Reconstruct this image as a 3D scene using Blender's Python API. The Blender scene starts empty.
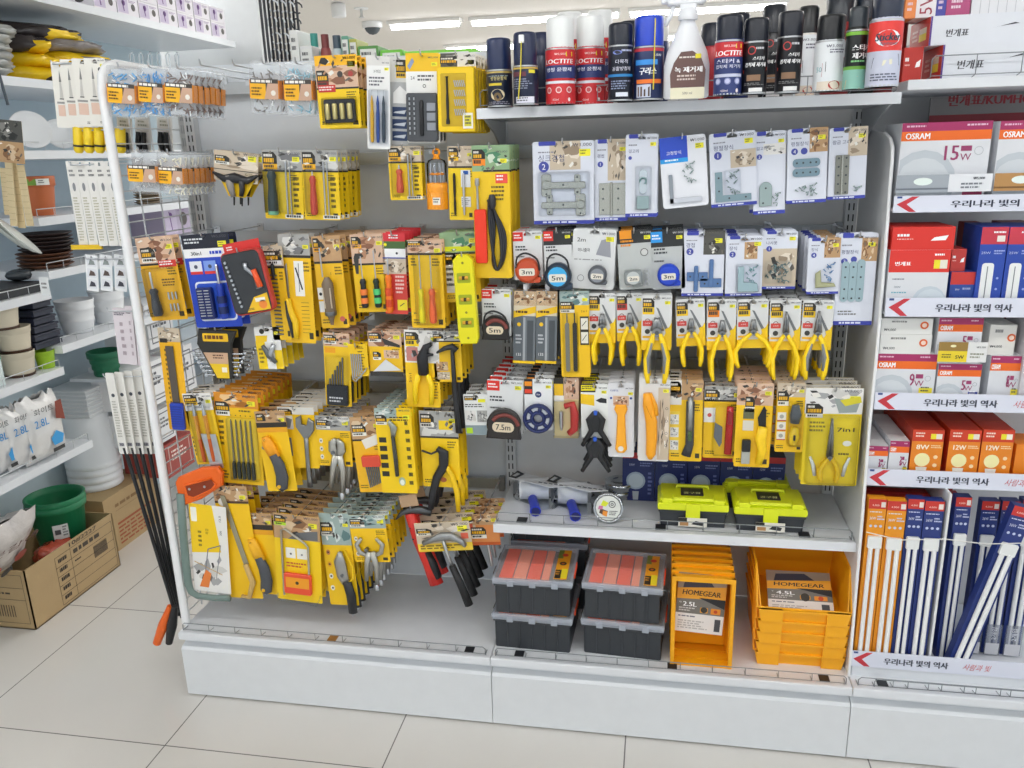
import bpy, bmesh, math, random
from mathutils import Matrix, Vector
PI = math.pi
rnd = random.Random(7)
COL = bpy.context.scene.collection
SC = bpy.context.scene

# ---------------------------------------------------------------- camera
CAM = Vector((1.3155, -2.2041, 1.4837)); FPX = 811.0
YAW, PITCH, ROLL = 0.1841, -0.2787, -0.0294
def _axes():
    cy, sy, cp, sp = math.cos(YAW), math.sin(YAW), math.cos(PITCH), math.sin(PITCH)
    f = Vector((-sy*cp, cy*cp, sp)); r = Vector((cy, sy, 0)); u = r.cross(f)
    return r*math.cos(ROLL)+u*math.sin(ROLL), -r*math.sin(ROLL)+u*math.cos(ROLL), f
CR, CU, CF = _axes()
def ray(px, py): return CF + CR*((px-512)/FPX) - CU*((py-384)/FPX)
def aty(px, py, y): d = ray(px, py); return CAM + d*((y-CAM.y)/d.y)
def atx(px, py, x): d = ray(px, py); return CAM + d*((x-CAM.x)/d.x)
def atz(px, py, z): d = ray(px, py); return CAM + d*((z-CAM.z)/d.z)

cam = bpy.data.objects.new('camera', bpy.data.cameras.new('camera'))
COL.objects.link(cam)
cam.matrix_world = Matrix(((CR.x, CU.x, -CF.x, CAM.x), (CR.y, CU.y, -CF.y, CAM.y), (CR.z, CU.z, -CF.z, CAM.z), (0, 0, 0, 1)))
cam.data.sensor_width = 36; cam.data.lens = FPX*36/1024; cam.data.clip_start = .02
SC.camera = cam

# ---------------------------------------------------------------- materials
def lin(h):
    h = h.lstrip('#'); h = ''.join(a*2 for a in h) if len(h) == 3 else h; c = [int(h[i:i+2], 16)/255 for i in (0, 2, 4)]
    return tuple(x/12.92 if x <= .04045 else ((x+.055)/1.055)**2.4 for x in c)
_M = {}
def mat(col, rough=.45, metal=0.0, kind='', **k):
    key = (col, rough, metal, kind, tuple(sorted(k.items())))
    if key in _M: return _M[key]
    m = bpy.data.materials.new(kind or 'paint'); m.use_nodes = True
    nt = m.node_tree; b = nt.nodes['Principled BSDF']
    c = lin(col); b.inputs['Base Color'].default_value = (*c, 1)
    b.inputs['Roughness'].default_value = rough; b.inputs['Metallic'].default_value = metal
    if kind == 'clear':
        nt.nodes.remove(b)
        out = nt.nodes['Material Output']
        mix = nt.nodes.new('ShaderNodeMixShader'); tr = nt.nodes.new('ShaderNodeBsdfTransparent'); gl = nt.nodes.new('ShaderNodeBsdfGlossy')
        lw = nt.nodes.new('ShaderNodeFresnel'); lw.inputs['IOR'].default_value = 1.18
        mt = nt.nodes.new('ShaderNodeMath'); mt.operation = 'ADD'; mt.inputs[1].default_value = k.get('add', .012)
        tr.inputs[0].default_value = (*c, 1); gl.inputs['Roughness'].default_value = rough
        nt.links.new(lw.outputs[0], mt.inputs[0]); nt.links.new(mt.outputs[0], mix.inputs[0])
        nt.links.new(tr.outputs[0], mix.inputs[1]); nt.links.new(gl.outputs[0], mix.inputs[2]); nt.links.new(mix.outputs[0], out.inputs[0])
    elif kind == 'milky':          # translucent plastic
        nt.nodes.remove(b)
        out = nt.nodes['Material Output']; mix = nt.nodes.new('ShaderNodeMixShader'); tr = nt.nodes.new('ShaderNodeBsdfTransparent')
        p = nt.nodes.new('ShaderNodeBsdfPrincipled'); p.inputs['Base Color'].default_value = (*c, 1); p.inputs['Roughness'].default_value = rough
        mix.inputs[0].default_value = k.get('f', .5); nt.links.new(tr.outputs[0], mix.inputs[1]); nt.links.new(p.outputs[0], mix.inputs[2]); nt.links.new(mix.outputs[0], out.inputs[0])
    elif kind == 'light':
        b.inputs['Emission Color'].default_value = (*c, 1); b.inputs['Emission Strength'].default_value = k.get('e', 5)
    elif kind in ('enamel', 'carton', 'foil', 'stone', 'plastic', 'wood'):
        tc = nt.nodes.new('ShaderNodeTexCoord'); nz = nt.nodes.new('ShaderNodeTexNoise'); nz.inputs['Scale'].default_value = k.get('s', 25); nz.inputs['Detail'].default_value = 4
        rp = nt.nodes.new('ShaderNodeMapRange'); a = k.get('a', .05); rp.inputs[3].default_value = 1-a; rp.inputs[4].default_value = 1+a*.6
        mx = nt.nodes.new('ShaderNodeVectorMath'); mx.operation = 'SCALE'; mx.inputs[0].default_value = c
        nt.links.new(tc.outputs['Object'], nz.inputs['Vector']); nt.links.new(nz.outputs[0], rp.inputs[0]); nt.links.new(rp.outputs[0], mx.inputs['Scale']); nt.links.new(mx.outputs[0], b.inputs['Base Color'])
        if kind == 'foil':
            bp = nt.nodes.new('ShaderNodeBump'); bp.inputs['Strength'].default_value = .6; bp.inputs['Distance'].default_value = .01
            nt.links.new(nz.outputs[0], bp.inputs['Height']); nt.links.new(bp.outputs[0], b.inputs['Normal'])
    _M[key] = m
    return m
STEEL = ('#c9ccd0', .28, .9); DSTEEL = ('#7c8084', .35, .85); BLACK = ('#1b1c1f', .45); WHITEM = ('#eef0f2', .4)
CLEAR = ('#fbfdff', .12, 0, 'clear'); YEL = ('#f2c60e', .4)
def M_(c): return c if isinstance(c, bpy.types.Material) else (mat(*c) if isinstance(c, tuple) else mat(c))

# ---------------------------------------------------------------- mesh builder (millimetres)
_TXT = {}
def text_mesh(s):
    if s not in _TXT:
        cu = bpy.data.curves.new('t', 'FONT'); cu.body = s; cu.size = 1; cu.resolution_u = 2; cu.fill_mode = 'FRONT'
        ob = bpy.data.objects.new('t', cu); COL.objects.link(ob)
        dg = bpy.context.evaluated_depsgraph_get(); me = bpy.data.meshes.new_from_object(ob.evaluated_get(dg))
        vs = [(v.co.x, v.co.y) for v in me.vertices]; fs = [tuple(p.vertices) for p in me.polygons]
        bpy.data.objects.remove(ob); bpy.data.curves.remove(cu); bpy.data.meshes.remove(me)
        if vs:
            xs = [v[0] for v in vs]; ys = [v[1] for v in vs]; _TXT[s] = (vs, fs, min(xs), max(xs), min(ys), max(ys))
        else: _TXT[s] = ([], [], 0, 1, 0, 1)
    return _TXT[s]

class MB:
    def __init__(s): s.v = []; s.f = []; s.mi = []; s.sm = []; s.mats = []; s.M = Matrix.Identity(4)
    def m(s, c):
        m = M_(c)
        if m not in s.mats: s.mats.append(m)
        return s.mats.index(m)
    def add(s, vs, fs, c, smooth=False):
        o = len(s.v); M = s.M
        for p in vs: s.v.append(M @ Vector(p))
        k = s.m(c)
        for f in fs: s.f.append([i+o for i in f]); s.mi.append(k); s.sm.append(smooth)
    def box(s, x0, x1, y0, y1, z0, z1, c, ch=0):
        if ch:
            return s.prism([(x0+ch, z0), (x1-ch, z0), (x1, z0+ch), (x1, z1-ch), (x1-ch, z1), (x0+ch, z1), (x0, z1-ch), (x0, z0+ch)], y0, y1, c, min(ch*.5, (y1-y0)/3))
        v = [(x, y, z) for z in (z0, z1) for y in (y0, y1) for x in (x0, x1)]
        s.add(v, [(0, 2, 3, 1), (4, 5, 7, 6), (0, 1, 5, 4), (2, 6, 7, 3), (1, 3, 7, 5), (0, 4, 6, 2)], c)
    def prism(s, pts, y0, y1, c, ch=0, axis='y'):
        A = sum(pts[i][0]*pts[(i+1) % len(pts)][1]-pts[(i+1) % len(pts)][0]*pts[i][1] for i in range(len(pts)))
        if A < 0: pts = pts[::-1]
        n = len(pts)
        def P(p, y):
            return (p[0], y, p[1]) if axis == 'y' else ((y, p[0], p[1]) if axis == 'x' else (p[0], p[1], y))
        def off(d):
            o = []
            for i in range(n):
                a, b, q = Vector(pts[i-1]), Vector(pts[i]), Vector(pts[(i+1) % n])
                e1 = (b-a); e2 = (q-b)
                e1 = e1.normalized() if e1.length else Vector((1, 0)); e2 = e2.normalized() if e2.length else e1
                nn = Vector((-e1.y-e2.y, e1.x+e2.x)); l = nn.length
                if l < .3: o.append(b); continue
                o.append(b+nn/l*d/max(.45, l/2))
            return o
        rings = [(off(ch), y0), (pts, y0+ch), (pts, y1-ch), (off(ch), y1)] if ch else [(pts, y0), (pts, y1)]
        vs = [P(p, y) for ps, y in rings for p in ps]; fs = []
        for k in range(len(rings)-1):
            for i in range(n):
                j = (i+1) % n; fs.append((k*n+i, k*n+j, (k+1)*n+j, (k+1)*n+i))
        fs.append(tuple(range(n-1, -1, -1))); fs.append(tuple((len(rings)-1)*n+i for i in range(n)))
        s.add(vs, fs, c)
    def lathe(s, prof, c, cx=0, cy=0, cz=0, n=14, ax='z', a0=0, sx=1, sy=1):
        vs = []; fs = []; L = len(prof)
        for r, z in prof:
            for k in range(n):
                a = a0+2*PI*k/n; q = (r*math.cos(a)*sx, r*math.sin(a)*sy, z)
                if ax == 'y': q = (q[0], q[2], q[1])
                if ax == 'x': q = (q[2], q[0], q[1])
                vs.append((q[0]+cx, q[1]+cy, q[2]+cz))
        for i in range(L-1):
            for k in range(n):
                j = (k+1) % n; fs.append((i*n+k, i*n+j, (i+1)*n+j, (i+1)*n+k))
        s.add(vs, fs, c, True)
        if prof[0][0] > .01: s.add(vs[:n], [tuple(range(n-1, -1, -1))], c)
        if prof[-1][0] > .01: s.add(vs[-n:], [tuple(range(n))], c)
    def tube(s, pts, r, c, n=6, closed=False):
        P = [Vector(p) for p in pts]; R = r if isinstance(r, (list, tuple)) else [r]*len(P); L = len(P)
        T = []
        for i in range(L):
            a = P[i-1] if (i > 0 or closed) else P[i]; b = P[(i+1) % L] if (i < L-1 or closed) else P[i]
            d = (b-a); T.append(d.normalized() if d.length else Vector((0, 0, 1)))
        up = Vector((0, 0, 1)) if abs(T[0].z) < .9 else Vector((0, 1, 0)); vs = []; fs = []
        N = (up-T[0]*up.dot(T[0])).normalized()
        for i in range(L):
            N = (N-T[i]*N.dot(T[i])); N = N.normalized() if N.length > 1e-6 else T[i].orthogonal().normalized()
            B = T[i].cross(N); ra, rb = R[i] if isinstance(R[i], (tuple, list)) else (R[i], R[i])
            for k in range(n):
                a = 2*PI*k/n; vs.append(P[i]+N*(ra*math.cos(a))+B*(rb*math.sin(a)))
        for i in range(L if closed else L-1):
            j = (i+1) % L
            for k in range(n):
                q = (k+1) % n; fs.append((i*n+k, i*n+q, j*n+q, j*n+k))
        s.add(vs, fs, c, True)
        if not closed: s.add(vs[:n], [tuple(range(n-1, -1, -1))], c); s.add(vs[-n:], [tuple(range(n))], c)
    def flat(s, pts, ra, rb, c, y=0, n=10):          # sweep in the xz plane, half width ra, half depth rb
        L = len(pts); P = [Vector((p[0], 0, p[1])) for p in pts]; vs = []; fs = []
        RA = ra if isinstance(ra, (list, tuple)) else [ra]*L; RB = rb if isinstance(rb, (list, tuple)) else [rb]*L
        for i in range(L):
            d = (P[min(i+1, L-1)]-P[max(i-1, 0)]).normalized(); N = Vector((-d.z, 0, d.x))
            for k in range(n):
                a = 2*PI*k/n; q = P[i]+N*(RA[i]*math.cos(a)); q.y = y+RB[i]*math.sin(a); vs.append(q)
        for i in range(L-1):
            for k in range(n):
                q = (k+1) % n; fs.append((i*n+k, i*n+q, (i+1)*n+q, (i+1)*n+k))
        fs.append(tuple(range(n-1, -1, -1))); fs.append(tuple((L-1)*n+i for i in range(n)))
        s.add(vs, fs, c, True)
    def sphere(s, x, y, z, r, c, sx=1, sy=1, sz=1, n=10):
        prof = [(max(.001, r*math.sin(PI*i/6)), -r*sz*math.cos(PI*i/6)) for i in range(7)]
        s.lathe(prof, c, x, y, z, n, sx=sx, sy=sy)
    def build(s, name, parent=None):
        me = bpy.data.meshes.new(name)
        me.from_pydata([tuple(v*.001) for v in s.v], [], s.f)
        for m in s.mats: me.materials.append(m)
        me.polygons.foreach_set('material_index', s.mi); me.polygons.foreach_set('use_smooth', s.sm); me.update()
        o = bpy.data.objects.new(name, me); COL.objects.link(o)
        if parent: o.parent = parent
        return o
    def at(s, M): s.M = M; return s

def rr(x0, z0, x1, z1, r, n=3):
    o = []
    for cx, cz, a in ((x1-r, z1-r, 0), (x0+r, z1-r, 90), (x0+r, z0+r, 180), (x1-r, z0+r, 270)):
        for k in range(n+1):
            t = math.radians(a+90*k/n); o.append((cx+r*math.cos(t), cz+r*math.sin(t)))
    return o
def arc(cx, cz, r, a0, a1, n=8, rz=None):
    rz = r if rz is None else rz
    return [(cx+r*math.cos(math.radians(a0+(a1-a0)*k/n)), cz+rz*math.sin(math.radians(a0+(a1-a0)*k/n))) for k in range(n+1)]

# ---------------------------------------------------------------- printed faces
class Face:
    """flat (or cylindrical) printed surface: u 0..1 from the left, v 0..1 from the top; W, H in mm; y=0 is the surface, -y is out"""
    def __init__(s, mb, W, H, M=None, R=None, x0=0, z0=0):
        s.mb, s.W, s.H, s.Mx, s.R, s.x0, s.z0 = mb, W, H, M or Matrix.Identity(4), R, x0, z0
    def X(s, u): return (u-.5)*s.W+s.x0
    def Z(s, v): return -v*s.H+s.z0
    def mp(s, x, z, l):
        d = .25*l
        if s.R: return s.Mx @ Vector(((s.R+d)*math.sin(x/s.R), -(s.R+d)*math.cos(x/s.R), z))
        return s.Mx @ Vector((x, -d, z))
    def poly(s, pts, c, l=1):                                   # pts in mm
        A = sum(pts[i][0]*pts[(i+1) % len(pts)][1]-pts[(i+1) % len(pts)][0]*pts[i][1] for i in range(len(pts)))
        if A < 0: pts = pts[::-1]
        s.mb.add([s.mp(x, z, l) for x, z in pts], [tuple(range(len(pts)))], c)
    def pf(s, pts, c, l=1): s.poly([(s.X(u), s.Z(v)) for u, v in pts], c, l)
    def rect(s, u0, v0, u1, v1, c, l=1):
        if s.R:
            n = max(1, int(abs(u1-u0)*s.W/s.R/.25)); vs = []; fs = []
            for k in range(n+1):
                x = s.X(u0+(u1-u0)*k/n); vs += [s.mp(x, s.Z(v0), l), s.mp(x, s.Z(v1), l)]
            for k in range(n): fs.append((2*k, 2*k+1, 2*k+3, 2*k+2))
            s.mb.add(vs, fs, c, True)
        else: s.pf([(u0, v1), (u1, v1), (u1, v0), (u0, v0)], c, l)
    def rrect(s, u0, v0, u1, v1, r, c, l=1): s.poly(rr(s.X(u0), s.Z(v1), s.X(u1), s.Z(v0), r), c, l)
    def circ(s, u, v, r, c, l=1, rz=None):
        p = arc(s.X(u), s.Z(v), r, 0, 337.5, 15, rz)
        if not s.R and 0 < u < 1 and 0 < v < 1: a, b, t, o = s.X(.01), s.X(.99), s.Z(.01), s.Z(.99); p = [(min(b, max(a, x)), min(t, max(o, z))) for x, z in p]
        s.poly(p, c, l)
    def ring(s, u, v, r, w, c, l=1):
        a = arc(s.X(u), s.Z(v), r, 0, 360, 16); b = arc(s.X(u), s.Z(v), r-w, 0, 360, 16); vs = []
        for p, q in zip(a, b): vs += [s.mp(*p, l), s.mp(*q, l)]
        s.mb.add(vs, [(2*k, 2*k+2, 2*k+3, 2*k+1) for k in range(16)], c)
    def line(s, u0, v0, u1, v1, w, c, l=1):
        a = Vector((s.X(u0), s.Z(v0))); b = Vector((s.X(u1), s.Z(v1))); d = (b-a).normalized()*w/2; n = Vector((-d.y, d.x))
        s.poly([tuple(a-n), tuple(b-n), tuple(b+n), tuple(a+n)], c, l)
    def txt(s, t, u, v, h, c, al='c', w=None, l=2, slant=0, bold=0, rot=0):   # v = vertical centre, h = glyph height mm
        vs, fs, xa, xb, ya, yb = text_mesh(t)
        k = h/max(.3, (yb-ya)); kx = (w/(xb-xa)) if w else k
        W = (xb-xa)*kx; ox = {'c': -W/2, 'l': 0, 'r': -W}[al]; X, Z = s.X(u), s.Z(v)
        cr, sr = math.cos(math.radians(rot)), math.sin(math.radians(rot))
        for dx in ((-bold, bold) if bold else (0,)):
            out = []
            for x, y in vs:
                q = (x-xa)*kx+ox+dx+slant*(y-ya)*k; z = (y-(ya+yb)/2)*k
                out.append(s.mp(X+q*cr-z*sr, Z+q*sr+z*cr, l+(dx > 0)*.1))
            s.mb.add(out, fs, c)
    def bars(s, u0, v0, u1, v1, n, c, l=2, fill=.5, seed=1):      # lines of print too fine to read
        r = random.Random(seed+int(u0*97)+int(v0*1301)); dv = (v1-v0)/n
        for i in range(n):
            u = u0; v = v0+dv*i
            end = u1-(u1-u0)*r.uniform(0, .35)
            while u < end:
                w = (u1-u0)*r.uniform(.06, .2); s.rect(u, v, min(u+w, end), v+dv*fill, c, l); u += w+(u1-u0)*.035
    def price(s, t='1000', u=.97, v=.07, h=None, tag='#f6ee30', dark='#50505a'):
        h = h or s.W*.06
        s.txt('\u20a9'+t, u, v, h, dark, 'r', w=s.W*.30)
        s.rrect(u-.2, v+.05, u-.02, v+.05+.1*s.W/s.H*1.1, 1, tag, 2); s.bars(u-.18, v+.06, u-.06, v+.05+.1*s.W/s.H, 2, '#7a7a30', 3)

# ---------------------------------------------------------------- things
def tag(o, label, cat, group=None, kind=None):
    if label: o['label'] = label
    if cat: o['category'] = cat
    if group: o['group'] = group
    if kind: o['kind'] = kind
    return o
def thing(name, label, cat, loc=(0, 0, 0), group=None, roll=0, rz=0):
    o = bpy.data.objects.new(name, None); COL.objects.link(o); o.location = loc; o.empty_display_size = .02
    o.rotation_euler = (0, roll, rz)
    return tag(o, label, cat, group)
def part(name, mb, parent, label=None):
    o = mb.build(name, parent)
    if label: o['label'] = label
    return o
def single(name, mb, label, cat, loc=(0, 0, 0), group=None, rz=0, roll=0):
    o = mb.build(name); o.location = loc; o.rotation_euler = (0, roll, rz); return tag(o, label, cat, group)
def struct(name, mb, loc=(0, 0, 0)):
    o = mb.build(name); o.location = loc; o['kind'] = 'structure'; return o
_kids = {}
def dup(root, dloc, label, group=None):
    c = root.copy(); COL.objects.link(c); c.location = root.location+Vector(dloc); c['label'] = label
    if group: c['group'] = group
    for ch in [o for o in root.children]:
        d = ch.copy(); COL.objects.link(d); d.parent = c
        for g in ch.children: e = g.copy(); COL.objects.link(e); e.parent = d
    return c
ORD = ['front', 'second', 'third', 'fourth', 'fifth', 'sixth', 'seventh', 'eighth', 'ninth', 'tenth', 'eleventh', 'twelfth', 'thirteenth', 'fourteenth']

class K(Face):
    """a hanging card: printed face plus tool parts"""
    def __init__(s, W, H):
        s.card = MB(); super().__init__(s.card, W, H); s.parts = []
    def base(s, c, r=4, hole=True, t=.8, edge=None):
        W, H = s.W, s.H; o = rr(-W/2, -H, W/2, 0, min(r, W/8))
        s.o = o
        if hole:
            hw, hz, hh = min(11, W*.12), 7, 4.5
            k = max(range(len(o)), key=lambda i: o[i][1]*10-abs(o[i][0]-W/2))   # a top vertex near right
            ho = [(hw, -hz-hh), (-hw, -hz-hh), (-hw, -hz), (-hw*.35, -hz+hh), (hw*.35, -hz+hh), (hw, -hz)]   # clockwise
            ho = ho[5:]+ho[:5]
            pts = o[:k+1]+ho+[ho[0]]+o[k:]
            n = len(pts); vs = [(x, 0, z) for x, z in pts]+[(x, t, z) for x, z in pts]
            fs = [tuple(range(n-1, -1, -1)), tuple(n+i for i in range(n))]
            fs = [tuple(range(n)), tuple(n+i for i in range(n-1, -1, -1))]
            for i in range(n): j = (i+1) % n; fs.append((i, i+n, j+n, j))
            s.card.add(vs, fs, c)
        else: s.card.prism(o, 0, t, c)
    def p(s, name, label=None):
        mb = MB(); s.parts.append((name, mb, label)); return mb
    def blister(s, u0, v0, u1, v1, d=12, name='blister'):
        mb = s.p(name)
        x0, x1, z0, z1 = s.X(u0), s.X(u1), s.Z(v1), s.Z(v0); r = min(5, (x1-x0)/4, (z1-z0)/4); i = min(3, r*.6)
        a = rr(x0, z0, x1, z1, r); b = rr(x0+i, z0+i, x1-i, z1-i, max(.5, r-i)); n = len(a)
        vs = [(x, -.6, z) for x, z in a]+[(x, -d, z) for x, z in b]
        mb.add(vs, [(k, (k+1) % n, n+(k+1) % n, n+k) for k in range(n)]+[tuple(n+k for k in range(n))], CLEAR)

def hook(x, z, y, label, y0=-.032, drop=0):
    mb = MB(); L = (y0-y)*1000+14
    mb.tube([(0, 0, 0), (0, -L*.5, 0), (0, -L+4, 0), (0, -L, 4), (0, -L-3, 13)], 1.9, STEEL, 6)
    mb.box(-9, 9, -2, 3, -14, 6, STEEL)
    return single('peg_hook', mb, label, 'hook', (x, y0, z), 'chrome peg hooks on the crossbars')

SUB = {'wrist_strap': 'tape_measure_case', 'key_chain': 'tape_measure_case', 'clamp_pad': 'spring_clamp', 'small_parts': 'none', 'power_cord': 'iron_handle', 'plug': 'power_cord',
       'pruner_guard': 'pruner_blade', 'white_cord': 'reel', 'screw_pouch': 'corner_plate', 'tip': 'caulking_tool', 'bit_handle': 'none', 'riveter_lever': 'riveter_body', 'hanging_loop': 'clear_cover'}
def hang(name, cat, desc, tx, ty, bx, by, w, art, y=-.29, n=1, sp=.018, group=None, hk=True, kw={}, dx=0, rt=0, jit=1.0):
    """front card given by its top centre, bottom centre and width in the photograph, at its real distance y"""
    T = aty(tx, ty, y); B = aty(bx, by, y); mx, my = (tx+bx)/2, (ty+by)/2
    W = (aty(mx+w/2, my, y)-aty(mx-w/2, my, y)).length*1000; H = (T-B).length*1000
    roll = math.atan2(T.x-B.x, T.z-B.z)
    k = K(W, H); art(k, **kw)
    g = group or (cat+'s on one hook')
    root = thing(name, desc if n == 1 else desc+', front one on its hook', cat, T, g if n > 1 else None, roll)
    part('card', k.card, root)
    seen = {}
    for nm, mb, lb in k.parts:
        up = SUB.get(nm); seen[nm] = part(nm, mb, seen.get(up, root), lb)
    for i in range(1, n):
        c = dup(root, (dx*i+rnd.uniform(-.002, .002)*jit, sp*i, rnd.uniform(-.0015, .0015)*jit), desc+', '+ORD[i]+' from the front', g)
        c.rotation_euler = (0, roll+rnd.uniform(-.012, .012)*jit, 0)
    if hk: hook(T.x, T.z-.006, y, 'chrome hook holding the '+desc)
    return root, k, T
# ---------------------------------------------------------------- card graphics
PH = {'skin': ('#d9b79c', '#b98a6a', '#8c5e46'), 'grey': ('#a9a9a6', '#77787a', '#d6d6d2'), 'beige': ('#cdbda6', '#9d8a74', '#e8dccb'),
      'teal': ('#9fb2ae', '#5f7f80', '#d3dcd8'), 'wood': ('#c09a70', '#8a6240', '#dcc3a0'), 'red': ('#c23a34', '#8f2a28', '#e0a8a0'), 'white': ('#eceae6', '#a8a8a8', '#d4d2cc'),
      'green': ('#8fae84', '#4f8a66', '#d0dcc8'), 'orange': ('#e0932c', '#a8661c', '#f0c890'), 'dark': ('#55544f', '#2e2e2c', '#8c8a84')}
def photo(k, u0, v0, u1, v1, kind, seed=1, l=1):
    a, b, c = PH[kind]; r = random.Random(seed); k.rect(u0, v0, u1, v1, a, l)
    du, dv = u1-u0, v1-v0
    for i in range(6):
        cu, cv = u0+du*r.uniform(.15, .85), v0+dv*r.uniform(.15, .85); w, h = du*r.uniform(.08, .3), dv*r.uniform(.08, .3); t = r.uniform(0, PI)
        pts = []
        for j in range(6):
            q = 2*PI*j/6; x, y = math.cos(q)*w*r.uniform(.5, 1), math.sin(q)*h*r.uniform(.4, 1)
            pts.append((min(u1, max(u0, cu+x)), min(v1, max(v0, cv+y))))
        k.pf(pts[::-1], (b, c)[i % 2], l+.3+.1*i)
    for i in range(9):
        cu, cv = u0+du*r.uniform(.08, .92), v0+dv*r.uniform(.1, .9); w, h = du*r.uniform(.03, .1), dv*r.uniform(.04, .12); q = r.uniform(-1, 1)
        pts = [(cu-w, cv+h*q), (cu-w*.3, cv+h), (cu+w, cv-h*q*.4), (cu+w*.4, cv-h)]
        k.pf([(min(u1, max(u0, x)), min(v1, max(v0, y))) for x, y in pts], ('#3c3a38', '#efece4', b, '#6d675f')[i % 4], l+.95+.03*i)
def logo(k, u0, v0, u1, v1, sub='#f6d21a', subh=.45, ink='#2a2824', gold='#e8b020'):
    """black title block with a cut corner and its coloured second line"""
    h = v1-v0; k.pf([(u0, v1), (u1, v1), (u1, v0+h*.35), (u1-.08, v0), (u0, v0)], ink, 2)
    k.bars(u0+.03, v0+h*.18, u1-.1, v0+h*.45, 1, '#e8e4da', 3, .8, 3); k.bars(u0+.03, v0+h*.52, u1-.02, v0+h*.92, 1, gold, 3, .9, 5)
    if sub: k.rect(u0, v1, u1, v1+h*subh, sub, 2); k.bars(u0+.03, v1+h*.1, u1-.04, v1+h*subh*.9, 1, '#3a3630', 3, .7, 7)
def std(k, hd='skin', hh=.28, body='#f7cf12', lg=(.03, .09, .5, .24), sub='#f6d21a', pr='1000', seed=1, r=4, base=None, ln=True):
    k.base(base or body, r); photo(k, .0, .0, 1, hh, hd, seed)
    if ln: k.rect(0, hh-.012, 1, hh+.012, '#33302a', 2)
    if lg: logo(k, *lg, sub=sub)
    k.price(pr, .97, .045)
    k.bars(.06, .9, .4, .96, 2, '#6a5816', 1); k.bars(.7, hh+.05, .95, hh+.15, 3, '#6a5816', 1); k.rect(.8, .9, .93, .96, '#3c3624', 1)
# ---------------------------------------------------------------- tool parts
def driver(k, u, v0, v1, v2, r, hc, sc=STEEL, sr=2.2, name='screwdriver', cap=None, tipup=True, hc2=None):
    """shaft from v0 to v1, handle from v1 to v2"""
    x = k.X(u); z0, z1, z2 = k.Z(v0), k.Z(v1), k.Z(v2); L = z1-z2; y = -r-1
    mb = k.p(name+'_handle')
    prof = [(r*.75, z2), (r, z2+L*.06), (r*1.02, z2+L*.3), (r*.85, z2+L*.55), (r*.72, z2+L*.78), (r*.95, z2+L*.9), (r*.6, z1)]
    mb.lathe(prof, hc, x, y, 0, 10)
    if hc2:
        for t in (.15, .45): mb.lathe([(r*1.04, z2+L*t), (r*1.08, z2+L*(t+.1)), (r*1.04, z2+L*(t+.2))], hc2, x, y, 0, 10)
    if cap: mb.lathe([(r*.8, z2-1), (r*1.03, z2+1), (r*1.03, z2+L*.08)], cap, x, y, 0, 10)
    s = k.p(name+'_shaft'); s.lathe([(sr*.6, z0), (sr, z0-3), (sr, z1)][::-1], sc, x, y, 0, 8)
def pack_lines(k, u0, v0, u1, v1, n=4, c='#4a4434'): k.bars(u0, v0, u1, v1, n, c, 2, .45)

def smooth(P, n=4):
    o = []; P = [Vector(p) for p in P]
    for i in range(len(P)-1):
        a, b, c, d = P[max(0, i-1)], P[i], P[i+1], P[min(len(P)-1, i+2)]
        for k in range(n): t = k/n; o.append(tuple(.5*((2*b)+(c-a)*t+(2*a-5*b+4*c-d)*t*t+(3*b-a-3*c+d)*t**3)))
    return o+[tuple(P[-1])]
def a_bag(k, fill='#7fc4e8', lab='#f4b61c', n=70, kind='plug', seed=1):
    """clear zip bag of small parts with a printed label"""
    k.card = MB(); k.mb = k.card; W, H = k.W, k.H; r = random.Random(seed)
    o = rr(-W/2, -H, W/2, 0, 5); k.card.prism(o, -9, 9, mat('#eef3f8', .15, 0, 'milky', f=.1), 3)
    ct = k.p('small_parts'); k2 = fill
    for i in range(n):
        x, z = r.uniform(-W*.4, W*.4), -r.uniform(H*.16, H*.94); a = r.uniform(0, PI); l = r.uniform(4, 8); y = r.uniform(-5, 4)
        dx, dz = l*math.cos(a), l*math.sin(a)
        ct.tube([(max(-W*.46, min(W*.46, x-dx)), y, max(-H*.96, min(-H*.1, z-dz))), (max(-W*.46, min(W*.46, x+dx)), y+1, max(-H*.96, min(-H*.1, z+dz)))], 1.6 if kind == 'plug' else 1.1, (k2, .4) if i % 4 else ('#f2f5f7', .4), 5)
    lb = k.p('label_card'); f = Face(lb, W, H, Matrix.Translation((0, -9.3, 0))); lb.box(-W*.49, W*.49, -9.2, 9.2, -.7*H, -.36*H, (('#e08a1c'), .4)); ct.box(-W*.44, W*.44, 5.5, 6.5, -.95*H, -.06*H, mat('#e6edf2', .3, 0, 'milky', f=.35))
    f.rect(.04, .34, .96, .72, '#3a3632', 1); f.rect(.04, .43, .55, .72, lab, 2); f.pf([(.5, .72), (.96, .72), (.96, .42), (.62, .42)], '#c9a48c', 3)
    f.bars(.08, .36, .9, .42, 1, '#f2efe8', 4, .8); f.bars(.08, .5, .45, .68, 3, '#5a3a10', 4); f.circ(.8, .6, W*.08, '#e9e4da', 4)
    f.rect(.04, .3401, .96, .7199, '#3a3632', .5)

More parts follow.
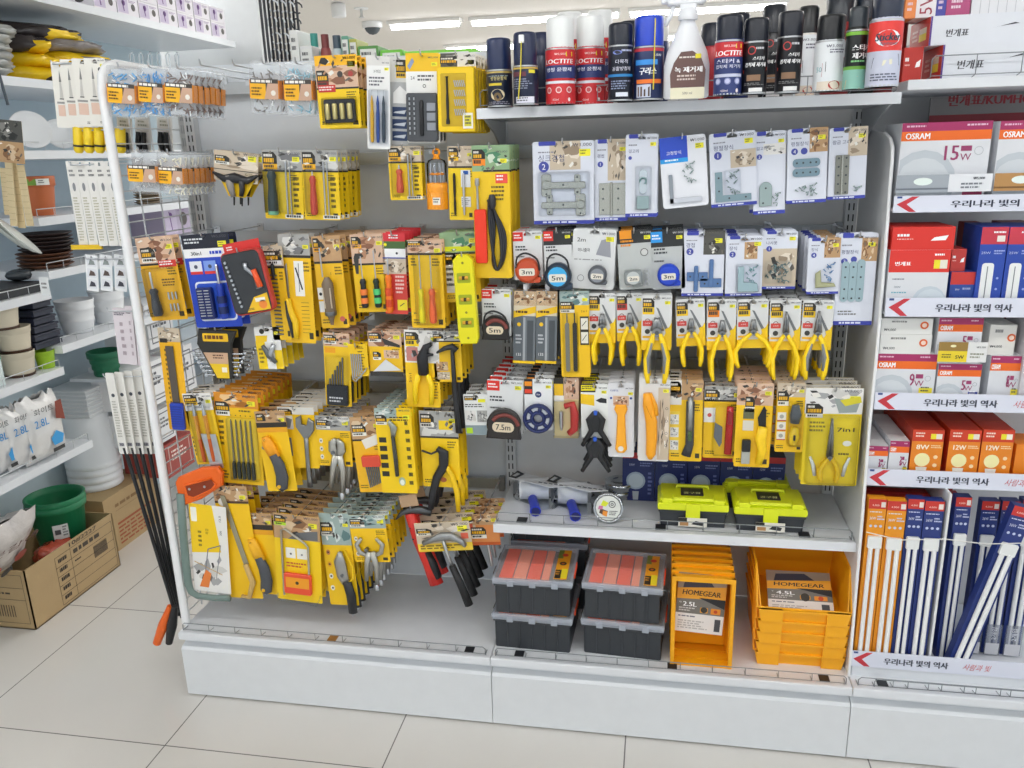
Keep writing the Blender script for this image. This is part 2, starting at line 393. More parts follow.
def a_nutdriver(k):
    std(k, 'skin', .45, '#f7cf12', (.02, .2, .3, .35), '#8a2c24'); k.rect(0, 0, 1, .14, '#f7b91a', 2); k.price('3,000', .97, .04); k.pf([(.1, .1), (.16, .03), (.26, .03), (.34, .08), (.26, .13)], '#2c2a28', 3)
    k.rect(.04, .4, .45, .5, '#c9342c', 3); k.bars(.06, .42, .42, .49, 2, '#fbeae6', 4)
    b = k.p('socket_tray'); b.box(k.X(.15), k.X(.9), -7, -.5, k.Z(.93), k.Z(.6), BLACK, 3)
    s = k.p('sockets')
    for i in range(4): s.lathe([(5, k.Z(.88)), (6.5, k.Z(.86)), (6.5, k.Z(.68)), (5, k.Z(.66))], (('#d9c98a', .3, .6)), k.X(.25+.175*i), -10, 0, 8)
    k.blister(.12, .57, .93, .95, 18); k.circ(.58, .26, 7, '#45413e', 3); k.circ(.83, .26, 6, '#b0403a', 3)
def a_pens(k):
    k.base('#f4f4f2'); k.rect(0, 0, 1, .1, '#e4e2de', 1); k.txt('3\uac1c\uc785', .45, .16, 7, '#33343a'); k.bars(.1, .22, .8, .33, 3, '#6a6a72'); k.price('1000')
    k.rect(.05, .36, .95, .97, '#e9ebee', 1)
    for i, c in enumerate(('#e8b226', '#2a4f9e', '#33414e')):
        m = k.p('precision_knife'); x = k.X(.25+.25*i)
        m.lathe([(3.2, k.Z(.93)), (4.4, k.Z(.88)), (4.6, k.Z(.62)), (3.2, k.Z(.56)), (3.6, k.Z(.5)), (1, k.Z(.42))], (c, .35), x, -6, 0, 8); m.box(x-1, x+1, -6.4, -5.6, k.Z(.43), k.Z(.36), STEEL)
    k.blister(.1, .35, .92, .94, 14)
def a_blades(k):
    k.base('#b9bbbc'); k.rect(0, 0, 1, .28, '#e3e3df', 1); logo(k, .35, .03, .97, .17, '#f2c21a'); k.price('1000', .5, .04)
    k.pf([(.2, .52), (.2, .4), (.55, .32), (.95, .4), (.95, .52)], '#f1f1ef', 2)
    for i in range(3):
        k.rect(.15, .56+.14*i, .95, .67+.14*i, '#2b3f66', 2); m = k.p('knife_blade'); z = k.Z(.62+.14*i)
        m.prism([(k.X(.22), z-2), (k.X(.8), z-4), (k.X(.9), z+5), (k.X(.3), z+1)], -3, -1.6, STEEL)
def a_bitset(k, body='#4a4d52', trim='#f2c21a'):
    k.base('#efefec'); k.rect(0, 0, 1, .2, trim, 1); k.price('3,000', .97, .05); k.rect(0, .2, 1, .42, '#f2f2f0', 1); k.txt('24', .2, .27, 7, '#2b2b2b'); k.bars(.35, .24, .95, .32, 2, '#55565c'); k.pf([(.05, .14), (.2, .05), (.26, .09), (.12, .18)], '#8a9ac0', 2)
    k.ring(.55, .36, 4, 1.5, '#33363a', 2)
    c = k.p('bit_case'); c.box(k.X(.03), k.X(.97), -14, -.6, k.Z(.985), k.Z(.44), (body, .5), 4)
    b = k.p('screwdriver_bits')
    for i in range(8):
        for j in range(2): b.lathe([(1.8, k.Z(.52+.055*i)), (1.8, k.Z(.49+.055*i))], STEEL, k.X(.14+.14*j), -15, 0, 6)
    for i in range(3): b.box(k.X(.66), k.X(.92), -16, -14, k.Z(.64+.11*i), k.Z(.55+.11*i), ('#9a9ca2', .3, .7), 1)
    d = k.p('driver_handle'); d.lathe([(4, k.Z(.92)), (5, k.Z(.9)), (5, k.Z(.55)), (3, k.Z(.52))], BLACK, k.X(.5), -15, 0, 8)
def a_yelset(k):
    k.base('#f7cf12', 3); photo(k, .05, 0, 1, .17, 'dark', 5); k.rect(.5, .0, 1, .17, '#e8e6df', 2); k.price('5,000', .97, .04); logo(k, .04, .04, .5, .13, None)
    c = k.p('tool_case'); c.box(k.X(.0), k.X(1), -22, -.6, k.Z(1), k.Z(.18), ('#f3cc14', .4), 4)
    c.box(k.X(.1), k.X(.78), -23, -21.5, k.Z(.93), k.Z(.26), ('#c9a610', .3), 2)
    d = k.p('screwdriver'); d.lathe([(4.5, k.Z(.9)), (4.5, k.Z(.86)), (3, k.Z(.82)), (3.4, k.Z(.6)), (2.4, k.Z(.5)), (2.4, k.Z(.32)), (4, k.Z(.3))], BLACK, k.X(.28), -25, 0, 8)
    b = k.p('screwdriver_bits')
    for j in range(4):
        for i in range(6): b.tube([(k.X(.46+.05*i), -24, k.Z(.35+.12*j)), (k.X(.5+.05*i), -24, k.Z(.43+.12*j))], 1.3, STEEL, 5)
    f = Face(c, k.W, k.H, Matrix.Translation((0, -24, 0))); f.rect(.68, .76, .95, .96, '#f4f2ea', 1); f.rect(.72, .79, .91, .93, '#d9d13a', 2); f.bars(.74, .8, .9, .92, 3, '#444', 3)

def a_holster(k):
    std(k, 'beige', .62, '#d0c2ae', (.02, .16, .35, .36), '#efefe8', '1000', 3); W = k.W
    m = k.p('caulking_tool')
    Z = k.Z
    m.flat([(k.X(.02), Z(.75)), (k.X(.25), Z(.92)), (k.X(.5), Z(.86)), (k.X(.8), Z(.9)), (k.X(1.02), Z(.7))], [3, 9, 13, 9, 3], [4, 7, 8, 7, 4], ('#24252a', .4), -8)
    m.flat([(k.X(.36), Z(.8)), (k.X(.42), Z(1.2)), (k.X(.48), Z(1.5))], [11, 10, 6], 6, ('#8a8580', .4), -9)
    m.flat([(k.X(.66), Z(.8)), (k.X(.68), Z(1.2)), (k.X(.66), Z(1.45))], [9, 7, 5], 6, ('#2a2b30', .4), -9)
    y = k.p('yellow_backing', 'yellow lower flap'); y.prism([(k.X(.1), Z(.8)), (k.X(.95), Z(.8)), (k.X(.72), Z(1.5)), (k.X(.34), Z(1.5))], -1.2, -.4, YEL)
    t = k.p('tip')
    for u in (.5, .68): t.lathe([(1.8, Z(1.78)), (2.6, Z(1.5))], BLACK, k.X(u), -9, 0, 8)
def a_driver1(k, hc='#30403e', cap='#7fc4a0', hd='grey', seed=2, r=9, u=.26, v=(.3, .3, .93), rod=True, hc2=None):
    std(k, hd, .3, '#f7cf12', (.02, .03, .38, .2), '#f6b81a', '1000', seed)
    driver(k, u, v[0], v[1]+.001, v[2], r, (hc, .35), cap=cap and (cap, .35), hc2=hc2 and (hc2, .4))
    if rod:
        m = k.p('steel_shaft'); m.tube([(k.X(.6), -3, k.Z(.16)), (k.X(.6), -3, k.Z(.93))], 2, STEEL, 6); m = k.p('steel_shaft'); m.tube([(k.X(.7), -3, k.Z(.16)), (k.X(.7), -3, k.Z(.93))], 1.4, STEEL, 6)
    for i in range(6): k.bars(.76, .38+.08*i, .92, .43+.08*i, 1, '#5a5020', 2, .8, i)
    k.rect(.52, .93, .98, .985, '#f3f1e8', 2); k.bars(.55, .94, .95, .975, 1, '#333', 3, .9); k.blister(.1, .26, .82, .92, r*2+4)
def a_tower(k):
    k.card = MB(); k.mb = k.card; W, Z = k.W, k.Z
    k.card.lathe([(W*.5, Z(1)), (W*.5, Z(.74)), (W*.47, Z(.72))], ('#f29a1a', .35), 0, 0, 0, 14)
    f = Face(k.card, W, k.H, None, W*.5); f.rect(.4, .8, .75, .92, '#f4efe2', 1); f.bars(.43, .82, .72, .9, 2, '#555', 2)
    k.card.lathe([(W*.47, Z(.72)), (W*.5, Z(.66)), (W*.5, Z(.58)), (W*.44, Z(.56))], ('#ffa42a', .3), 0, 0, 0, 14)
    c = k.p('clear_cover'); c.lathe([(W*.47, Z(.57)), (W*.47, Z(.26)), (W*.4, Z(.2)), (W*.12, Z(.16))], CLEAR, 0, 0, 0, 12)
    b = k.p('screwdriver_bits')
    for i in range(8): a = PI/4*i; b.tube([(W*.32*math.cos(a), W*.32*math.sin(a), Z(.58)), (W*.3*math.cos(a), W*.3*math.sin(a), Z(.24))], 1.8, STEEL, 5)
    b.lathe([(W*.3, Z(.44)), (W*.36, Z(.43)), (W*.36, Z(.41)), (W*.3, Z(.4))], ('#ef8f1e', .4), 0, 0, 0, 12)
    l = k.p('hanging_loop'); l.tube([(p[0], 0, p[1]) for p in arc(0, Z(.07), W*.14, 0, 337, 15)], 3, ('#f59a12', .4), 6, True); l.lathe([(W*.2, Z(.18)), (W*.12, Z(.12))], ('#f59a12', .4), 0, 0, 0, 10)
def a_precision(k):
    std(k, 'beige', .28, '#f2cf18', (.03, .02, .42, .14), '#f6c21a', '1000', 8)
    for u in (.25, .62):
        m = k.p('precision_driver'); m.lathe([(1.6, k.Z(.93)), (3, k.Z(.86)), (3, k.Z(.76)), (2.2, k.Z(.7)), (3.2, k.Z(.62)), (3.2, k.Z(.4)), (2, k.Z(.36))], BLACK if u < .5 else ('#c9ccd2', .3, .6), k.X(u), -4, 0, 8)
    k.rect(.5, .32, .88, .55, '#eef2f6', 2); k.rect(.6, .33, .8, .38, '#2a5fb0', 3); k.rect(.5, .68, .88, .82, '#e8ebee', 2)
    k.bars(.52, .7, .86, .8, 4, '#8a8d90', 3)
def a_iron(k):
    k.base('#f2c81a', 3); photo(k, 0, 0, 1, .19, 'green', 4); logo(k, .02, .03, .36, .1, '#f28a1c', .7); k.price('3,000', .95, .05); k.rect(.3, .18, 1, .195, '#2d2c2a', 2)
    k.rect(.62, .21, .94, .28, '#e8503c', 2); k.bars(.65, .22, .9, .27, 2, '#fff', 3); k.bars(.5, .3, .9, .42, 4, '#6a5a20')
    m = k.p('iron_handle'); m.box(k.X(.04), k.X(.36), -12, -1, k.Z(.88), k.Z(.47), ('#f03a1c', .4), 3)
    s = k.p('iron_tip'); s.lathe([(3, k.Z(.47)), (3, k.Z(.4)), (2.5, k.Z(.3)), (5.5, k.Z(.29)), (5.5, k.Z(.24))], ('#b9bcc0', .3, .7), k.X(.14), -7, 0, 8)
    c = k.p('power_cord'); pts = []
    for i in range(3):
        d = i*5
        pts += [(k.X(.42)+d*.4, -5-d*.5, k.Z(.4)), (k.X(.56)-d, -5-d*.4, k.Z(.58)), (k.X(.5)+d*.4, -5-d*.5, k.Z(.86)), (k.X(.62), -5-d*.4, k.Z(.93)), (k.X(.8)-d*.5, -5-d*.5, k.Z(.84)), (k.X(.84)-d, -5-d*.5, k.Z(.66)), (k.X(.6), -5-d*.5, k.Z(.5))]
    c.tube(smooth(pts), 3.8, ('#2a2b30', .4), 7); pl = k.p('plug'); pl.lathe([(5, k.Z(.47)), (9, k.Z(.44)), (9, k.Z(.39)), (6, k.Z(.36))], ('#2a2b30', .4), k.X(.54), -12, 0, 10)
def a_5in1(k):
    std(k, 'skin', .32, '#f0b41c', (.08, .12, .46, .24), '#f2f0e8', '3,000', 6, base='#f0b41c'); k.rect(.5, .28, .98, .36, '#d63a30', 3); k.bars(.53, .29, .95, .35, 2, '#fff', 4)
    driver(k, .3, .4, .6, .93, 12, ('#43464b', .4), sr=3)
    k.blister(.1, .35, .92, .95, 22); m = k.p('screwdriver_bits')
    for i in range(2):
        for j in range(3): m.lathe([(2, k.Z(.75+.14*i)), (3, k.Z(.72+.14*i)), (2, k.Z(.66+.14*i))], STEEL, k.X(.62+.1*j), -3, 0, 6)
    k.bars(.5, .5, .9, .6, 3, '#6a4a10')
def a_30in1(k):
    k.base('#2046c0', 5); k.rect(0, 0, 1, .15, '#1c2130', 1); k.txt('30in1', .26, .2, 9, '#20242e', w=28, bold=.3); k.rect(0, .15, 1, .245, '#f4f4f4', 1); k.bars(.05, .04, .45, .11, 2, '#dfe2e6'); k.price('5,000', .95, .03)
    k.bars(.55, .18, .95, .22, 1, '#2046c0', 2, .8)
    for u, c in ((.08, '#e8ebf2'), (.38, '#7f9fe8')): k.rect(u, .28, u+.26, .42, c, 2); k.rect(u, .39, u+.26, .42, '#e03a34', 3); k.circ(u+.13, .34, 5, '#4a4f66', 3)
    k.rrect(.12, .5, .92, .93, 10, '#e3e8f2', 2); k.rrect(.15, .52, .89, .91, 9, '#2a56cc', 3)
    c = k.p('bit_holder'); c.box(k.X(.18), k.X(.5), -16, -1, k.Z(.9), k.Z(.56), ('#1b2a66', .4), 3)
    b = k.p('screwdriver_bits')
    for i in range(10):
        b.tube([(k.X(.22), -17, k.Z(.59+.03*i)), (k.X(.32), -17, k.Z(.59+.03*i))], 1.5, STEEL, 5); b.tube([(k.X(.36), -17, k.Z(.59+.03*i)), (k.X(.46), -17, k.Z(.59+.03*i))], 1.5, STEEL, 5)
    driver(k, .7, .32, .52, .9, 11.5, ('#1e3fae', .35), STEEL, 4, hc2='#10245e')
def a_ratchet(k):
    k.card = MB(); k.mb = k.card; W, H = k.W, k.H
    k.card.prism(rr(-W/2, -H, W/2, 0, 16), -10, 14, ('#c23a34', .4), 4); k.card.prism(rr(-W/2+4, -H+4, W/2-4, -4, 13), -14, -9, ('#33363a', .45), 3)
    b = k.p('screwdriver_bits')
    for i in range(11): b.lathe([(3.4, -18), (3.4, -12)], STEEL, k.X(.14+.012*i), 0, k.Z(.15+.07*i), 8, 'y')
    r = k.p('ratchet'); r.flat([(k.X(.62), k.Z(.2)), (k.X(.6), k.Z(.28)), (k.X(.78), k.Z(.42)), (k.X(.8), k.Z(.62))], [7, 5, 5, 9], 5, ('#a9adb2', .3, .8), -17); r.flat([(k.X(.78), k.Z(.32)), (k.X(.84), k.Z(.6))], [7, 8], 6, ('#ef5a2a', .4), -18)
    f = Face(k.card, W, H, Matrix.Translation((0, -14.2, 0))); f.pf([(.35, .96), (.94, .96), (.94, .7), (.6, .74)], '#f0c020', 1); f.circ(.78, .87, W*.1, '#f08a3a', 2); f.rect(.62, .76, .86, .82, '#f4efe0', 2); f.bars(.4, .9, .6, .94, 2, '#333', 2)
    hc = k.p('hanging_header', 'red card header'); g = Face(hc, W*.9, H*.25, Matrix.Translation((W*-.02, 15, 20))); hc.box(-W*.47, W*.43, 15, 16, -18, 20, ('#d8342e', .4)); g.bars(.08, .2, .3, .5, 2, '#fff', 1)
def a_bits_line(k):
    std(k, 'beige', .22, '#f0c01c', (.02, .05, .9, .15), '#eee', '1000', 9)
    m = k.p('screwdriver_bits')
    for i in range(16): m.tube([(k.X(.25), -3, k.Z(.3+.042*i)), (k.X(.6), -3, k.Z(.305+.042*i))], 2, DSTEEL, 5)
    h = k.p('bit_holder'); h.lathe([(2, k.Z(.34)), (5, k.Z(.3)), (5, k.Z(.2)), (3, k.Z(.18))], BLACK, k.X(.45), -6, 0, 8)
def a_knifesaw(k):
    std(k, 'grey', .2, '#f2c21c', None, None, '1000', 5); k.rect(.45, .24, .75, .56, '#f3f3ef', 2); k.line(.5, .3, .68, .5, 4, '#34383c', 3); k.line(.6, .26, .58, .52, 2, '#888', 3)
    b = k.p('saw_blade'); b.prism([(k.X(.16), k.Z(.58)), (k.X(.26), k.Z(.58)), (k.X(.24), k.Z(.26)), (k.X(.14), k.Z(.3))], -4, -2.6, STEEL)
    h = k.p('knife_handle'); h.flat([(k.X(.22), k.Z(.58)), (k.X(.25), k.Z(.68)), (k.X(.42), k.Z(.8)), (k.X(.4), k.Z(.95))], [8, 10, 9, 8], 7, ('#f4c81c', .4), -8); h.flat([(k.X(.18), k.Z(.6)), (k.X(.22), k.Z(.75)), (k.X(.33), k.Z(.94))], [4, 6, 5], 7.5, ('#35383c', .45), -8.5)
    for i in range(9): k.line(.6, .62+.035*i, .85, .62+.035*i, 1.2, '#7a6420', 2)
def a_flashbits(k):
    std(k, 'wood', .28, '#eebb1c', (.04, .02, .3, .12), '#f0a818', '1000', 12); k.rect(.0, .55, .2, .68, '#f1efe8', 2); k.rect(.0, .7, .2, .82, '#e2e2e0', 2); k.circ(.1, .62, 4, '#222', 3); k.circ(.78, .9, 7, '#d86a5a', 2); k.txt('1', .55, .4, 6, '#333', l=2)
    m = k.p('bit_handle'); m.lathe([(4, k.Z(.95)), (6, k.Z(.9)), (9, k.Z(.86)), (14, k.Z(.8)), (14.5, k.Z(.5)), (10, k.Z(.46)), (6, k.Z(.43))], ('#7a6a58', .2), k.X(.47), -15, 0, 12); m.lathe([(11.5, k.Z(.85)), (15, k.Z(.84)), (15, k.Z(.8))], DSTEEL, k.X(.47), -15, 0, 12)
    for q in range(5): m.tube([(k.X(.47)+9*math.cos(q), -26, k.Z(.76)), (k.X(.47)+9*math.cos(q), -26, k.Z(.54))], 1.8, ('#c8b8a0', .3), 5)
    s = k.p('shaft'); s.lathe([(2, k.Z(.43)), (2, k.Z(.12))], STEEL, k.X(.3), -10, 0, 6)
def a_twomini(k):
    std(k, 'skin', .38, '#f4c616', (.03, .03, .32, .13), '#f6b21a', '1000', 13); k.pf([(.05, .3), (.1, .24), (.3, .24), (.36, .28), (.2, .31), (.16, .5), (.08, .5)], '#3a3a38', 3)
    driver(k, .3, .27, .56, .93, 9, ('#24262a', .35), sr=1.6, hc2='#f0803a'); driver(k, .7, .2, .56, .93, 9, ('#1c3026', .35), sr=1.6, hc2='#52c878', name='driver')
def a_vde(k):
    k.base('#d8463c', 3); k.rect(0, 0, 1, .1, '#d8343c', 1); k.bars(.3, .02, .9, .08, 2, '#fff'); k.rect(0, .1, 1, .19, '#4c6b3a', 1); k.circ(.14, .14, 4, '#e8e020', 2); k.rect(0, .19, 1, .3, '#f3f4f6', 1); k.rect(0, .295, 1, .31, '#2a49a8', 2); k.circ(.62, .245, 3, '#334', 2)
    photo(k, 0, .31, 1, .5, 'beige', 6); k.bars(.5, .52, .9, .76, 5, '#f7d8d0'); k.rect(.55, .82, .98, .95, '#f0e02c', 2); k.line(.66, .9, .85, .86, 2, '#333', 3)
    driver(k, .26, .3, .5, .97, 9.5, ('#f27a1c', .3), sr=1.8, name='tester', hc2='#d9481c')
def a_twoflat(k):
    std(k, 'skin', .155, '#f6c512', (.0, .01, .5, .06), '#cfa88c', '1000', 14); k.bars(.08, .2, .25, .3, 3, '#6a5a20'); k.bars(.08, .82, .2, .85, 1, '#333')
    driver(k, .36, .16, .54, .93, 9, ('#f4e21c', .3), sr=1.6); driver(k, .68, .16, .54, .93, 9.5, ('#ef6a3a', .3), sr=1.6, name='driver'); k.blister(.16, .14, .9, .96, 18)
def a_level(k):
    k.card = MB(); k.mb = k.card; W, H = k.W, k.H; c = ('#e8de10', .35); X, Z = k.X, k.Z
    k.card.prism([(X(.3), 0), (X(.7), 0), (X(.95), Z(.06)), (X(.95), Z(.94)), (X(.85), Z(1)), (X(.15), Z(1)), (X(.05), Z(.94)), (X(.05), Z(.06))], -12, 8, c, 2)
    f = Face(k.card, W, H, Matrix.Translation((0, -12.2, 0)))
    for v in (.2, .44, .7): f.rrect(.2, v, .8, v+.11, 3, '#a3ad18', 1); 
    for v in (.09, .64, .93): f.circ(.5, v, 3, '#8d8a1c', 2)
    b = k.p('vial')
    for v in (.255, .495, .755): b.tube([(X(.3), -12, Z(v)), (X(.7), -12, Z(v))], 4.5, ('#d9a430', .1), 8); b.tube([(X(.44), -12.5, Z(v)), (X(.56), -12.5, Z(v))], 4.6, ('#4a3a20', .2), 8)
def a_levelcard(k):
    std(k, 'green', .3, '#f2c81c', None, None, '3,000', 15); k.rect(0, .3, .4, .86, '#e0ded4', 2); k.bars(.05, .35, .35, .8, 6, '#777'); k.rect(.1, .2, .95, .27, '#e0e81c', 2); logo(k, .02, .38-.08, .42, .46-.06, '#f4f2ea')
def a_wrenchset(k):
    k.card = MB(); k.mb = k.card; W, Z, X = k.W, k.Z, k.X
    k.card.prism([(X(.16), Z(.0)), (X(.9), Z(.04)), (X(.78), Z(.3)), (X(.74), Z(.98)), (X(.42), Z(1)), (X(.1), Z(.3))], -16, -4, ('#2a2926', .45), 3)
    f = Face(k.card, W, k.H, Matrix.Translation((0, -16.2, 0))); f.rrect(.24, .08, .74, .24, 3, '#f0bf1a', 1); f.bars(.28, .12, .7, .2, 1, '#6a3a14', 2, .9)
    f.pf([(.44, .97), (.68, .97), (.7, .46), (.22, .46)], '#f0c81c', 1); f.pf([(.32, .68), (.69, .68), (.7, .46), (.22, .46)], '#cfa98a', 2); f.rect(.55, .75, .65, .85, '#f5efdc', 2); f.bars(.4, .5, .66, .6, 2, '#5a3a2a', 3)
    for i in range(6):
        m = k.p('spanner'); z = Z(.5+.085*i); l = W*(.62-.05*i); y = -10
        m.tube([(-l*.78, y, z), (l*.8, y, z+2)], [(2.6, 1.6)]*2, ('#c4c8cc', .25, .85), 6); m.lathe([(5.5, -2.4), (5.5, 2.4)], ('#c4c8cc', .25, .85), -l*.8, y, z, 8, 'y')
        m.flat([(l*.78, z+2), (l*.88, z+4)], [4, 6.5], 2.6, ('#c4c8cc', .25, .85), y, 8)
def a_caliper(k):
    k.base('#eff0ee', 3); k.rect(0, .32, .36, 1, '#f4cf14', 1); k.rect(.7, .55, 1, 1, '#f4cf14', 1); k.circ(.3, .1, k.W*.1, '#33302a', 2); k.pf([(.02, .38), (.45, .34), (.5, .2), (.02, .2)], '#f2c81a', 2); k.price('1000', .97, .06); k.bars(.08, .5, .3, .9, 4, '#6a5a20')
    m = k.p('mini_pliers'); m.flat([(k.X(.3), k.Z(.42)), (k.X(.5), k.Z(.66)), (k.X(.75), k.Z(.84))], [5, 9, 5], 4, ('#6f7478', .3, .7), -6); m.flat([(k.X(.75), k.Z(.4)), (k.X(.56), k.Z(.62)), (k.X(.58), k.Z(.8))], [6, 8, 4], 4, ('#a8acb0', .3, .7), -6)
def a_sawblade(k):
    k.base('#f5b81c', 3); photo(k, .0, 0, 1, .13, 'beige', 4); k.rect(.05, .1, .4, .14, '#2c2824', 3); k.bars(.2, .2, .3, .85, 14, '#7a5a18')
    b = k.p('saw_blade'); b.prism([(k.X(.36), k.Z(.8)), (k.X(.68), k.Z(.8)), (k.X(.66), k.Z(.17)), (k.X(.3), k.Z(.17))], -4, -2.4, ('#6b625a', .35, .7))
    h = k.p('saw_handle', 'ribbed blue handle'); h.box(k.X(.25), k.X(.85), -12, -2, k.Z(.985), k.Z(.72), ('#2a46b4', .4), 3)
    for i in range(9): h.box(k.X(.28), k.X(.82), -13.5, -12, k.Z(.75+.024*i)-1.5, k.Z(.75+.024*i), ('#1c3492', .4))
def a_2orange(k):
    k.base('#f3c81c', 4); photo(k, 0, 0, 1, .24, 'white', 3); logo(k, .02, .02, .48, .12, '#f2c020'); k.price('1000', .97, .05)
    for u in (.34, .68):
        m = k.p('glass_cutter'); m.lathe([(4, k.Z(.95)), (5, k.Z(.9)), (5, k.Z(.64)), (4.6, k.Z(.62))], ('#ee6a1c', .3), k.X(u), -6, 0, 8); m.lathe([(4.8, k.Z(.64)), (5, k.Z(.4)), (5.5, k.Z(.3))], ('#f0a43a', .3), k.X(u), -6, 0, 8); m.lathe([(5.5, k.Z(.3)), (3, k.Z(.14))], ('#c9ced2', .25, .5), k.X(u), -6, 0, 8)
    k.blister(.14, .1, .88, .96, 13); k.bars(.03, .6, .12, .9, 5, '#444')
def a_files(k):
    k.base('#f6c512', 4); photo(k, 0, 0, 1, .16, 'orange', 5); k.price('1000', .95, .03); logo(k, .02, .1, .34, .2, '#f4f2ea', .5, ); k.bars(.55, .18, .95, .215, 1, '#7a6420')
    k.rrect(.24, .27, .92, .93, 5, '#ffd83a', 1)
    for i in range(5):
        m = k.p('needle_file'); x = k.X(.36+.11*i); k.circ(.36+.11*i, .24, 1.5, '#3a342a', 2)
        m.prism([(x-2.6, k.Z(.76)), (x+2.6, k.Z(.76)), (x+1.8, k.Z(.3)), (x, k.Z(.28)), (x-1.8, k.Z(.3))], -5, -2, ('#8b8468', .4, .5)); m.lathe([(5, k.Z(.93)), (5.6, k.Z(.9)), (5.2, k.Z(.76)), (2.8, k.Z(.74))], ('#34382e', .4), x, -6, 0, 8)
    k.blister(.26, .26, .94, .95, 14); k.bars(.06, .3, .18, .6, 5, '#5a4e1e'); k.bars(.06, .86, .2, .96, 3, '#333')
def a_foldsaw(k, oc='#fba81c'):
    k.base('#f5c614', 4); photo(k, 0, 0, 1, .14, 'wood', 7); k.rect(0, .14, 1, .2, '#2c2822', 2); k.rect(0, .2, 1, .26, '#e8a41c', 2); logo(k, .04, .03, .34, .12, None); k.price('2,000', .97, .04); k.circ(.1, .45, 5, '#888', 2)
    m = k.p('folding_saw_frame', 'orange frame'); m.flat([(k.X(.28), k.Z(.3)), (k.X(.34), k.Z(.4)), (k.X(.5), k.Z(.56))], [11, 18, 17], 8, (oc, .4), -9)
    m.lathe([(3, -20), (3, -16)], ('#d8a038', .4), k.X(.28), 0, k.Z(.33), 8, 'y')
    h = k.p('folding_saw_handle', 'grey handle'); h.flat([(k.X(.46), k.Z(.52)), (k.X(.58), k.Z(.65)), (k.X(.62), k.Z(.8)), (k.X(.55), k.Z(.93)), (k.X(.5), k.Z(.95))], [13, 17, 18, 17, 10], 9, ('#4c4f55', .5), -10); h.lathe([(5, -21), (5, -17)], ('#f0b81c', .4), k.X(.52), 0, k.Z(.91), 8, 'y')
def a_adjwrench(k):
    k.base('#f6c614', 4); k.rect(0, 0, 1, .12, '#e0ded6', 1); logo(k, .02, .03, .4, .12, None); k.rect(.0, .14, .4, .36, '#cfcdc6', 2); k.pf([(.05, .33), (.2, .16), (.38, .2), (.3, .34)], '#7f8286', 3); k.rect(0, .5, .3, .8, '#7b7d7e', 2); k.circ(.15, .65, 5, '#e8e4dc', 3)
    m = k.p('adjustable_wrench'); X, Z = k.X, k.Z; c = ('#8d8f90', .3, .85)
    m.flat([(X(.74), Z(.42)), (X(.72), Z(.7)), (X(.7), Z(1.1)), (X(.7), Z(1.3))], [7, 6, 6.5, 8], [4, 3.5, 4, 5], c, -6)
    m.prism([(X(.68), Z(.48)), (X(.5), Z(.3)), (X(.52), Z(.16)), (X(.66), Z(.12)), (X(.66), Z(.26)), (X(.8), Z(.28)), (X(.86), Z(.16)), (X(1.0), Z(.22)), (X(.98), Z(.36)), (X(.82), Z(.48))], -11, -2, c, 1.5)
    m.lathe([(4, -5), (4, 5)], ('#6c6e70', .3, .8), X(.78), -7, Z(.36), 8, 'x')
def vise(k, u=.5, v=.3, s=1.0, cl=False):
    X, Z = k.X, k.Z; c = ('#b4b3ac', .3, .75); x = X(u); z = Z(v)
    m = k.p('locking_jaw')
    if cl:
        m.flat([(x-4*s, z-16*s), (x-26*s, z-6*s), (x-32*s, z+14*s), (x-18*s, z+30*s)], [5*s, 6*s, 6*s, 4*s], 4, c, -7)
        m.flat([(x+4*s, z-16*s), (x+26*s, z-6*s), (x+32*s, z+14*s), (x+18*s, z+30*s)], [5*s, 6*s, 6*s, 4*s], 4, c, -7)
    else:
        m.flat([(x-2, z-6*s), (x-10*s, z+8*s), (x-9*s, z+22*s), (x-2, z+32*s)], [8*s, 10*s, 9*s, 4*s], 5, c, -7); m.flat([(x+2, z-6*s), (x+10*s, z+8*s), (x+9*s, z+22*s), (x+3, z+32*s)], [8*s, 10*s, 9*s, 4*s], 5, c, -8)
    m.lathe([(5*s, -14), (5*s, -2)], DSTEEL, x-8*s, 0, z+2*s, 8, 'y')
    h = k.p('locking_handle'); h.flat([(x-3*s, z-4*s), (x-12*s, z-34*s), (x-20*s, z-78*s)], [8*s, 7*s, 5*s], 6, c, -8); h.flat([(x+4*s, z-4*s), (x+10*s, z-40*s), (x+5*s, z-88*s)], [9*s, 7*s, 5*s], 6, c, -8)
    h.lathe([(4*s, z-104*s), (6*s, z-100*s), (6*s, z-92*s), (3*s, z-88*s)], STEEL, x+4*s, -8, 0, 8)
def a_vise(k, hd='teal', s=1.0, v=.62, u=.55, cl=False, lg=(.02, .08, .42, .2)):
    std(k, hd, .28, '#f6c512', lg, '#eeece4', '3,000', 17, ln=False)
    for i in range(3): k.circ(.12, .5+.16*i, 5, '#e8e4d6', 2, rz=7); k.circ(.12, .5+.16*i, 2.5, '#6b6c6c', 3)
    vise(k, u, v, s, cl)
def a_hexred(k):
    std(k, 'wood', .3, '#f3c21c', (.04, .1, .5, .2), '#f0eee4', '1000', 19, base='#f0b81c'); k.pf([(.3, .3), (.9, .22), (.95, .34), (.4, .42)], '#e6e2d8', 3)
    m = k.p('hex_keys')
    for i in range(7): m.tube([(k.X(.32+.07*i), -4, k.Z(.52)), (k.X(.4+.06*i), -4, k.Z(.93-.01*i))], 1.8, ('#7f8588', .3, .8), 6)
    h = k.p('key_holder', 'red holder'); h.box(k.X(.26), k.X(.86), -12, -1, k.Z(.64), k.Z(.5), ('#e05038', .4), 2)
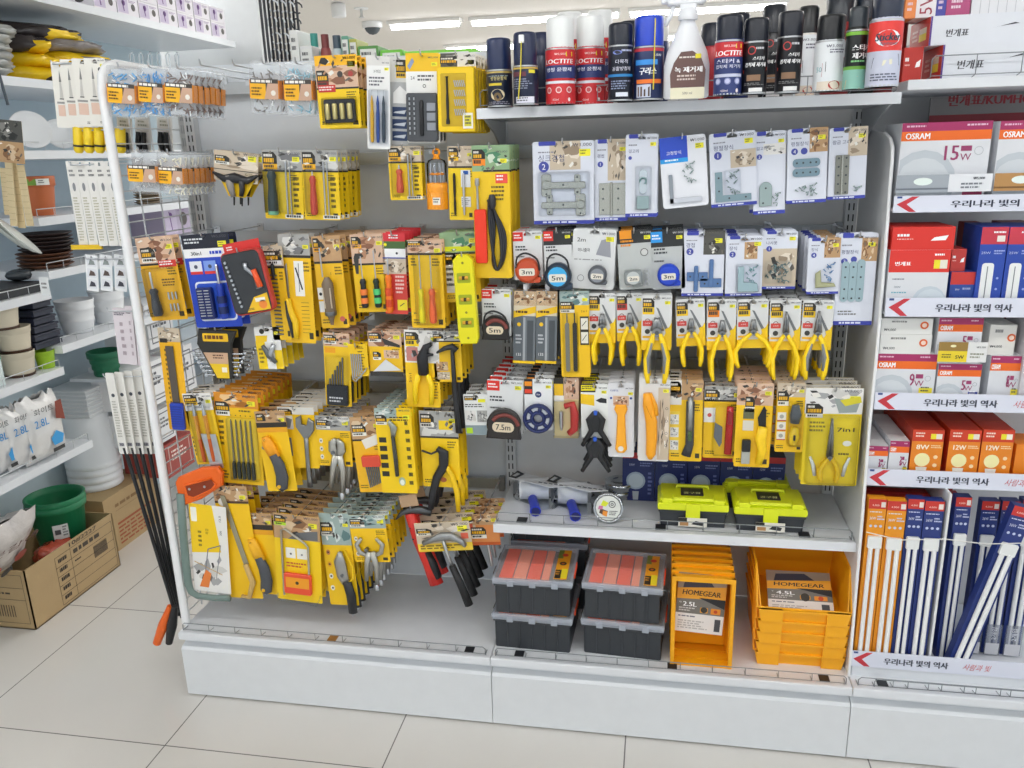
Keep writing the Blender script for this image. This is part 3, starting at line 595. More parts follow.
def a_stripper(k):
    k.base('#f7ce10', 3); photo(k, 0, 0, .6, .12, 'teal', 9); k.price('3,000', .97, .03); logo(k, .02, .08, .32, .16, '#f4f2ea', .4)
    for i in range(5): k.rect(.06, .34+.1*i, .26, .4+.1*i, '#2c2a22', 2)
    k.bars(.4, .1, .95, .16, 2, '#4a4420')
    m = k.p('cutting_blade'); m.flat([(k.X(.4), k.Z(.14)), (k.X(.52), k.Z(.22)), (k.X(.48), k.Z(.32))], [5, 10, 6], 4, ('#9ea29a', .3, .5), -7)
    h = k.p('cutter_handle'); h.flat([(k.X(.48), k.Z(.32)), (k.X(.5), k.Z(.6)), (k.X(.5), k.Z(.78))], [5, 6, 5], 6, ('#3a3d3a', .45), -8)
    k.circ(.6, .86, 9, '#a9c0a0', 2, rz=12); k.circ(.6, .87, 6, '#e9eee0', 3, rz=8)
    for i in range(8): k.bars(.8, .15+.1*i, .93, .2+.1*i, 1, '#3a3820', 2, .9, i)
def a_riveter(k):
    std(k, 'grey', .34, '#f6cc10', (.02, .04, .38, .16), '#d8d6ce', '5,000', 21); k.rect(.5, .12, .85, .24, '#f2cf1a', 2)
    b = k.p('riveter_body', 'black body'); X, Z = k.X, k.Z
    b.flat([(X(.46), Z(.46)), (X(.62), Z(.52)), (X(.6), Z(.7)), (X(.4), Z(.86)), (X(.26), Z(1.1)), (X(.2), Z(1.28))], [6, 14, 13, 11, 10, 8], 8, ('#25262a', .4), -10)
    b.tube([(X(.05), -12, Z(.5)), (X(.3), -12, Z(.54)), (X(.46), -12, Z(.5))], 3, ('#25262a', .4), 6)
    h = k.p('riveter_lever', 'yellow lever'); h.flat([(X(.62), Z(.66)), (X(.8), Z(.82)), (X(.92), Z(1.05)), (X(.93), Z(1.3))], [6, 8, 8, 6], 6, YEL, -9)
    k.circ(.55, .9, 9, '#b5653a', 2, rz=7)
def a_whiterow(k):
    k.base('#eef0ee', 3); logo(k, .04, .05, .55, .15, None); k.rect(.6, .12, .9, .2, '#f2ef2a', 2); photo(k, .04, .4, .48, .68, 'white', 3); photo(k, .52, .4, .96, .68, 'grey', 4); k.rect(0, .76, 1, 1, '#8fa0a8', 1); k.rect(.04, .82, .3, .96, '#b8e02c', 2); k.bars(.05, .24, .9, .34, 2, '#555')
def a_drillbits(k):
    k.base('#f5c81c', 3); photo(k, 0, 0, 1, .18, 'skin', 23); logo(k, .02, .03, .5, .11, '#f2f0ea', .5); k.price('1000'); k.rect(.05, .2, .45, .27, '#f0a41c', 2)
    m = k.p('drill_bits')
    for i in range(6): m.tube([(k.X(.2+.1*i), -4, k.Z(.78)), (k.X(.22+.1*i), -4, k.Z(.62-.06*i))], 2.2, DSTEEL, 6)
    c = k.p('bit_box'); c.box(k.X(.1), k.X(.9), -10, -1, k.Z(.98), k.Z(.7), ('#22252c', .4), 2); f = Face(c, k.W, k.H, Matrix.Translation((0, -10.2, 0))); f.bars(.2, .86, .8, .95, 2, '#e8e8e8', 1)
    k.blister(.08, .3, .92, .99, 12)
def a_hexyellow(k):
    k.base('#f6ca14', 4); k.txt('7', .4, .12, 9, '#b8480c'); k.bars(.5, .08, .9, .16, 2, '#6a4a14'); 
    for i in range(7): k.bars(.5, .22+.09*i, .85, .26+.09*i, 1, '#7a641c', 2, .9, i)
    m = k.p('hex_keys')
    for i in range(6): m.tube([(k.X(.15+.1*i), -4, k.Z(.3)), (k.X(.15+.1*i), -4, k.Z(1.1-.05*i)), (k.X(.3+.1*i), -4, k.Z(1.16-.06*i)), (k.X(.42+.1*i), -4, k.Z(1.08-.07*i))], 1.5, STEEL, 6)
def a_blades2(k):
    std(k, 'skin', .34, '#f2c21c', (.02, .04, .4, .18), '#f2efe8', '1000', 29, ln=False); k.pf([(.4, .14), (.95, .3), (.95, .36), (.5, .3)], '#3a3836', 4); logo(k, .12, .46, .36, .58, '#f4f4f0', .5); photo(k, .45, .42, .9, .6, 'skin', 2)
    b = k.p('trowel_blade'); b.prism([(k.X(.1), k.Z(.9)), (k.X(.95), k.Z(.86)), (k.X(.5), k.Z(.62))], -3, -1.6, ('#e4e6e8', .3, .4)); k.rect(0, .9, 1, 1, '#353432', 2)
def a_clampblk(k):
    k.base('#f4c816', 4); photo(k, 0, 0, 1, .42, 'white', 31); logo(k, .03, .03, .42, .13, '#f6d21a', .8); k.rect(.05, .22, .38, .4, '#c8847c', 2); k.price('3,000', .97, .04)
    X, Z = k.X, k.Z; b = k.p('crimping_head', 'black jaws'); b.flat([(X(.82), Z(.16)), (X(.66), Z(.2)), (X(.54), Z(.34)), (X(.56), Z(.56))], [5, 9, 15, 14], 9, ('#222429', .4), -10); b.flat([(X(.85), Z(.3)), (X(.6), Z(.3))], [3, 6], 6, ('#222429', .4), -9)
    for s_ in (-1, 1): h = k.p('crimper_handle'); h.flat([(X(.54+.12*s_), Z(.55)), (X(.54+.24*s_), Z(.7)), (X(.52+.24*s_), Z(.94))], [7, 8, 6], 7, ('#ffd814', .35), -9)
    k.txt('5in1', .13, .62, 7, '#8a4a14', rot=90, w=24); k.bars(.8, .6, .95, .9, 8, '#6a5a20')
def a_hammer(k, hc='#26272b', n=1):
    std(k, 'grey', .2, '#f5c514', (.02, .06, .4, .15), '#f2efe8', '3,000', 33, base='#f5c514'); photo(k, .08, .6, .5, .78, 'wood', 3); photo(k, .1, .8, .55, .95, 'beige', 4)
    X, Z = k.X, k.Z; h = k.p('hammer_head'); h.flat([(X(.18), Z(.4)), (X(.45), Z(.32)), (X(.72), Z(.28)), (X(.88), Z(.36))], [3, 6, 8, 8], 8, ('#2d2f33', .4), -10)
    s = k.p('hammer_handle'); s.flat([(X(.72), Z(.32)), (X(.72), Z(.9)), (X(.74), Z(1.5)), (X(.78), Z(2.0))], [5, 6, 7, 8], 7, (hc, .45), -9)
def a_sawcard(k):
    """card with its saw: green grey bow frame and the print of the same saw"""
    k.base('#eceae4', 3, hole=False); k.pf([(.0, 0), (.62, 0), (.8, .52), (0, .56)], '#f6cd14', 1); k.txt('300', .82, .3, 6, '#222', rot=90, w=14); k.txt('12.5', .82, .14, 6, '#222', rot=90, w=18)
    k.rrect(.04, .04, .2, .2, 3, '#f6f4e8', 2); k.txt('\ubaa9\uacf5', .45, .3, 9, '#7a5a10', rot=90); k.bars(.2, .3, .3, .5, 4, '#7a6a20'); photo(k, .0, .56, .95, 1, 'white', 41)
    k.line(.3, .85, .45, .5, 3, '#7c8088', 4); k.line(.45, .5, .8, .44, 3, '#7c8088', 4); k.line(.62, .85, .8, .44, 2, '#7c8088', 4); k.line(.05, .66, .8, .78, 2.5, '#c8a468', 4)
    k.pf([(.15, .95), (.4, .95), (.5, .78), (.35, .74)], '#e8823a', 5)
def a_bladelong(k):
    k.base('#f6c514', 3); photo(k, 0, 0, 1, .14, 'wood', 43); k.rect(0, .13, 1, .15, '#4a3424', 2); k.price('1000', .95, .03); k.circ(.22, .14, k.W*.12, '#e9e6e0', 3); k.txt('\uc911\uc1fc', .3, .36, 10, '#8a6a14', rot=0)
    b = k.p('saw_blade'); b.prism([(k.X(.2), k.Z(.08)), (k.X(.34), k.Z(.08)), (k.X(.74), k.Z(.68)), (k.X(.6), k.Z(.7))], -4, -2.4, ('#a39c84', .35, .5))
    h = k.p('saw_handle', 'clear tan handle'); h.flat([(k.X(.66), k.Z(.68)), (k.X(.8), k.Z(.84)), (k.X(.62), k.Z(.98)), (k.X(.4), k.Z(.97))], [8, 9, 7, 5], 6, ('#c9a868', .3), -7)
def a_coping(k):
    k.base('#f7ce14', 4); photo(k, 0, 0, 1, .28, 'wood', 47); logo(k, .02, .02, .27, .1, '#b8e02c', .4); k.price('2,000', .96, .03); k.pf([(.5, .2), (.95, .16), (.95, .27), (.3, .28)], '#6a6c6e', 3)
    X, Z = k.X, k.Z; m = k.p('saw_bow'); m.tube([(X(.18), -6, Z(.93)), (X(.18), -6, Z(.18)), (X(.26), -6, Z(.16)), (X(.68), -6, Z(.3)), (X(.75), -6, Z(.34)), (X(.75), -6, Z(.84)), (X(.6), -6, Z(.9))], 3, ('#b8b4a8', .3, .7), 6)
    k.rect(.24, .38, .45, .5, '#f1efe6', 2); k.rect(.48, .38, .7, .5, '#f1efe6', 2); k.circ(.35, .45, 3, '#555', 3); k.circ(.59, .45, 3, '#888', 3); k.bars(.24, .55, .7, .62, 2, '#c85a30')
    h = k.p('saw_handle', 'red handle'); h.box(X(.2), X(.8), -12, -2, Z(.9), Z(.66), ('#ea5030', .35), 4); f = Face(h, k.W, k.H, Matrix.Translation((0, -12.2, 0))); f.rect(.25, .7, .76, .82, '#f4a020', 1); f.circ(.5, .76, 5, '#4a3a20', 2)
    b = k.p('packaging_rim'); b.tube([(X(.02), -2, Z(.93)), (X(.04), -8, Z(1)), (X(.9), -8, Z(1.01)), (X(.98), -2, Z(.9))], 2, CLEAR, 6)
def a_pruner(k):
    k.base('#f3c514', 4); photo(k, 0, 0, 1, .34, 'teal', 51); logo(k, .02, .1, .42, .2, '#eeeae0', .4); k.price('3,000', .97, .06)
    for i, c in enumerate(('#c87a4a', '#e8a02a', '#e9e6d8', '#e9e6d8')): k.circ(.16, .42+.13*i, 6, c, 2, rz=8); k.circ(.16, .42+.13*i, 3, '#403c34', 3)
    X, Z = k.X, k.Z; m = k.p('pruner_blade'); m.flat([(X(.62), Z(.4)), (X(.56), Z(.5)), (X(.6), Z(.66)), (X(.68), Z(.74))], [6, 17, 17, 12], 6, ('#a8a8a4', .3, .7), -9); m.lathe([(5, -18), (5, -4)], DSTEEL, X(.62), 0, Z(.64), 8, 'y')
    g = k.p('pruner_guard', 'yellow bow'); g.tube([(X(.78), -9, Z(.38)), (X(.98), -9, Z(.55)), (X(.96), -9, Z(.68)), (X(.6), -9, Z(.78))], 3, YEL, 6)
    h = k.p('pruner_handle'); h.flat([(X(.72), Z(.72)), (X(.8), Z(.86)), (X(.8), Z(1.06))], [13, 14, 13], 9, ('#26282c', .45), -9); h.lathe([(3, Z(1.1)), (5, Z(1.08)), (6, Z(1.05))], STEEL, X(.8), -9, 0, 8)
def a_hammercard(k):
    """short wide card clipped round three hammer necks"""
    k.base('#f3cf3c', 3); photo(k, 0, 0, 1, .72, 'beige', 53); logo(k, .02, .2, .3, .36, '#efe9d8', .5); k.price('5,000', .97, .1); k.rect(.82, .4, .95, .6, '#e46a50', 2); k.bars(.05, .78, .9, .95, 2, '#8a6a20')
    X, Z = k.X, k.Z; h = k.p('hammer_head'); h.flat([(X(.14), Z(.62)), (X(.34), Z(.5)), (X(.5), Z(.42)), (X(.66), Z(.42)), (X(.84), Z(.62)), (X(.9), Z(.78))], [7, 8, 12, 11, 8, 5], 9, ('#9a9c9c', .3, .75), -12)
    s = k.p('hammer_neck'); s.flat([(X(.5), Z(.5)), (X(.55), Z(1.15)), (X(.6), Z(1.5))], [5, 4.5, 4.5], 5, ('#b4b6b6', .3, .8), -11)
    g = k.p('hammer_grip', 'black rubber grip'); g.flat([(X(.59), Z(1.45)), (X(.7), Z(2.2)), (X(.78), Z(2.85))], [9, 11, 12], 10, ('#1d1e20', .55), -11)
def a_orangecard(k):
    k.base('#d98a4a', 3); photo(k, 0, 0, 1, .35, 'wood', 57); logo(k, .06, .42, .56, .66, '#f0ece0', .5); k.price('5,000', .97, .1); k.rect(0, .9, 1, 1, '#c65a1c', 2)
    s = k.p('hammer_neck')
    s.tube([(k.X(.55), 4, k.Z(.95)), (k.X(.6), 4, k.Z(1.7))], 4.5, ('#c4c6c6', .3, .8), 6)
def a_redhammer(k):
    k.card = MB(); k.mb = k.card; X, Z = k.X, k.Z; m = k.card
    m.flat([(X(-.3), Z(.12)), (X(0), Z(.06)), (X(.4), Z(.04)), (X(.8), Z(.05)), (X(1.3), Z(.1))], [3, 7, 11, 12, 11], 11, ('#5c5e60', .35, .8), -2)
    r = k.p('hammer_handle', 'red and black grip'); r.flat([(X(.36), Z(.08)), (X(.42), Z(.4)), (X(.62), Z(.72)), (X(.75), Z(.98))], [15, 16, 17, 21], 12, ('#d42c22', .4), -4)
    for v in (.24, .38): r.box(X(.0)+14, X(.0)+40, -14.5, 5, Z(v)-1.5, Z(v)+1.5, BLACK)
    r.flat([(X(.7), Z(.56)), (X(.82), Z(.74)), (X(.92), Z(.9))], [7, 12, 9], 13, ('#1f2023', .5), -4.5)
    l = k.p('tag_card'); l.box(X(.1), X(.9), -14, -12.6, Z(-.02), Z(-.16), ('#b89878', .5)); 
# ---------------------------------------------------------------- right bay cards
NAVY = '#3b45a8'
def blu(k, title, n=None, pic=None, seed=1, pr='1000'):
    k.base('#dfe3ee', 5); 
    if pic: photo(k, *pic[:4], pic[4], seed)
    k.price(pr, .96, .05); k.rrect(.1 if k.W > 60 else .04, -.0, .38, .05, 2, NAVY, 2)
    k.txt(title, .09, .2, k.W*.11, '#4b5078', 'l'); k.bars(.09, .12, .35, .15, 1, '#8a8a96')
    if n: k.circ(.18, .3, k.W*.085, '#4650a8', 2); k.txt(n, .18, .3, k.W*.09, '#ffffff', l=3)
    k.rect(0, .955, 1, 1, NAVY, 2); k.bars(.15, .965, .85, .99, 1, '#dfe4f8', 3, .8)
ZN = ('#a9bcc2', .3, .55); NK = ('#b8b8ae', .25, .75)
def holes(mb, pts, y=-3.3, r=2.2):
    for x, z in pts: mb.lathe([(r, y-.3), (r, y)], ('#3c4246', .5), x, 0, z, 8, 'y')
def b_cuphinge(k):
    blu(k, '\uc2f1\ud06c\uacbd\ucca9', '2', (.28, 0, .78, .34, 'beige'), 2, '3,000'); X, Z = k.X, k.Z
    for s_, v in ((0, .52), (1, .76)):
        m = k.p('cup_hinge'); fx = (lambda u: 1-u) if s_ else (lambda u: u)
        m.prism(rr(min(X(fx(.14)), X(fx(.3))), Z(v+.14), max(X(fx(.14)), X(fx(.3))), Z(v-.13), 5), -5, -1, NK, 1)
        m.lathe([(9, -10), (11, -8), (11, -1)], NK, X(fx(.22)), 0, Z(v), 12, 'y')
        a, b = sorted((X(fx(.24)), X(fx(.86)))); m.box(a, b, -9, -2, Z(v+.045), Z(v-.035), NK, 2)
        a, b = sorted((X(fx(.68)), X(fx(.78)))); m.box(a, b, -5, -1, Z(v+.12), Z(v-.12), NK, 2)
        holes(m, [(X(fx(.5)), Z(v)), (X(fx(.73)), Z(v+.09)), (X(fx(.73)), Z(v-.09))], -9.4); holes(m, [(X(fx(.22)), Z(v+.11))], -5.3)
    k.blister(.08, .36, .93, .9, 20)
def b_butthinge(k):
    blu(k, '\uacbd\ucca9', '1', (.4, 0, 1, .5, 'beige'), 4); X, Z = k.X, k.Z
    m = k.p('butt_hinge'); m.box(X(.14), X(.48), -3, -1, Z(.92), Z(.53), NK, 1); m.box(X(.54), X(.94), -3, -1, Z(.92), Z(.53), NK, 1); m.tube([(X(.51), -4, Z(.93)), (X(.51), -4, Z(.52))], 3.2, NK, 8)
    holes(m, [(X(u), Z(v)) for u in (.26, .72) for v in (.6, .72, .86)])
def b_hasp(k):
    blu(k, '\uac78\uace0\ub9ac', None, None); k.circ(.14, .28, 4, '#4650a8', 2); k.rrect(.2, .33, .92, .93, 8, '#dfe3ec', 1); X, Z = k.X, k.Z
    m = k.p('hook_plate'); m.prism(rr(X(.42), Z(.72), X(.68), Z(.42), 9), -4, -1, ('#d8dfe2', .25, .5), 1); m.tube([(p[0], -7, p[1]) for p in arc(X(.55), Z(.56), 7, -60, 200, 10)], 2, ('#7d9c98', .3, .7), 6)
    m.box(X(.36), X(.74), -8, -1, Z(.9), Z(.74), ('#a8bcba', .3, .5), 2)
    k.blister(.3, .38, .82, .92, 14)
def b_shelfL(k):
    k.base('#eceef4', 7); k.rect(0, 0, .6, .3, '#2c50c8', 1); k.rect(0, .3, .6, .36, '#28a0e8', 1); k.txt('\uace0\uc815\uc7a5\uc2dd', .3, .22, 8, '#fff', w=32); k.bars(.1, .31, .5, .35, 1, '#fff'); k.price('1000')
    X, Z = k.X, k.Z; m = k.p('angle_bracket'); m.box(X(.16), X(.24), -6, -1, Z(.93), Z(.52), ('#99a0a8', .3, .5), 1); m.box(X(.16), X(.86), -6, -1, Z(.93), Z(.86), ('#d4d7de', .3, .4), 1)
    screws(k, .46, .38, .72, .62, 16)
def screws(k, u0, v0, u1, v1, n, c='#8fa6a2', seed=3):
    m = k.p('screws'); r = random.Random(seed)
    for i in range(n):
        x, z = k.X(r.uniform(u0, u1)), k.Z(r.uniform(v0, v1)); a = r.uniform(0, 2*PI); l = 6; y = -2-r.random()*4
        m.tube([(x, y, z), (x+l*math.cos(a), y, z+l*math.sin(a)), (x+l*1.3*math.cos(a), y, z+l*1.3*math.sin(a))], [.7, 1.1, 2.4], (c, .3, .6), 5)
def b_Lflat(k):
    blu(k, '\ud3c9\ucca0\uc7a5\uc2dd', '1', (.45, .24, 1, .48, 'beige'), 6); X, Z = k.X, k.Z
    m = k.p('corner_plate'); m.prism([(X(.1), Z(.93)), (X(.88), Z(.93)), (X(.88), Z(.84)), (X(.26), Z(.84)), (X(.26), Z(.52)), (X(.1), Z(.52))], -3, -1, ('#8ba2aa', .3, .5)); holes(m, [(X(.18), Z(.6)), (X(.18), Z(.78)), (X(.4), Z(.885)), (X(.76), Z(.885))])
    screws(k, .34, .52, .6, .8, 16); k.blister(.3, .5, .66, .82, 8, 'screw_pouch')
def b_latch(k):
    blu(k, '\uac78\uace0\ub9ac', '2', (.3, .15, 1, .28, 'white'), 7); X, Z = k.X, k.Z
    m = k.p('latch_plate'); m.prism(arc(X(.38), Z(.68), k.W*.2, 0, 180, 8)+[(X(.18), Z(.9)), (X(.58), Z(.9))], -5, -1, ('#a3b4b2', .3, .5), 1); holes(m, [(X(.38), Z(.68)), (X(.3), Z(.86))], -5.3); screws(k, .62, .74, .8, .88, 8)
def b_plates(k):
    blu(k, '\ud3c9\ucca0\uc7a5\uc2dd', '4', (.55, 0, 1, .32, 'wood'), 8); k.circ(.42, .3, k.W*.085, '#4650a8', 2); X, Z = k.X, k.Z
    for v in (.4, .53): m = k.p('flat_plate'); m.prism(rr(X(.14), Z(v+.11), X(.82), Z(v), 7), -3, -1, ('#7f98a4', .3, .5)); holes(m, [(X(u), Z(v+.055)) for u in (.24, .4, .58, .72)])
    screws(k, .25, .76, .75, .86, 18)
def b_longhinge(k):
    blu(k, '\uc7a0\uae08 \uace0\ub9ac', None, (.5, 0, 1, .4, 'beige'), 9, '1000'); X, Z = k.X, k.Z
    m = k.p('long_hinge'); m.box(X(.18), X(.34), -4, -1, Z(.93), Z(.38), ('#8d8d84', .3, .6), 1); m.box(X(.37), X(.54), -4, -1, Z(.93), Z(.38), ('#8d8d84', .3, .6), 1); m.tube([(X(.355), -5, Z(.93)), (X(.355), -5, Z(.38))], 2.6, NK, 8); holes(m, [(X(u), Z(v)) for u in (.26, .46) for v in (.42, .54, .66, .78, .9)], -4.3)
    screws(k, .72, .83, .82, .88, 5)
def b_thinge(k):
    blu(k, '\uacbd\ucca9', '2', (.5, 0, 1, .35, 'dark'), 10); X, Z = k.X, k.Z; c = ('#5f7fae', .35, .45)
    m = k.p('t_hinge')
    for u in (.34, .7): m.box(X(u)-5, X(u)+5, -5, -1, Z(.93 if u < .5 else .86), Z(.52 if u < .5 else .42), c, 2)
    m.box(X(.12), X(.34), -3, -1, Z(.76), Z(.62), c, 1); m.box(X(.44), X(.95), -3, -1, Z(.86), Z(.72), c, 1); m.box(X(.4), X(.62), -3, -1, Z(.76), Z(.62), c, 1); holes(m, [(X(.2), Z(.69)), (X(.5), Z(.69)), (X(.55), Z(.8)), (X(.86), Z(.8))])
def b_brk(k):
    blu(k, '\uc7a5\uc2dd', '2', (.5, .1, .85, .38, 'wood'), 11); X, Z = k.X, k.Z; m = k.p('small_bracket'); m.prism([(X(.34), Z(.92)), (X(.9), Z(.92)), (X(.86), Z(.78)), (X(.5), Z(.76)), (X(.5), Z(.5)), (X(.34), Z(.5))], -8, -2, ('#b6cfd2', .3, .4), 1); screws(k, .55, .5, .85, .76, 14, '#7fb0b4'); k.blister(.28, .46, .94, .94, 12)
def b_screws(k):
    blu(k, '\ub098\uc0ac\ubabb', '1', (.0, .3, 1, .95, 'beige'), 12); screws(k, .15, .55, .8, .85, 40, '#7f9a9a'); k.blister(.08, .5, .88, .9, 10)
def b_corner(k):
    blu(k, '\uc7a5\uc2dd', '4', (.5, .0, 1, .35, 'wood'), 13); X, Z = k.X, k.Z; m = k.p('corner_bracket'); m.prism([(X(.26), Z(.88)), (X(.9), Z(.86)), (X(.84), Z(.8)), (X(.44), Z(.78)), (X(.4), Z(.56)), (X(.24), Z(.62))], -9, -2, ('#b8b890', .3, .5), 2); screws(k, .5, .45, .82, .72, 14, '#5f8fc0')
def b_longplates(k):
    blu(k, '\ud3c9\ucca0\uc7a5\uc2dd', '3', (.6, .05, 1, .3, 'wood'), 14); k.circ(.42, .28, k.W*.08, '#4650a8', 2); X, Z = k.X, k.Z; k.bars(.1, .84, .6, .9, 2, '#777')
    for i in range(3): u = .22+.2*i; m = k.p('flat_plate'); m.prism(rr(X(u)-8, Z(.74), X(u)+8, Z(.3 if i < 2 else .28), 7), -3, -1, ('#a4bcc2', .3, .45)); holes(m, [(X(u), Z(v)) for v in (.36, .47, .6, .7)])
def tape(k, txt, u, v, r, c, face, square=False, ink='#20242a', w=None):
    X, Z = k.X(u), k.Z(v); m = k.p('tape_measure_case')
    if square == 'arch': m.prism(arc(X, Z, r, 200, -20, 12, r*.95)+[(X+r*1.02, Z-r*.85), (X-r*1.02, Z-r*.85)], -26, -2, (c, .4), 4); m.tube([(p[0], -27, p[1]) for p in arc(X+r*.1, Z-r*.1, r*.8, 150, 10, 8, r*.75)], [(5, 2)]*9, ('#7c3a34', .5), 6)
    elif square: m.prism(rr(X-r, Z-r*.8, X+r, Z+r*.8, r*.35), -26, -2, (c, .4), 4)
    else: m.lathe([(r*.8, -26), (r, -22), (r, -3), (r*.8, -1)][::1], (c, .35), X, 0, Z, 18, 'y')
    if square != 'arch': m.box(X-r*.2, X+r*1.05, -20, -3, Z-r*1.02, Z-r*.55, (c, .4), 3)
    f = Face(m, 2*r, 2*r, Matrix.Translation((X, -26.2, Z+r)))
    if face: f.circ(.5, .5, r*.72, face, 1)
    f.rrect(.18, .4, .82, .7, r*.28 if square == 'arch' else r*.15, '#e0d0b4' if square == 'arch' else '#e9e3d6', 2); f.txt(txt, .5, .55, r*.34, ink, w=r*.85, l=3, bold=.3)
def b_tape(k, hdr='#e0342c', hu=(0, .35), txt='3m', c='#c8502c', face=None, sq=False, strap=True, body='#e0e2e2', dark=True, r=.42, v=.76, pr='1000', logoc='#e8e4dc'):
    k.base(body, 4)
    if dark: k.rect(0, 0, 1, .28, '#2a2d2e', 1)
    k.rect(hu[0], 0.02, hu[1], .2, hdr, 2); k.bars(hu[0]+.04, .07, hu[1]-.04, .17, 2, '#fff', 3); k.price(pr, .97, .05, dark='#c8c8c8' if dark else '#555')
    k.bars(.08, .3, .6, .42, 2, '#3d4044'); k.bars(.08, .5, .4, .56, 1, '#555'); tape(k, txt, .5, v, k.W*r, c, face, sq)
    if strap: s = k.p('wrist_strap'); X, Z = k.X, k.Z; s.tube(smooth([(X(.12), -24, Z(v-.06)), (X(.2), -28, Z(.5)), (X(.5), -29, Z(.42)), (X(.86), -26, Z(.55)), (X(.92), -22, Z(v))]), 2.4, ('#26282b', .5), 6)
def b_tape2w(k):
    k.base('#e0e2e2', 6); k.txt('2m', .2, .18, 9, '#3b3d42', w=20); k.txt('\ubbf8\ub2c8\uc904\uc790', .27, .35, 9, '#3b3d42', w=28); k.price('1000')
    k.pf([(.55, .42), (.9, .46), (.86, .14), (.66, .18)], '#9a9ca4', 1); k.ring(.22, .82, 8, 1.2, '#7b7c80'); tape(k, '2m', .62, .74, k.W*.22, '#5d6168', '#8b9098')
    k.bars(.05, .5, .95, .53, 1, '#999')
def b_tape2g(k):
    k.base('#c2c6c4', 4); k.rect(0, 0, 1, .22, '#2a2c2d', 1); k.rect(.08, .0, .42, .14, '#f0981c', 2); k.bars(.1, .16, .5, .3, 2, '#f0981c', 3); k.price('1000', .97, .05, dark='#ccc'); k.circ(.76, .38, 9, '#d9dad6', 2); k.ring(.76, .38, 9, 1.5, '#3a3c3d', 3)
    tape(k, '2m', .42, .78, k.W*.26, '#8e9494', '#c3c8c8', True); m = k.p('key_chain'); [m.tube([(p[0], -6, p[1]) for p in arc(k.X(.8), k.Z(.7+.07*i), 5, 0, 330, 8)], 1, STEEL, 5, True) for i in range(4)]
def b_cutbox(k):
    k.card = MB(); k.mb = k.card; W, H = k.W, k.H; k.card.box(-W/2, W/2, 0, 14, -H, 0, ('#6f767c', .4)); k.rect(0, 0, 1, .34, '#d9cdb4', 1); photo(k, 0, 0, 1, .2, 'wood', 61); k.pf([(0, .37), (0, .28), (1, .2), (1, .29)], '#f2c41a', 3); k.bars(.1, .27, .9, .32, 1, '#5a3a10', 4, .6)
    k.rect(0, .34, .42, 1, '#5d646a', 1); k.rect(.44, .36, .54, .98, '#a9afb3', 1); k.rect(.62, .4, .9, .98, '#4b5156', 2); k.circ(.25, .46, 5, '#f2c41a', 2); k.txt('135', .25, .88, 7, '#e8eaec', w=12); k.rect(0, .97, 1, 1, '#f4d21a', 3); k.bars(.1, .6, .4, .75, 3, '#c9cdd0')
    k.card.box(-W/2, W/2, -4, -.6, -H, -H+6, YEL); k.card.box(-5, 5, 4, 5, -1, 16, ('#e8eaec', .3))
def b_filepair(k):
    k.base('#f6c514', 4); photo(k, 0, 0, 1, .16, 'teal', 63); k.price('2,000', .97, .03); logo(k, .02, .12, .5, .21, '#f5f1e4', .4); k.txt('2 in 1', .82, .23, 5, '#7a1c10', w=13); k.rect(.68, .29, .98, .62, '#2d2a20', 2); k.rect(.71, .31, .95, .44, '#ece8da', 3); k.rect(.71, .47, .95, .6, '#ece8da', 3); k.line(.75, .4, .9, .34, 1.5, '#333', 4); k.line(.75, .57, .9, .5, 1.5, '#333', 4)
    for u, c in ((.24, '#8d8a7c'), (.5, '#3a3833')): m = k.p('flat_file'); m.prism(rr(k.X(u-.07), k.Z(.93), k.X(u+.07), k.Z(.36), 4), -5, -1.5, (c, .4, .4)); m.tube([(k.X(u), -3, k.Z(.37)), (k.X(u), -3, k.Z(.25))], 1.6, (c, .4), 6)
    k.blister(.08, .24, .62, .95, 10)
def pliers(k, u, vt, vp, vb, jaw='comb', c='#ffd814', inner=None, sc=1.0, spread=None):
    """vt jaw tip, vp pivot, vb end of the handles"""
    X, Z = k.X, k.Z; x = X(u); t, p, b = Z(vt), Z(vp), Z(vb); S = ('#8b8d8e', .28, .8); W = k.W; sp = spread or W*.34; m = k.p('plier_jaws')
    jw = {'comb': 8, 'needle': 6, 'cut': 8, 'big': 10}[jaw]*sc
    for s_ in (-1, 1): m.flat([(x+s_*1, t), (x+s_*jw*.4, (t+p)/2), (x+s_*jw*.55, p+3)], [jw*(.2 if jaw == 'needle' else .45), jw*.55, jw*.8], 4.5, S, -8)
    m.lathe([(jw*.9, -14), (jw*.9, -3)], S, x, 0, p, 10, 'y'); m.lathe([(jw*.4, -15.5), (jw*.4, -14)], ('#5f6264', .3, .8), x, 0, p, 8, 'y')
    for s_ in (-1, 1):
        h = k.p('plier_handle'); L = p-b
        h.flat([(x+s_*jw*.5, p-2), (x+s_*sp*.65, p-L*.25), (x+s_*sp, p-L*.55), (x+s_*sp*.92, p-L*.85), (x+s_*sp*.8, b)], [4.5*sc, 5.5*sc, 6*sc, 5.5*sc, 4*sc], 6, (c, .35), -9)
        if inner: h.flat([(x+s_*sp*.5, p-L*.2), (x+s_*(sp-3), p-L*.5), (x+s_*(sp*.9-3), p-L*.8)], [3*sc, 5*sc, 3*sc], 6.8, (inner, .45), -9)
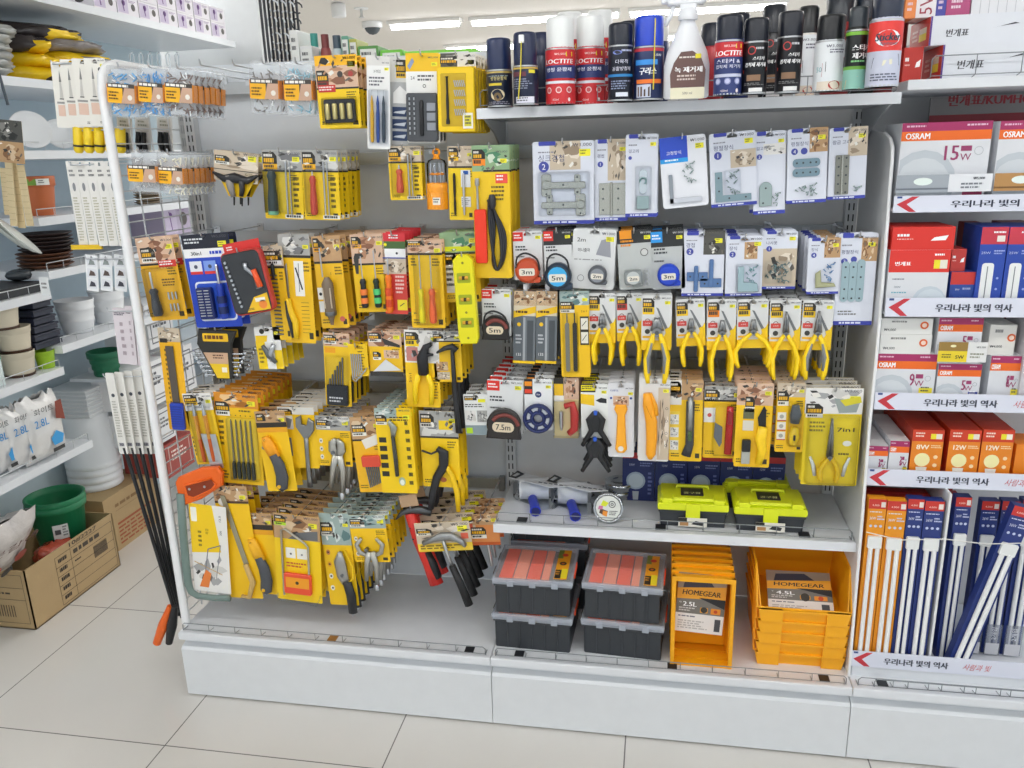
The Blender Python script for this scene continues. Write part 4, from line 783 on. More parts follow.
def b_plier(k, jaw='comb', inner=None, sub='#f2c81a', hd='white', red=True, seed=1, spread=None, vt=.4, vp=.66, vb=1.35, sc=1.0, body='#f4cc12'):
    k.base('#dedfde', 5); k.rect(0, .82, 1, 1, body, 1); k.pf([(.5, 1), (1, 1), (1, .5), (.8, .7)], body, 1.5); logo(k, .03, .06, .42, .22, sub, .8); k.price('3,000', .97, .06)
    k.pf([(.48, .22), (.56, .24), (.9, .62), (.82, .66)], '#777b7d', 2); k.pf([(.78, .62), (.92, .58), (.99, .8), (.9, .84)], '#efc612', 3); k.ring(.2, .47, 6, 1.6, '#8a5a50'); 
    if red: k.rrect(.04, .46, .36, .56, 1.5, '#d64a42', 3); k.txt('\uc2a4\ud504\ub9c1', .2, .51, 3.5, '#fff', w=12, l=4)
    k.circ(.2, .66, 6, '#3d3d3a', 2); k.rect(.04, .74, .36, .78, '#f0b81c', 2)
    pliers(k, .52, vt, vp, vb, jaw, inner=inner, spread=spread, sc=sc)
def b_reel(k):
    k.base('#eceeee', 4); k.rect(0, 0, .3, .3, '#2c2826', 1); k.rect(.02, .05, .28, .14, '#f0921c', 2); k.rect(.02, .2, .28, .28, '#e0442c', 2); k.circ(.5, .3, 8, '#2a3a6a', 2); k.txt('10m', .5, .3, 4, '#fff', l=3); k.price('3,000'); k.rect(.33, .4, .6, .62, '#f3f4f6', 3)
    X, Z = k.X, k.Z; m = k.p('reel'); R = k.W*.52; x, z = X(.5), Z(.74); c = ('#1d2a5e', .35)
    m.tube([(p[0], -12, p[1]) for p in arc(x, z, R-3, 0, 345, 20)], [(10, 5)]*21, c, 8, True); m.tube([(p[0], -12, p[1]) for p in arc(x, z, R*.42, 0, 330, 12)], [(10, 5)]*13, c, 8, True)
    for i in range(6): a = PI/3*i+.3; m.flat([(x+R*.4*math.cos(a), z+R*.4*math.sin(a)), (x+R*.9*math.cos(a), z+R*.9*math.sin(a))], 5, 5, c, -15)
    w = k.p('white_cord'); w.tube([(p[0], -9, p[1]) for p in arc(x, z, R*.68, 0, 345, 18)], [(5, R*.22)]*19, ('#dfe3e8', .4), 8, True)
def b_redbag(k):
    k.base('#ecd9a0', 3); k.rect(0, 0, .4, .36, '#2b2924', 1); k.rect(.02, .1, .38, .3, '#f0c020', 2); k.rect(0, .3, .4, .4, '#f2efe6', 2); photo(k, .4, 0, 1, .36, 'skin', 71)
    m = k.p('plumb_line_reel', 'red spool'); X, Z = k.X, k.Z; m.flat([(X(.45), Z(.46)), (X(.75), Z(.42)), (X(.84), Z(.6)), (X(.82), Z(.85)), (X(.6), Z(.93))], [8, 9, 11, 10, 8], 10, ('#d63a34', .35), -11); m2 = k.p('steel_weight'); m2.lathe([(2, Z(.88)), (5, Z(.8)), (5, Z(.55))], STEEL, X(.3), -10, 0, 8); k.blister(-.04, .38, 1.04, 1.0, 24, 'clear_bag')
def b_spring(k):
    k.base('#eceeea', 5); k.rect(0, 0, .55, .15, '#2b2924', 1); k.rect(.02, .02, .53, .12, '#f0e020', 2); k.bars(.05, .04, .5, .11, 2, '#222', 3); k.pf([(.0, .18), (.5, .2), (.5, .4), (0, .36)], '#f3c818', 1); k.price('1000'); k.pf([(.55, .3), (.75, .25), (.95, .27), (.95, .35), (.7, .34)], '#25272b', 2)
    for i, (v, du) in enumerate(((.5, .03), (.98, .0))):
        m = k.p('spring_clamp'); X, Z = k.X, k.Z; c = ('#1e2023', .45); y = -9-i*3; x = X(.52+du)
        m.prism([(x-4, Z(v)), (x+4, Z(v)), (x+17, Z(v+.15)), (x+9, Z(v+.36)), (x-9, Z(v+.36)), (x-17, Z(v+.15))], y-5, y+5, c, 2)
        for s_ in (-1, 1): m.flat([(x+s_*3, Z(v)), (x+s_*16, Z(v+.14)), (x+s_*10, Z(v+.34)), (x+s_*24, Z(v+.5)), (x+s_*34, Z(v+.62))], [5, 9, 8, 6, 5], 7, c, y)
        n = k.p('clamp_pad', 'blue tip'); n.lathe([(5, Z(v)-5), (6, Z(v)), (4, Z(v)+5)], ('#2a5fd0', .4), x, y-3, 0, 8)
def b_snap(k):
    k.base('#e4e5e8', 5); k.price('1000'); k.txt('\ub2e4\uc6a9\ub3c4', .25, .1, 5, '#3b50a0', w=20); k.circ(.12, .2, 3, '#3b50a0', 2); k.circ(.88, .2, 3, '#3b50a0', 2); photo(k, .2, .17, .8, .3, 'skin', 73); c = ('#ffb02a', .35)
    m = k.p('safety_cutter'); X, Z = k.X, k.Z; m.prism([(X(.24), Z(.34)), (X(.3), Z(.28)), (X(.7), Z(.28)), (X(.76), Z(.34)), (X(.66), Z(.42)), (X(.7), Z(.75)), (X(.74), Z(.88)), (X(.62), Z(.93)), (X(.38), Z(.93)), (X(.28), Z(.88)), (X(.32), Z(.75)), (X(.36), Z(.42))], -8, -1.5, c, 2); m.lathe([(7, -8.6), (7, -8)], ('#e9e5dc', .4), X(.5), 0, Z(.87), 12, 'y')
def b_bigcut(k):
    k.base('#e2e2e0', 5); k.price('3,000'); photo(k, .62, .1, 1, .98, 'beige', 75); c = ('#f9a81c', .35)
    for i in range(4): k.ring(.9, .35+.15*i, 3.4, .8, '#555', 4)
    k.flat_ = 0; m = k.p('ratchet_cutter'); X, Z = k.X, k.Z; m.flat([(X(.26), Z(.16)), (X(.3), Z(.3)), (X(.42), Z(.5)), (X(.44), Z(.72)), (X(.42), Z(.9)), (X(.4), Z(.95))], [9, 13, 14, 13, 12, 6], 9, c, -10); m.flat([(X(.38), Z(.16)), (X(.52), Z(.3)), (X(.56), Z(.42))], [3, 6, 7], 7, c, -10); m.flat([(X(.24), Z(.3)), (X(.42), Z(.44))], 1, 10.5, ('#c07c10', .4), -10)
def b_cutter(k):
    std(k, 'wood', .24, '#f6c514', None, None, '1000', 77, ln=False); k.rect(0, .0, .35, .3, '#e9e6de', 2); logo(k, .0, .02, .34, .14, '#f4efe2'); k.rect(0, .38, .3, .9, '#f5d24a', 2)
    for i in range(3): photo(k, .02, .42+.16*i, .28, .54+.16*i, 'white', i, 3)
    m = k.p('cutter_knife'); X, Z = k.X, k.Z; m.flat([(X(.62), Z(.25)), (X(.62), Z(.78)), (X(.52), Z(.92))], [10, 10, 12], 6, ('#3d4146', .45), -7); m.flat([(X(.62), Z(.2)), (X(.62), Z(.66))], [7, 7], 7, ('#9fa2a0', .3, .7), -7.5); m.box(X(.56), X(.68), -17, -13, Z(.72), Z(.6), ('#4a6038', .4), 2)
def b_redblade(k):
    std(k, 'grey', .2, '#f6c514', (.02, .05, .4, .16), '#f0eee4', '2,000', 79); k.rect(.0, .3, .3, .5, '#f1efe8', 2); k.circ(.15, .4, 5, '#d05a50', 3); m = k.p('scraper_blade'); X, Z = k.X, k.Z; m.prism([(X(.3), Z(.5)), (X(.5), Z(.56)), (X(.5), Z(.78)), (X(.44), Z(.84)), (X(.28), Z(.7))], -3, -1.5, DSTEEL)
    h = k.p('scraper_handle', 'translucent red handle'); h.flat([(X(.68), Z(.27)), (X(.68), Z(.5)), (X(.66), Z(.92))], [8, 9, 9], 7, ('#d42f30', .2), -8); h.box(X(.62), X(.74), -17, -14, Z(.5), Z(.32), ('#b8262a', .3), 2)
    k.blister(.24, .24, .84, .95, 20)
def b_util(k):
    std(k, 'skin', .26, '#f6c514', None, None, '1000', 81, ln=False); logo(k, .24, .16, .5, .28, '#f3efe4', .5); k.rect(.2, .3, .5, .42, '#6a6c50', 2); k.rect(.2, .44, .5, .56, '#ddd8c8', 2); X, Z = k.X, k.Z
    b = k.p('blade_dispenser'); b.box(X(.2), X(.44), -12, -1.5, Z(.8), Z(.66), BLACK, 2); b.box(X(.2), X(.44), -8, -1.5, Z(.95), Z(.78), ('#b8bab2', .3, .4), 1)
    m = k.p('knife_blade'); m.prism([(X(.64), Z(.5)), (X(.84), Z(.52)), (X(.82), Z(.3)), (X(.76), Z(.26)), (X(.6), Z(.4))], -5, -3, BLACK); h = k.p('knife_handle', 'yellow folding handle'); h.flat([(X(.76), Z(.5)), (X(.7), Z(.64)), (X(.78), Z(.78)), (X(.68), Z(.95))], [11, 13, 11, 8], 7, ('#fbcf1c', .35), -9)
def b_rotary(k):
    std(k, 'beige', .2, '#f6c514', (.03, .12, .42, .26), '#f3efe4', '1000', 83, ln=False)
    for i in range(3): k.rect(.05, .42+.14*i, .36, .54+.14*i, '#f0ede2', 2); k.circ(.2, .48+.14*i, 5, '#b0b0a8', 3); k.rect(.05, .53+.14*i, .36, .545+.14*i, '#d0503c', 4)
    m = k.p('blade_case'); X, Z = k.X, k.Z; m.flat([(X(.66), Z(.3)), (X(.68), Z(.44)), (X(.66), Z(.56))], [8, 13, 10], 7, ('#5b6064', .35), -8); h = k.p('mini_cutter', 'yellow cutter'); h.flat([(X(.68), Z(.62)), (X(.66), Z(.76)), (X(.62), Z(.87))], [8, 13, 8], 7, ('#fad01c', .35), -8); h.box(X(.62), X(.7), -17, -14, Z(.8), Z(.72), BLACK, 1)
    k.blister(.42, .26, .94, .9, 18)
def b_7in1(k):
    k.base('#f2d41c', 3); photo(k, 0, 0, 1, .26, 'white', 87); k.pf([(.5, .1), (.95, .14), (.9, .24), (.6, .25)], '#9aa4a0', 3); k.pf([(.6, .12), (.95, .08), (.98, .14), (.7, .18)], '#dcd030', 4); logo(k, .02, .16, .32, .26, '#f4efe4', .4); k.price('5,000', .97, .03)
    k.txt('7in1', .74, .42, 10, '#3a2c0c', w=k.W*.3, bold=.3); k.circ(.78, .56, 10, '#f0efe0', 2, rz=7); k.bars(.64, .66, .92, .7, 1, '#6a5a14'); k.bars(.1, .34, .4, .46, 3, '#8a7a1c')
    pliers(k, .48, .3, .7, .95, 'needle', '#ffd21a', spread=k.W*.16, sc=1.1)
    for u, s_ in ((.14, 1), (.84, -1)): m = k.p('knife_blade'); m.flat([(k.X(u), k.Z(.7)), (k.X(u+.07*s_), k.Z(.8)), (k.X(u+.1*s_), k.Z(.9))], [3, 5, 4], 1.5, ('#d9dcd4', .25, .5), -3)
    k.blister(.06, .27, .96, .98, 22)
# ---------------------------------------------------------------- left bay pegs
kw = dict
PEGS = [
 # top left bags
 ('plug_bag', 'bag', 'nearest bag of light blue wall plugs beside the frame', 122, 66, 125, 118, 29, a_bag, -.365, 2, .03, kw(fill='#3f9fdc')),
 ('plug_bag', 'bag', 'middle bag of light blue wall plugs', 152, 65, 154, 117, 26, a_bag, -.36, 2, .03, kw(fill='#2f95d8', seed=2)),
 ('plug_bag', 'bag', 'bag of brown wall plugs on the top left', 180, 66, 182, 117, 29, a_bag, -.36, 6, .026, kw(fill='#6a5044', seed=3)),
 ('screw_bag', 'bag', 'lower left bag of small silver screws', 142, 150, 146, 194, 29, a_bag, -.34, 2, .03, kw(fill='#b4b8bc', kind='s', seed=4)),
 ('screw_bag', 'bag', 'lower bag of cream wall plugs', 171, 152, 174, 196, 26, a_bag, -.33, 6, .026, kw(fill='#e8e4d0', seed=5)),
 ('fastener_bag', 'bag', 'bag of brown fasteners under the empty top hooks', 265, 61, 267, 114, 30, a_bag, -.28, 2, .03, kw(fill='#6a625c', n=40, seed=6)),
 ('fastener_bag', 'bag', 'bag of pale blue cord left of nut drivers', 298, 61, 301, 116, 29, a_bag, -.28, 2, .03, kw(fill='#88bcd0', n=60, seed=7)),
 # top row
 ('nut_driver_card', 'tool card', 'yellow card with four black banded sockets', 335, 55, 341, 128, 42, a_nutdriver, -.29, 3, .03, {}),
 ('knife_card', 'tool card', 'white card of yellow blue and black precision knives', 378, 56, 379, 149, 23, a_pens, -.29, 2, .03, {}),
 ('blade_card', 'tool card', 'grey card of knife blades beside the precision knives', 399, 57, 399, 145, 19, a_blades, -.27, 1, .03, {}),
 ('bit_set_card', 'tool card', 'grey boxed 24 piece bit set with yellow top', 422, 53, 424, 143, 33, a_bitset, -.29, 3, .03, {}),
 ('driver_set_card', 'tool card', 'yellow boxed precision driver set', 457, 53, 459, 132, 37, a_yelset, -.29, 6, .03, {}),
 # second row
 ('caulking_card', 'tool card', 'beige topped card with black winged caulking tool', 236, 152, 236, 182, 44, a_holster, -.27, 2, .035, {}),
 ('screwdriver_card', 'tool card', 'yellow card with dark green handled screwdriver', 281, 150, 285, 219, 39, a_driver1, -.28, 3, .027, kw(r=12.5, u=.28)),
 ('screwdriver_card', 'tool card', 'yellow card with long red handled screwdriver', 319, 150, 323, 220, 36, a_driver1, -.28, 6, .03, kw(hc='#d8503c', cap=None, hd='grey', u=.32, v=(.3, .36, .92), r=9, seed=3)),
 ('screwdriver_card', 'tool card', 'small yellow card with short red handled screwdriver', 404, 146, 407, 200, 33, a_driver1, -.28, 2, .03, kw(hc='#e8603c', cap=None, hd='beige', u=.35, v=(.34, .42, .86), r=9, seed=5)),
 ('bit_driver_tower', 'screwdriver set', 'orange and clear stacked bit driver tower', 436, 148, 438, 209, 21, a_tower, -.28, 1, .03, {}),
 ('precision_driver_card', 'tool card', 'narrow yellow card with black precision drivers', 460, 146, 462, 220, 25, a_precision, -.28, 2, .03, {}),
 ('soldering_iron_card', 'tool card', 'large yellow card with red soldering iron and black cord', 490, 145, 494, 278, 37, a_iron, -.3, 6, .026, {}),
 # third row
 ('screwdriver_card', 'tool card', 'leaning orange yellow card with grey stubby screwdriver', 153, 237, 170, 320, 37, a_5in1, -.34, 2, .03, {}),
 ('bit_set_card', 'tool card', 'bright blue 30in1 screwdriver bit card', 204, 234, 220, 327, 47, a_30in1, -.33, 2, .035, {}),
 ('ratchet_case', 'ratchet set', 'tilted black and red ratchet bit case', 240, 250, 257, 313, 41, a_ratchet, -.35, 1, .03, {}),
 ('bit_card', 'tool card', 'narrow yellow card with row of screwdriver bits', 272, 246, 283, 340, 19, a_bits_line, -.31, 5, .026, {}),
 ('knife_saw_card', 'tool card', 'yellow card with yellow handled folding blade', 293, 234, 301, 343, 31, a_knifesaw, -.3, 5, .034, {}),
 ('bit_driver_card', 'tool card', 'yellow card with translucent brown driver handle', 325, 236, 336, 328, 28, a_flashbits, -.3, 5, .036, {}),
 ('mini_driver_card', 'tool card', 'yellow card with orange and green mini screwdrivers', 366, 234, 374, 312, 33, a_twomini, -.29, 5, .026, {}),
 ('voltage_tester_card', 'tool card', 'red card with orange voltage tester', 393, 233, 397, 314, 23, a_vde, -.29, 6, .026, {}),
 ('flat_driver_card', 'tool card', 'yellow card with yellow and red thin screwdrivers', 424, 240, 429, 328, 34, a_twoflat, -.31, 6, .028, {}),
 ('spirit_level', 'spirit level', 'yellow green torpedo spirit level', 463, 254, 470, 343, 22, a_level, -.335, 1, .03, {}),
 ('spirit_level_card', 'tool card', 'grey and yellow card behind the spirit level', 458, 232, 463, 302, 38, a_levelcard, -.28, 4, .03, {}),
 # fourth row
 ('saw_blade_card', 'tool card', 'long orange card with saw blade and blue handle', 168, 328, 180, 430, 21, a_sawblade, -.33, 1, .03, {}),
 ('spanner_set', 'spanner set', 'set of six chrome spanners in black holder', 218, 328, 224, 378, 50, a_wrenchset, -.31, 2, .05, {}),
 ('mini_pliers_card', 'tool card', 'small white and yellow card with mini pliers', 266, 327, 272, 369, 25, a_caliper, -.31, 5, .03, {}),
 ('drill_bit_card', 'tool card', 'yellow card of graded drill bits', 336, 333, 339, 406, 26, a_drillbits, -.3, 5, .034, {}),
 ('hex_key_card', 'tool card', 'yellow holder card of seven hex keys', 357, 344, 360, 376, 19, a_hexyellow, -.31, 2, .03, {}),
 ('trowel_blade_card', 'tool card', 'card with white scraper blades in black edge', 384, 331, 387, 376, 33, a_blades2, -.3, 6, .028, {}),
 ('crimper_card', 'tool card', 'yellow 5in1 card with black headed crimper', 421, 330, 424, 407, 34, a_clampblk, -.3, 4, .036, {}),
 ('hammer_card', 'tool card', 'yellow card with slim black hammer', 446, 331, 449, 382, 28, a_hammer, -.3, 4, .04, {}),
 # fifth row
 ('glass_cutter_card', 'tool card', 'narrow yellow card with two orange tipped cutters', 196, 393, 211, 464, 28, a_2orange, -.33, 4, .026, {}),
 ('needle_file_card', 'tool card', 'yellow card of five needle files', 235, 393, 243, 484, 43, a_files, -.32, 8, .03, {}),
 ('folding_saw_card', 'tool card', 'yellow card with orange and grey folding saw', 269, 411, 283, 491, 30, a_foldsaw, -.33, 4, .036, {}),
 ('wrench_card', 'tool card', 'yellow card with steel adjustable wrench', 295, 407, 302, 468, 36, a_adjwrench, -.31, 7, .028, {}),
 ('locking_pliers_card', 'tool card', 'yellow card with curved steel locking pliers', 332, 416, 336, 466, 34, a_vise, -.31, 6, .032, kw(hd='grey', v=.72, u=.6, s=1.25)),
 ('hex_key_card', 'tool card', 'orange yellow card of red held hex keys', 364, 417, 375, 492, 30, a_hexred, -.32, 4, .032, {}),
 ('cable_knife_card', 'tool card', 'bright yellow card with grey cable knife', 392, 408, 400, 493, 36, a_stripper, -.325, 8, .026, {}),
 ('riveter_card', 'tool card', 'yellow card with black riveter and yellow lever', 438, 411, 442, 487, 38, a_riveter, -.3, 3, .04, {}),
 ('staple_card', 'tool card', 'small white card left of the 7.5m tape', 475, 394, 478, 435, 24, a_whiterow, -.29, 4, .03, {}),
 # bottom row
 ('hacksaw_blade_card', 'tool card', 'yellow card with curved pruning saw blade', 229, 486, 247, 598, 33, a_bladelong, -.335, 3, .03, {}),
 ('folding_saw_card', 'tool card', 'lower yellow card with grey handled folding saw', 256, 513, 267, 594, 29, a_foldsaw, -.33, 6, .036, kw(oc='#f6b820')),
 ('coping_saw_card', 'tool card', 'yellow card with red handled mini hacksaw', 296, 515, 300, 601, 45, a_coping, -.345, 6, .034, {}),
 ('pruner_card', 'tool card', 'yellow card with black handled pruner', 333, 513, 345, 605, 29, a_pruner, -.33, 6, .034, {}),
 ('locking_clamp_card', 'tool card', 'yellow card with wide jaw locking clamp', 366, 515, 373, 562, 36, a_vise, -.33, 6, .03, kw(v=.72, u=.5, cl=True, s=1.15)),
 ('claw_hammer', 'hammer', 'red and black handled claw hammer', 412, 506, 432, 585, 22, a_redhammer, -.3, 2, .06, {}),
 ('hammer_card', 'tool card', 'wide beige card round black gripped hammer', 441, 522, 446, 551, 55, a_hammercard, -.33, 5, .05, {}),
 ('hammer_card', 'tool card', 'orange card on chrome necked hammer', 482, 514, 486, 545, 30, a_orangecard, -.28, 3, .05, {}),
 # ---- right bay, upper row
 ('cup_hinge_card', 'hardware card', 'white card with two steel cupboard hinges', 563, 141, 564, 224, 61, b_cuphinge, -.28, 2, .03, {}),
 ('butt_hinge_card', 'hardware card', 'white card with steel butt hinge', 611, 139, 611, 221, 33, b_butthinge, -.27, 3, .03, {}),
 ('hook_card', 'hardware card', 'white card with small hook plate', 642, 134, 641, 217, 32, b_hasp, -.29, 3, .03, {}),
 ('bracket_card', 'hardware card', 'blue cornered card with white angle bracket', 682, 136, 686, 207, 46, b_shelfL, -.29, 1, .03, {}),
 ('corner_plate_card', 'hardware card', 'card with L shaped corner plate and screws', 732, 132, 734, 206, 46, b_Lflat, -.285, 1, .03, {}),
 ('latch_card', 'hardware card', 'card with round topped latch plate', 770, 131, 769, 214, 32, b_latch, -.28, 3, .03, {}),
 ('flat_plate_card', 'hardware card', 'card with two short rounded flat plates', 808, 128, 806, 203, 40, b_plates, -.285, 2, .03, {}),
 ('long_hinge_card', 'hardware card', 'cream card with long dark hinge', 849, 127, 846, 199, 38, b_longhinge, -.28, 2, .03, {}),
 # second row
 ('tape_measure_card', 'tape measure', 'card with red 3m tape measure', 527, 231, 529, 280, 29, b_tape, -.29, 4, .038, kw(dark=False, r=.42, v=.78)),
 ('tape_measure_card', 'tape measure', 'card with round light blue 5m tape measure', 557, 230, 559, 283, 28, b_tape, -.29, 4, .038, kw(txt='5m', c='#2a3a4c', face='#3fb0e8', r=.48, v=.85)),
 ('tape_measure_card', 'tape measure', 'plain white card with grey 2m tape measure', 595, 229, 592, 289, 43, b_tape2w, -.29, 4, .038, {}),
 ('tape_measure_card', 'tape measure', 'grey card with square silver 2m tape measure', 634, 230, 637, 289, 35, b_tape2g, -.285, 4, .038, {}),
 ('tape_measure_card', 'tape measure', 'grey card with royal blue 3m tape measure', 667, 230, 669, 289, 33, b_tape, -.285, 4, .038, kw(txt='3m', c='#2448c8', hdr='#2a9ae8', hu=(0, .35), body='#c2c6c4', strap=False, r=.34, v=.74)),
 ('t_hinge_card', 'hardware card', 'card with blue T shaped hinge', 704, 232, 702, 296, 42, b_thinge, -.285, 4, .028, {}),
 ('bracket_card', 'hardware card', 'card with pale angled small bracket', 745, 236, 743, 296, 37, b_brk, -.285, 7, .026, {}),
 ('screw_card', 'hardware card', 'card with bag of loose steel screws', 781, 231, 778, 289, 34, b_screws, -.28, 4, .028, {}),
 ('corner_bracket_card', 'hardware card', 'card with brass coloured corner bracket', 825, 238, 822, 294, 32, b_corner, -.285, 8, .024, {}),
 ('long_plate_card', 'hardware card', 'tall card with three long rounded plates', 859, 233, 852, 325, 39, b_longplates, -.28, 2, .03, {}),
 # third row
 ('tape_measure_card', 'tape measure', 'card with black 5m tape below the soldering irons', 496, 289, 497, 336, 29, b_tape, -.3, 3, .038, kw(txt='5m', c='#26221f', dark=False, r=.46, v=.8, sq='arch')),
 ('blade_box', 'blade box', 'left narrow grey box of knife blades', 525, 291, 524, 363, 22, b_cutbox, -.29, 4, .026, {}),
 ('blade_box', 'blade box', 'grey blade box crossed by hanging strap', 547, 291, 546, 363, 21, b_cutbox, -.29, 4, .026, {}),
 ('file_card', 'tool card', 'yellow 2 in 1 card with flat files', 574, 291, 576, 377, 29, b_filepair, -.3, 3, .028, {}),
 ('pliers_card', 'pliers card', 'card with short yellow cutters beside the files', 602, 293, 602, 343, 27, b_plier, -.29, 5, .03, kw(jaw='cut', vb=1.42, seed=1)),
 ('pliers_card', 'pliers card', 'yellow card with red accented side cutters', 629, 293, 630, 341, 26, b_plier, -.285, 5, .03, kw(jaw='cut', sub='#c83a34', vb=1.5, body='#f4cc12', spread=22)),
 ('pliers_card', 'pliers card', 'card with grey and yellow heavy combination pliers', 657, 295, 656, 350, 30, b_plier, -.31, 4, .032, kw(jaw='big', inner='#8a8c8c', vb=1.6, sc=1.25)),
 ('pliers_card', 'pliers card', 'card with short yellow pliers beside the grey ones', 690, 299, 691, 346, 29, b_plier, -.29, 5, .03, kw(vb=1.42)),
 ('pliers_card', 'pliers card', 'card with straight handled yellow pliers', 722, 299, 721, 350, 29, b_plier, -.29, 5, .03, kw(vb=1.6, sub='#f08a1c', spread=24)),
 ('pliers_card', 'pliers card', 'card with wide gripped short yellow pliers', 753, 299, 752, 348, 31, b_plier, -.29, 5, .03, kw(jaw='cut', vb=1.38, spread=40)),
 ('pliers_card', 'pliers card', 'card with yellow long nose pliers', 786, 300, 784, 350, 31, b_plier, -.29, 5, .03, kw(jaw='needle', vt=.22, vb=1.58, spread=28)),
 ('pliers_card', 'pliers card', 'rightmost card with grey lined long nose pliers', 819, 300, 815, 350, 31, b_plier, -.29, 5, .03, kw(jaw='needle', inner='#8a8c8c', vt=.2, vb=1.58, sc=1.2)),
 # fourth row
 ('tape_measure_card', 'tape measure', 'card with large black 7.5m tape measure', 505, 380, 505, 434, 36, b_tape, -.3, 7, .042, kw(txt='7.5m', c='#2a2624', dark=False, r=.47, v=.78, pr='5,000', strap=False, sq='arch')),
 ('cord_reel_card', 'tool card', 'card with dark blue hand reel', 538, 379, 539, 430, 28, b_reel, -.3, 6, .034, {}),
 ('plumb_bag', 'tool card', 'clear bag with red spool and steel weight', 566, 378, 567, 436, 25, b_redbag, -.29, 5, .034, {}),
 ('spring_clamp_card', 'tool card', 'white card with two black blue tipped spring clamps', 594, 384, 595, 438, 27, b_spring, -.3, 4, .036, {}),
 ('cutter_card', 'tool card', 'white card with orange safety cutter', 621, 383, 621, 457, 26, b_snap, -.3, 6, .022, {}),
 ('ratchet_cutter_card', 'tool card', 'white card with long curved orange cutter', 655, 379, 653, 461, 31, b_bigcut, -.32, 3, .028, {}),
 ('cutter_card', 'tool card', 'yellow card with grey bladed cutter knife', 687, 380, 685, 461, 33, b_cutter, -.3, 5, .026, {}),
 ('scraper_card', 'tool card', 'yellow card with translucent red scraper handle', 724, 386, 721, 458, 38, b_redblade, -.29, 6, .034, {}),
 ('utility_knife_card', 'tool card', 'yellow card with yellow folding utility knife', 756, 383, 751, 467, 36, b_util, -.31, 7, .026, {}),
 ('mini_cutter_card', 'tool card', 'yellow card with grey blade case and mini cutter', 792, 383, 788, 452, 28, b_rotary, -.3, 7, .026, {}),
 ('multi_pliers_card', 'tool card', 'large yellow 7in1 card with needle nose pliers', 835, 388, 828, 485, 57, b_7in1, -.3, 4, .032, {}),
]
for (nm, cat, desc, tx, ty, bx, by, w, art, y, n, sp, kws) in PEGS:
    hang(nm, cat, desc, tx, ty, bx, by, w, art, y, n, sp, group=desc.split(' with ')[0]+' hook row' if n > 1 else None, kw=kws)
# empty hooks at the top left of the bay
for (px, py, lb) in ((203, 62, 'empty chrome hook nearest the white side frame'), (236, 62, 'empty chrome hook left of the brown fasteners')):
    P = aty(px, py, -.28); hook(P.x, P.z-.008, -.28, lb)
# ---------------------------------------------------------------- gondola shelving
ENA = ('#e2e5e9', .35, 0, 'enamel'); PAN = ('#e0e6ec', .5, 0, 'enamel'); PANR = ('#e6e6e5', .5, 0, 'enamel')
def wire_rail(mb, x0, x1, y, z, h=30, dy=18, step=75, c=('#8f9498', .35, .6)):
    """low wire guard along a shelf front, in mm"""
    mb.tube([(x0, y+dy, z+2), (x0, y, z+4), (x0, y, z+h-6), (x0+6, y, z+h), (x1-6, y, z+h), (x1, y, z+h-6), (x1, y, z+4), (x1, y+dy, z+2)], 1.25, c, 5)
    mb.tube([(x0, y, z+6), (x1, y, z+6)], 1.0, c, 5)
    n = int((x1-x0)/step)
    for i in range(1, n): x = x0+(x1-x0)*i/n; mb.tube([(x, y, z+h), (x, y, z+6), (x, y+dy, z+2)], 1.0, c, 5)
BX = (0.0, .9, 1.8, 2.7); BD = .40; BH = .208
for i, nm in enumerate(('left', 'middle', 'right')):
    x0, x1 = BX[i]*1000+1, BX[i+1]*1000-1
    t = thing('gondola_base', nm+' white base deck of the shelving with kick panel', 'shelf', (0, 0, 0), 'gondola bases')
    m = MB(); m.box(x0, x1, -BD*1000, 0, BH*1000-14, BH*1000, ENA, 2); m.box(x0, x1, -BD*1000-2, -BD*1000+8, BH*1000-22, BH*1000-1, ENA, 2); part('deck', m, t)
    m = MB(); m.prism([(-BD*1000+26, BH*1000-16), (-BD*1000+26, BH*1000-44), (-BD*1000+8, BH*1000-50), (-BD*1000+2, BH*1000-56), (-BD*1000+2, 6), (-BD*1000+30, 6), (-BD*1000+36, BH*1000-44), (-BD*1000+36, BH*1000-16)], x0, x1, ('#dfe2e5', .3, 0, 'enamel'), 0, 'x'); m.box(x0+4, x1-4, -BD*1000+28, -BD*1000+34, 0, 6, ('#9a9da0', .5)); part('kick_panel', m, t)
    if i < 2 or 1:
        m = MB(); wire_rail(m, x0+12, x1-14, -BD*1000+8, BH*1000, 26, 24); part('wire_guard', m, t, 'thin chrome wire guard')
        for fx in ((.5, .93) if i == 0 else (.08, .52, .93)): m = MB(); m.box(x0+fx*900-12, x0+fx*900+12, -BD*1000+16, -BD*1000+44, BH*1000, BH*1000+2.5, ('#a8773c' if fx == .5 else '#23252a', .4)); part('guard_clip', m, t)
# back panels
m = MB(); m.box(0, 900, 0, 14, BH*1000, 1735, PAN); bp = single('back_panel', m, 'pale grey back panel behind the yellow tool cards', 'panel')
m = MB(); m.box(902, 1800, 0, 14, BH*1000, 1700, PANR); single('back_panel', m, 'grey back panel behind the white hardware cards', 'panel')
# slotted uprights
def upright(x, z1, lb):
    m = MB(); m.box(x-14, x+14, -26, -.5, 5, z1, ('#d5d8da', .4, 0, 'enamel'), 0)
    z = 240
    while z < z1-40:
        for dx in (-6, 5): m.box(x+dx-1.6, x+dx+1.6, -26.8, -26, z, z+17, ('#2c2e31', .6))
        z += 27
    single('slotted_upright', m, lb, 'upright', group='slotted uprights')
upright(16, 1730, 'slotted upright at the white mesh frame'); upright(900, 1700, 'slotted upright between the two tool bays'); upright(1783, 1700, 'slotted upright by the bulb display divider')
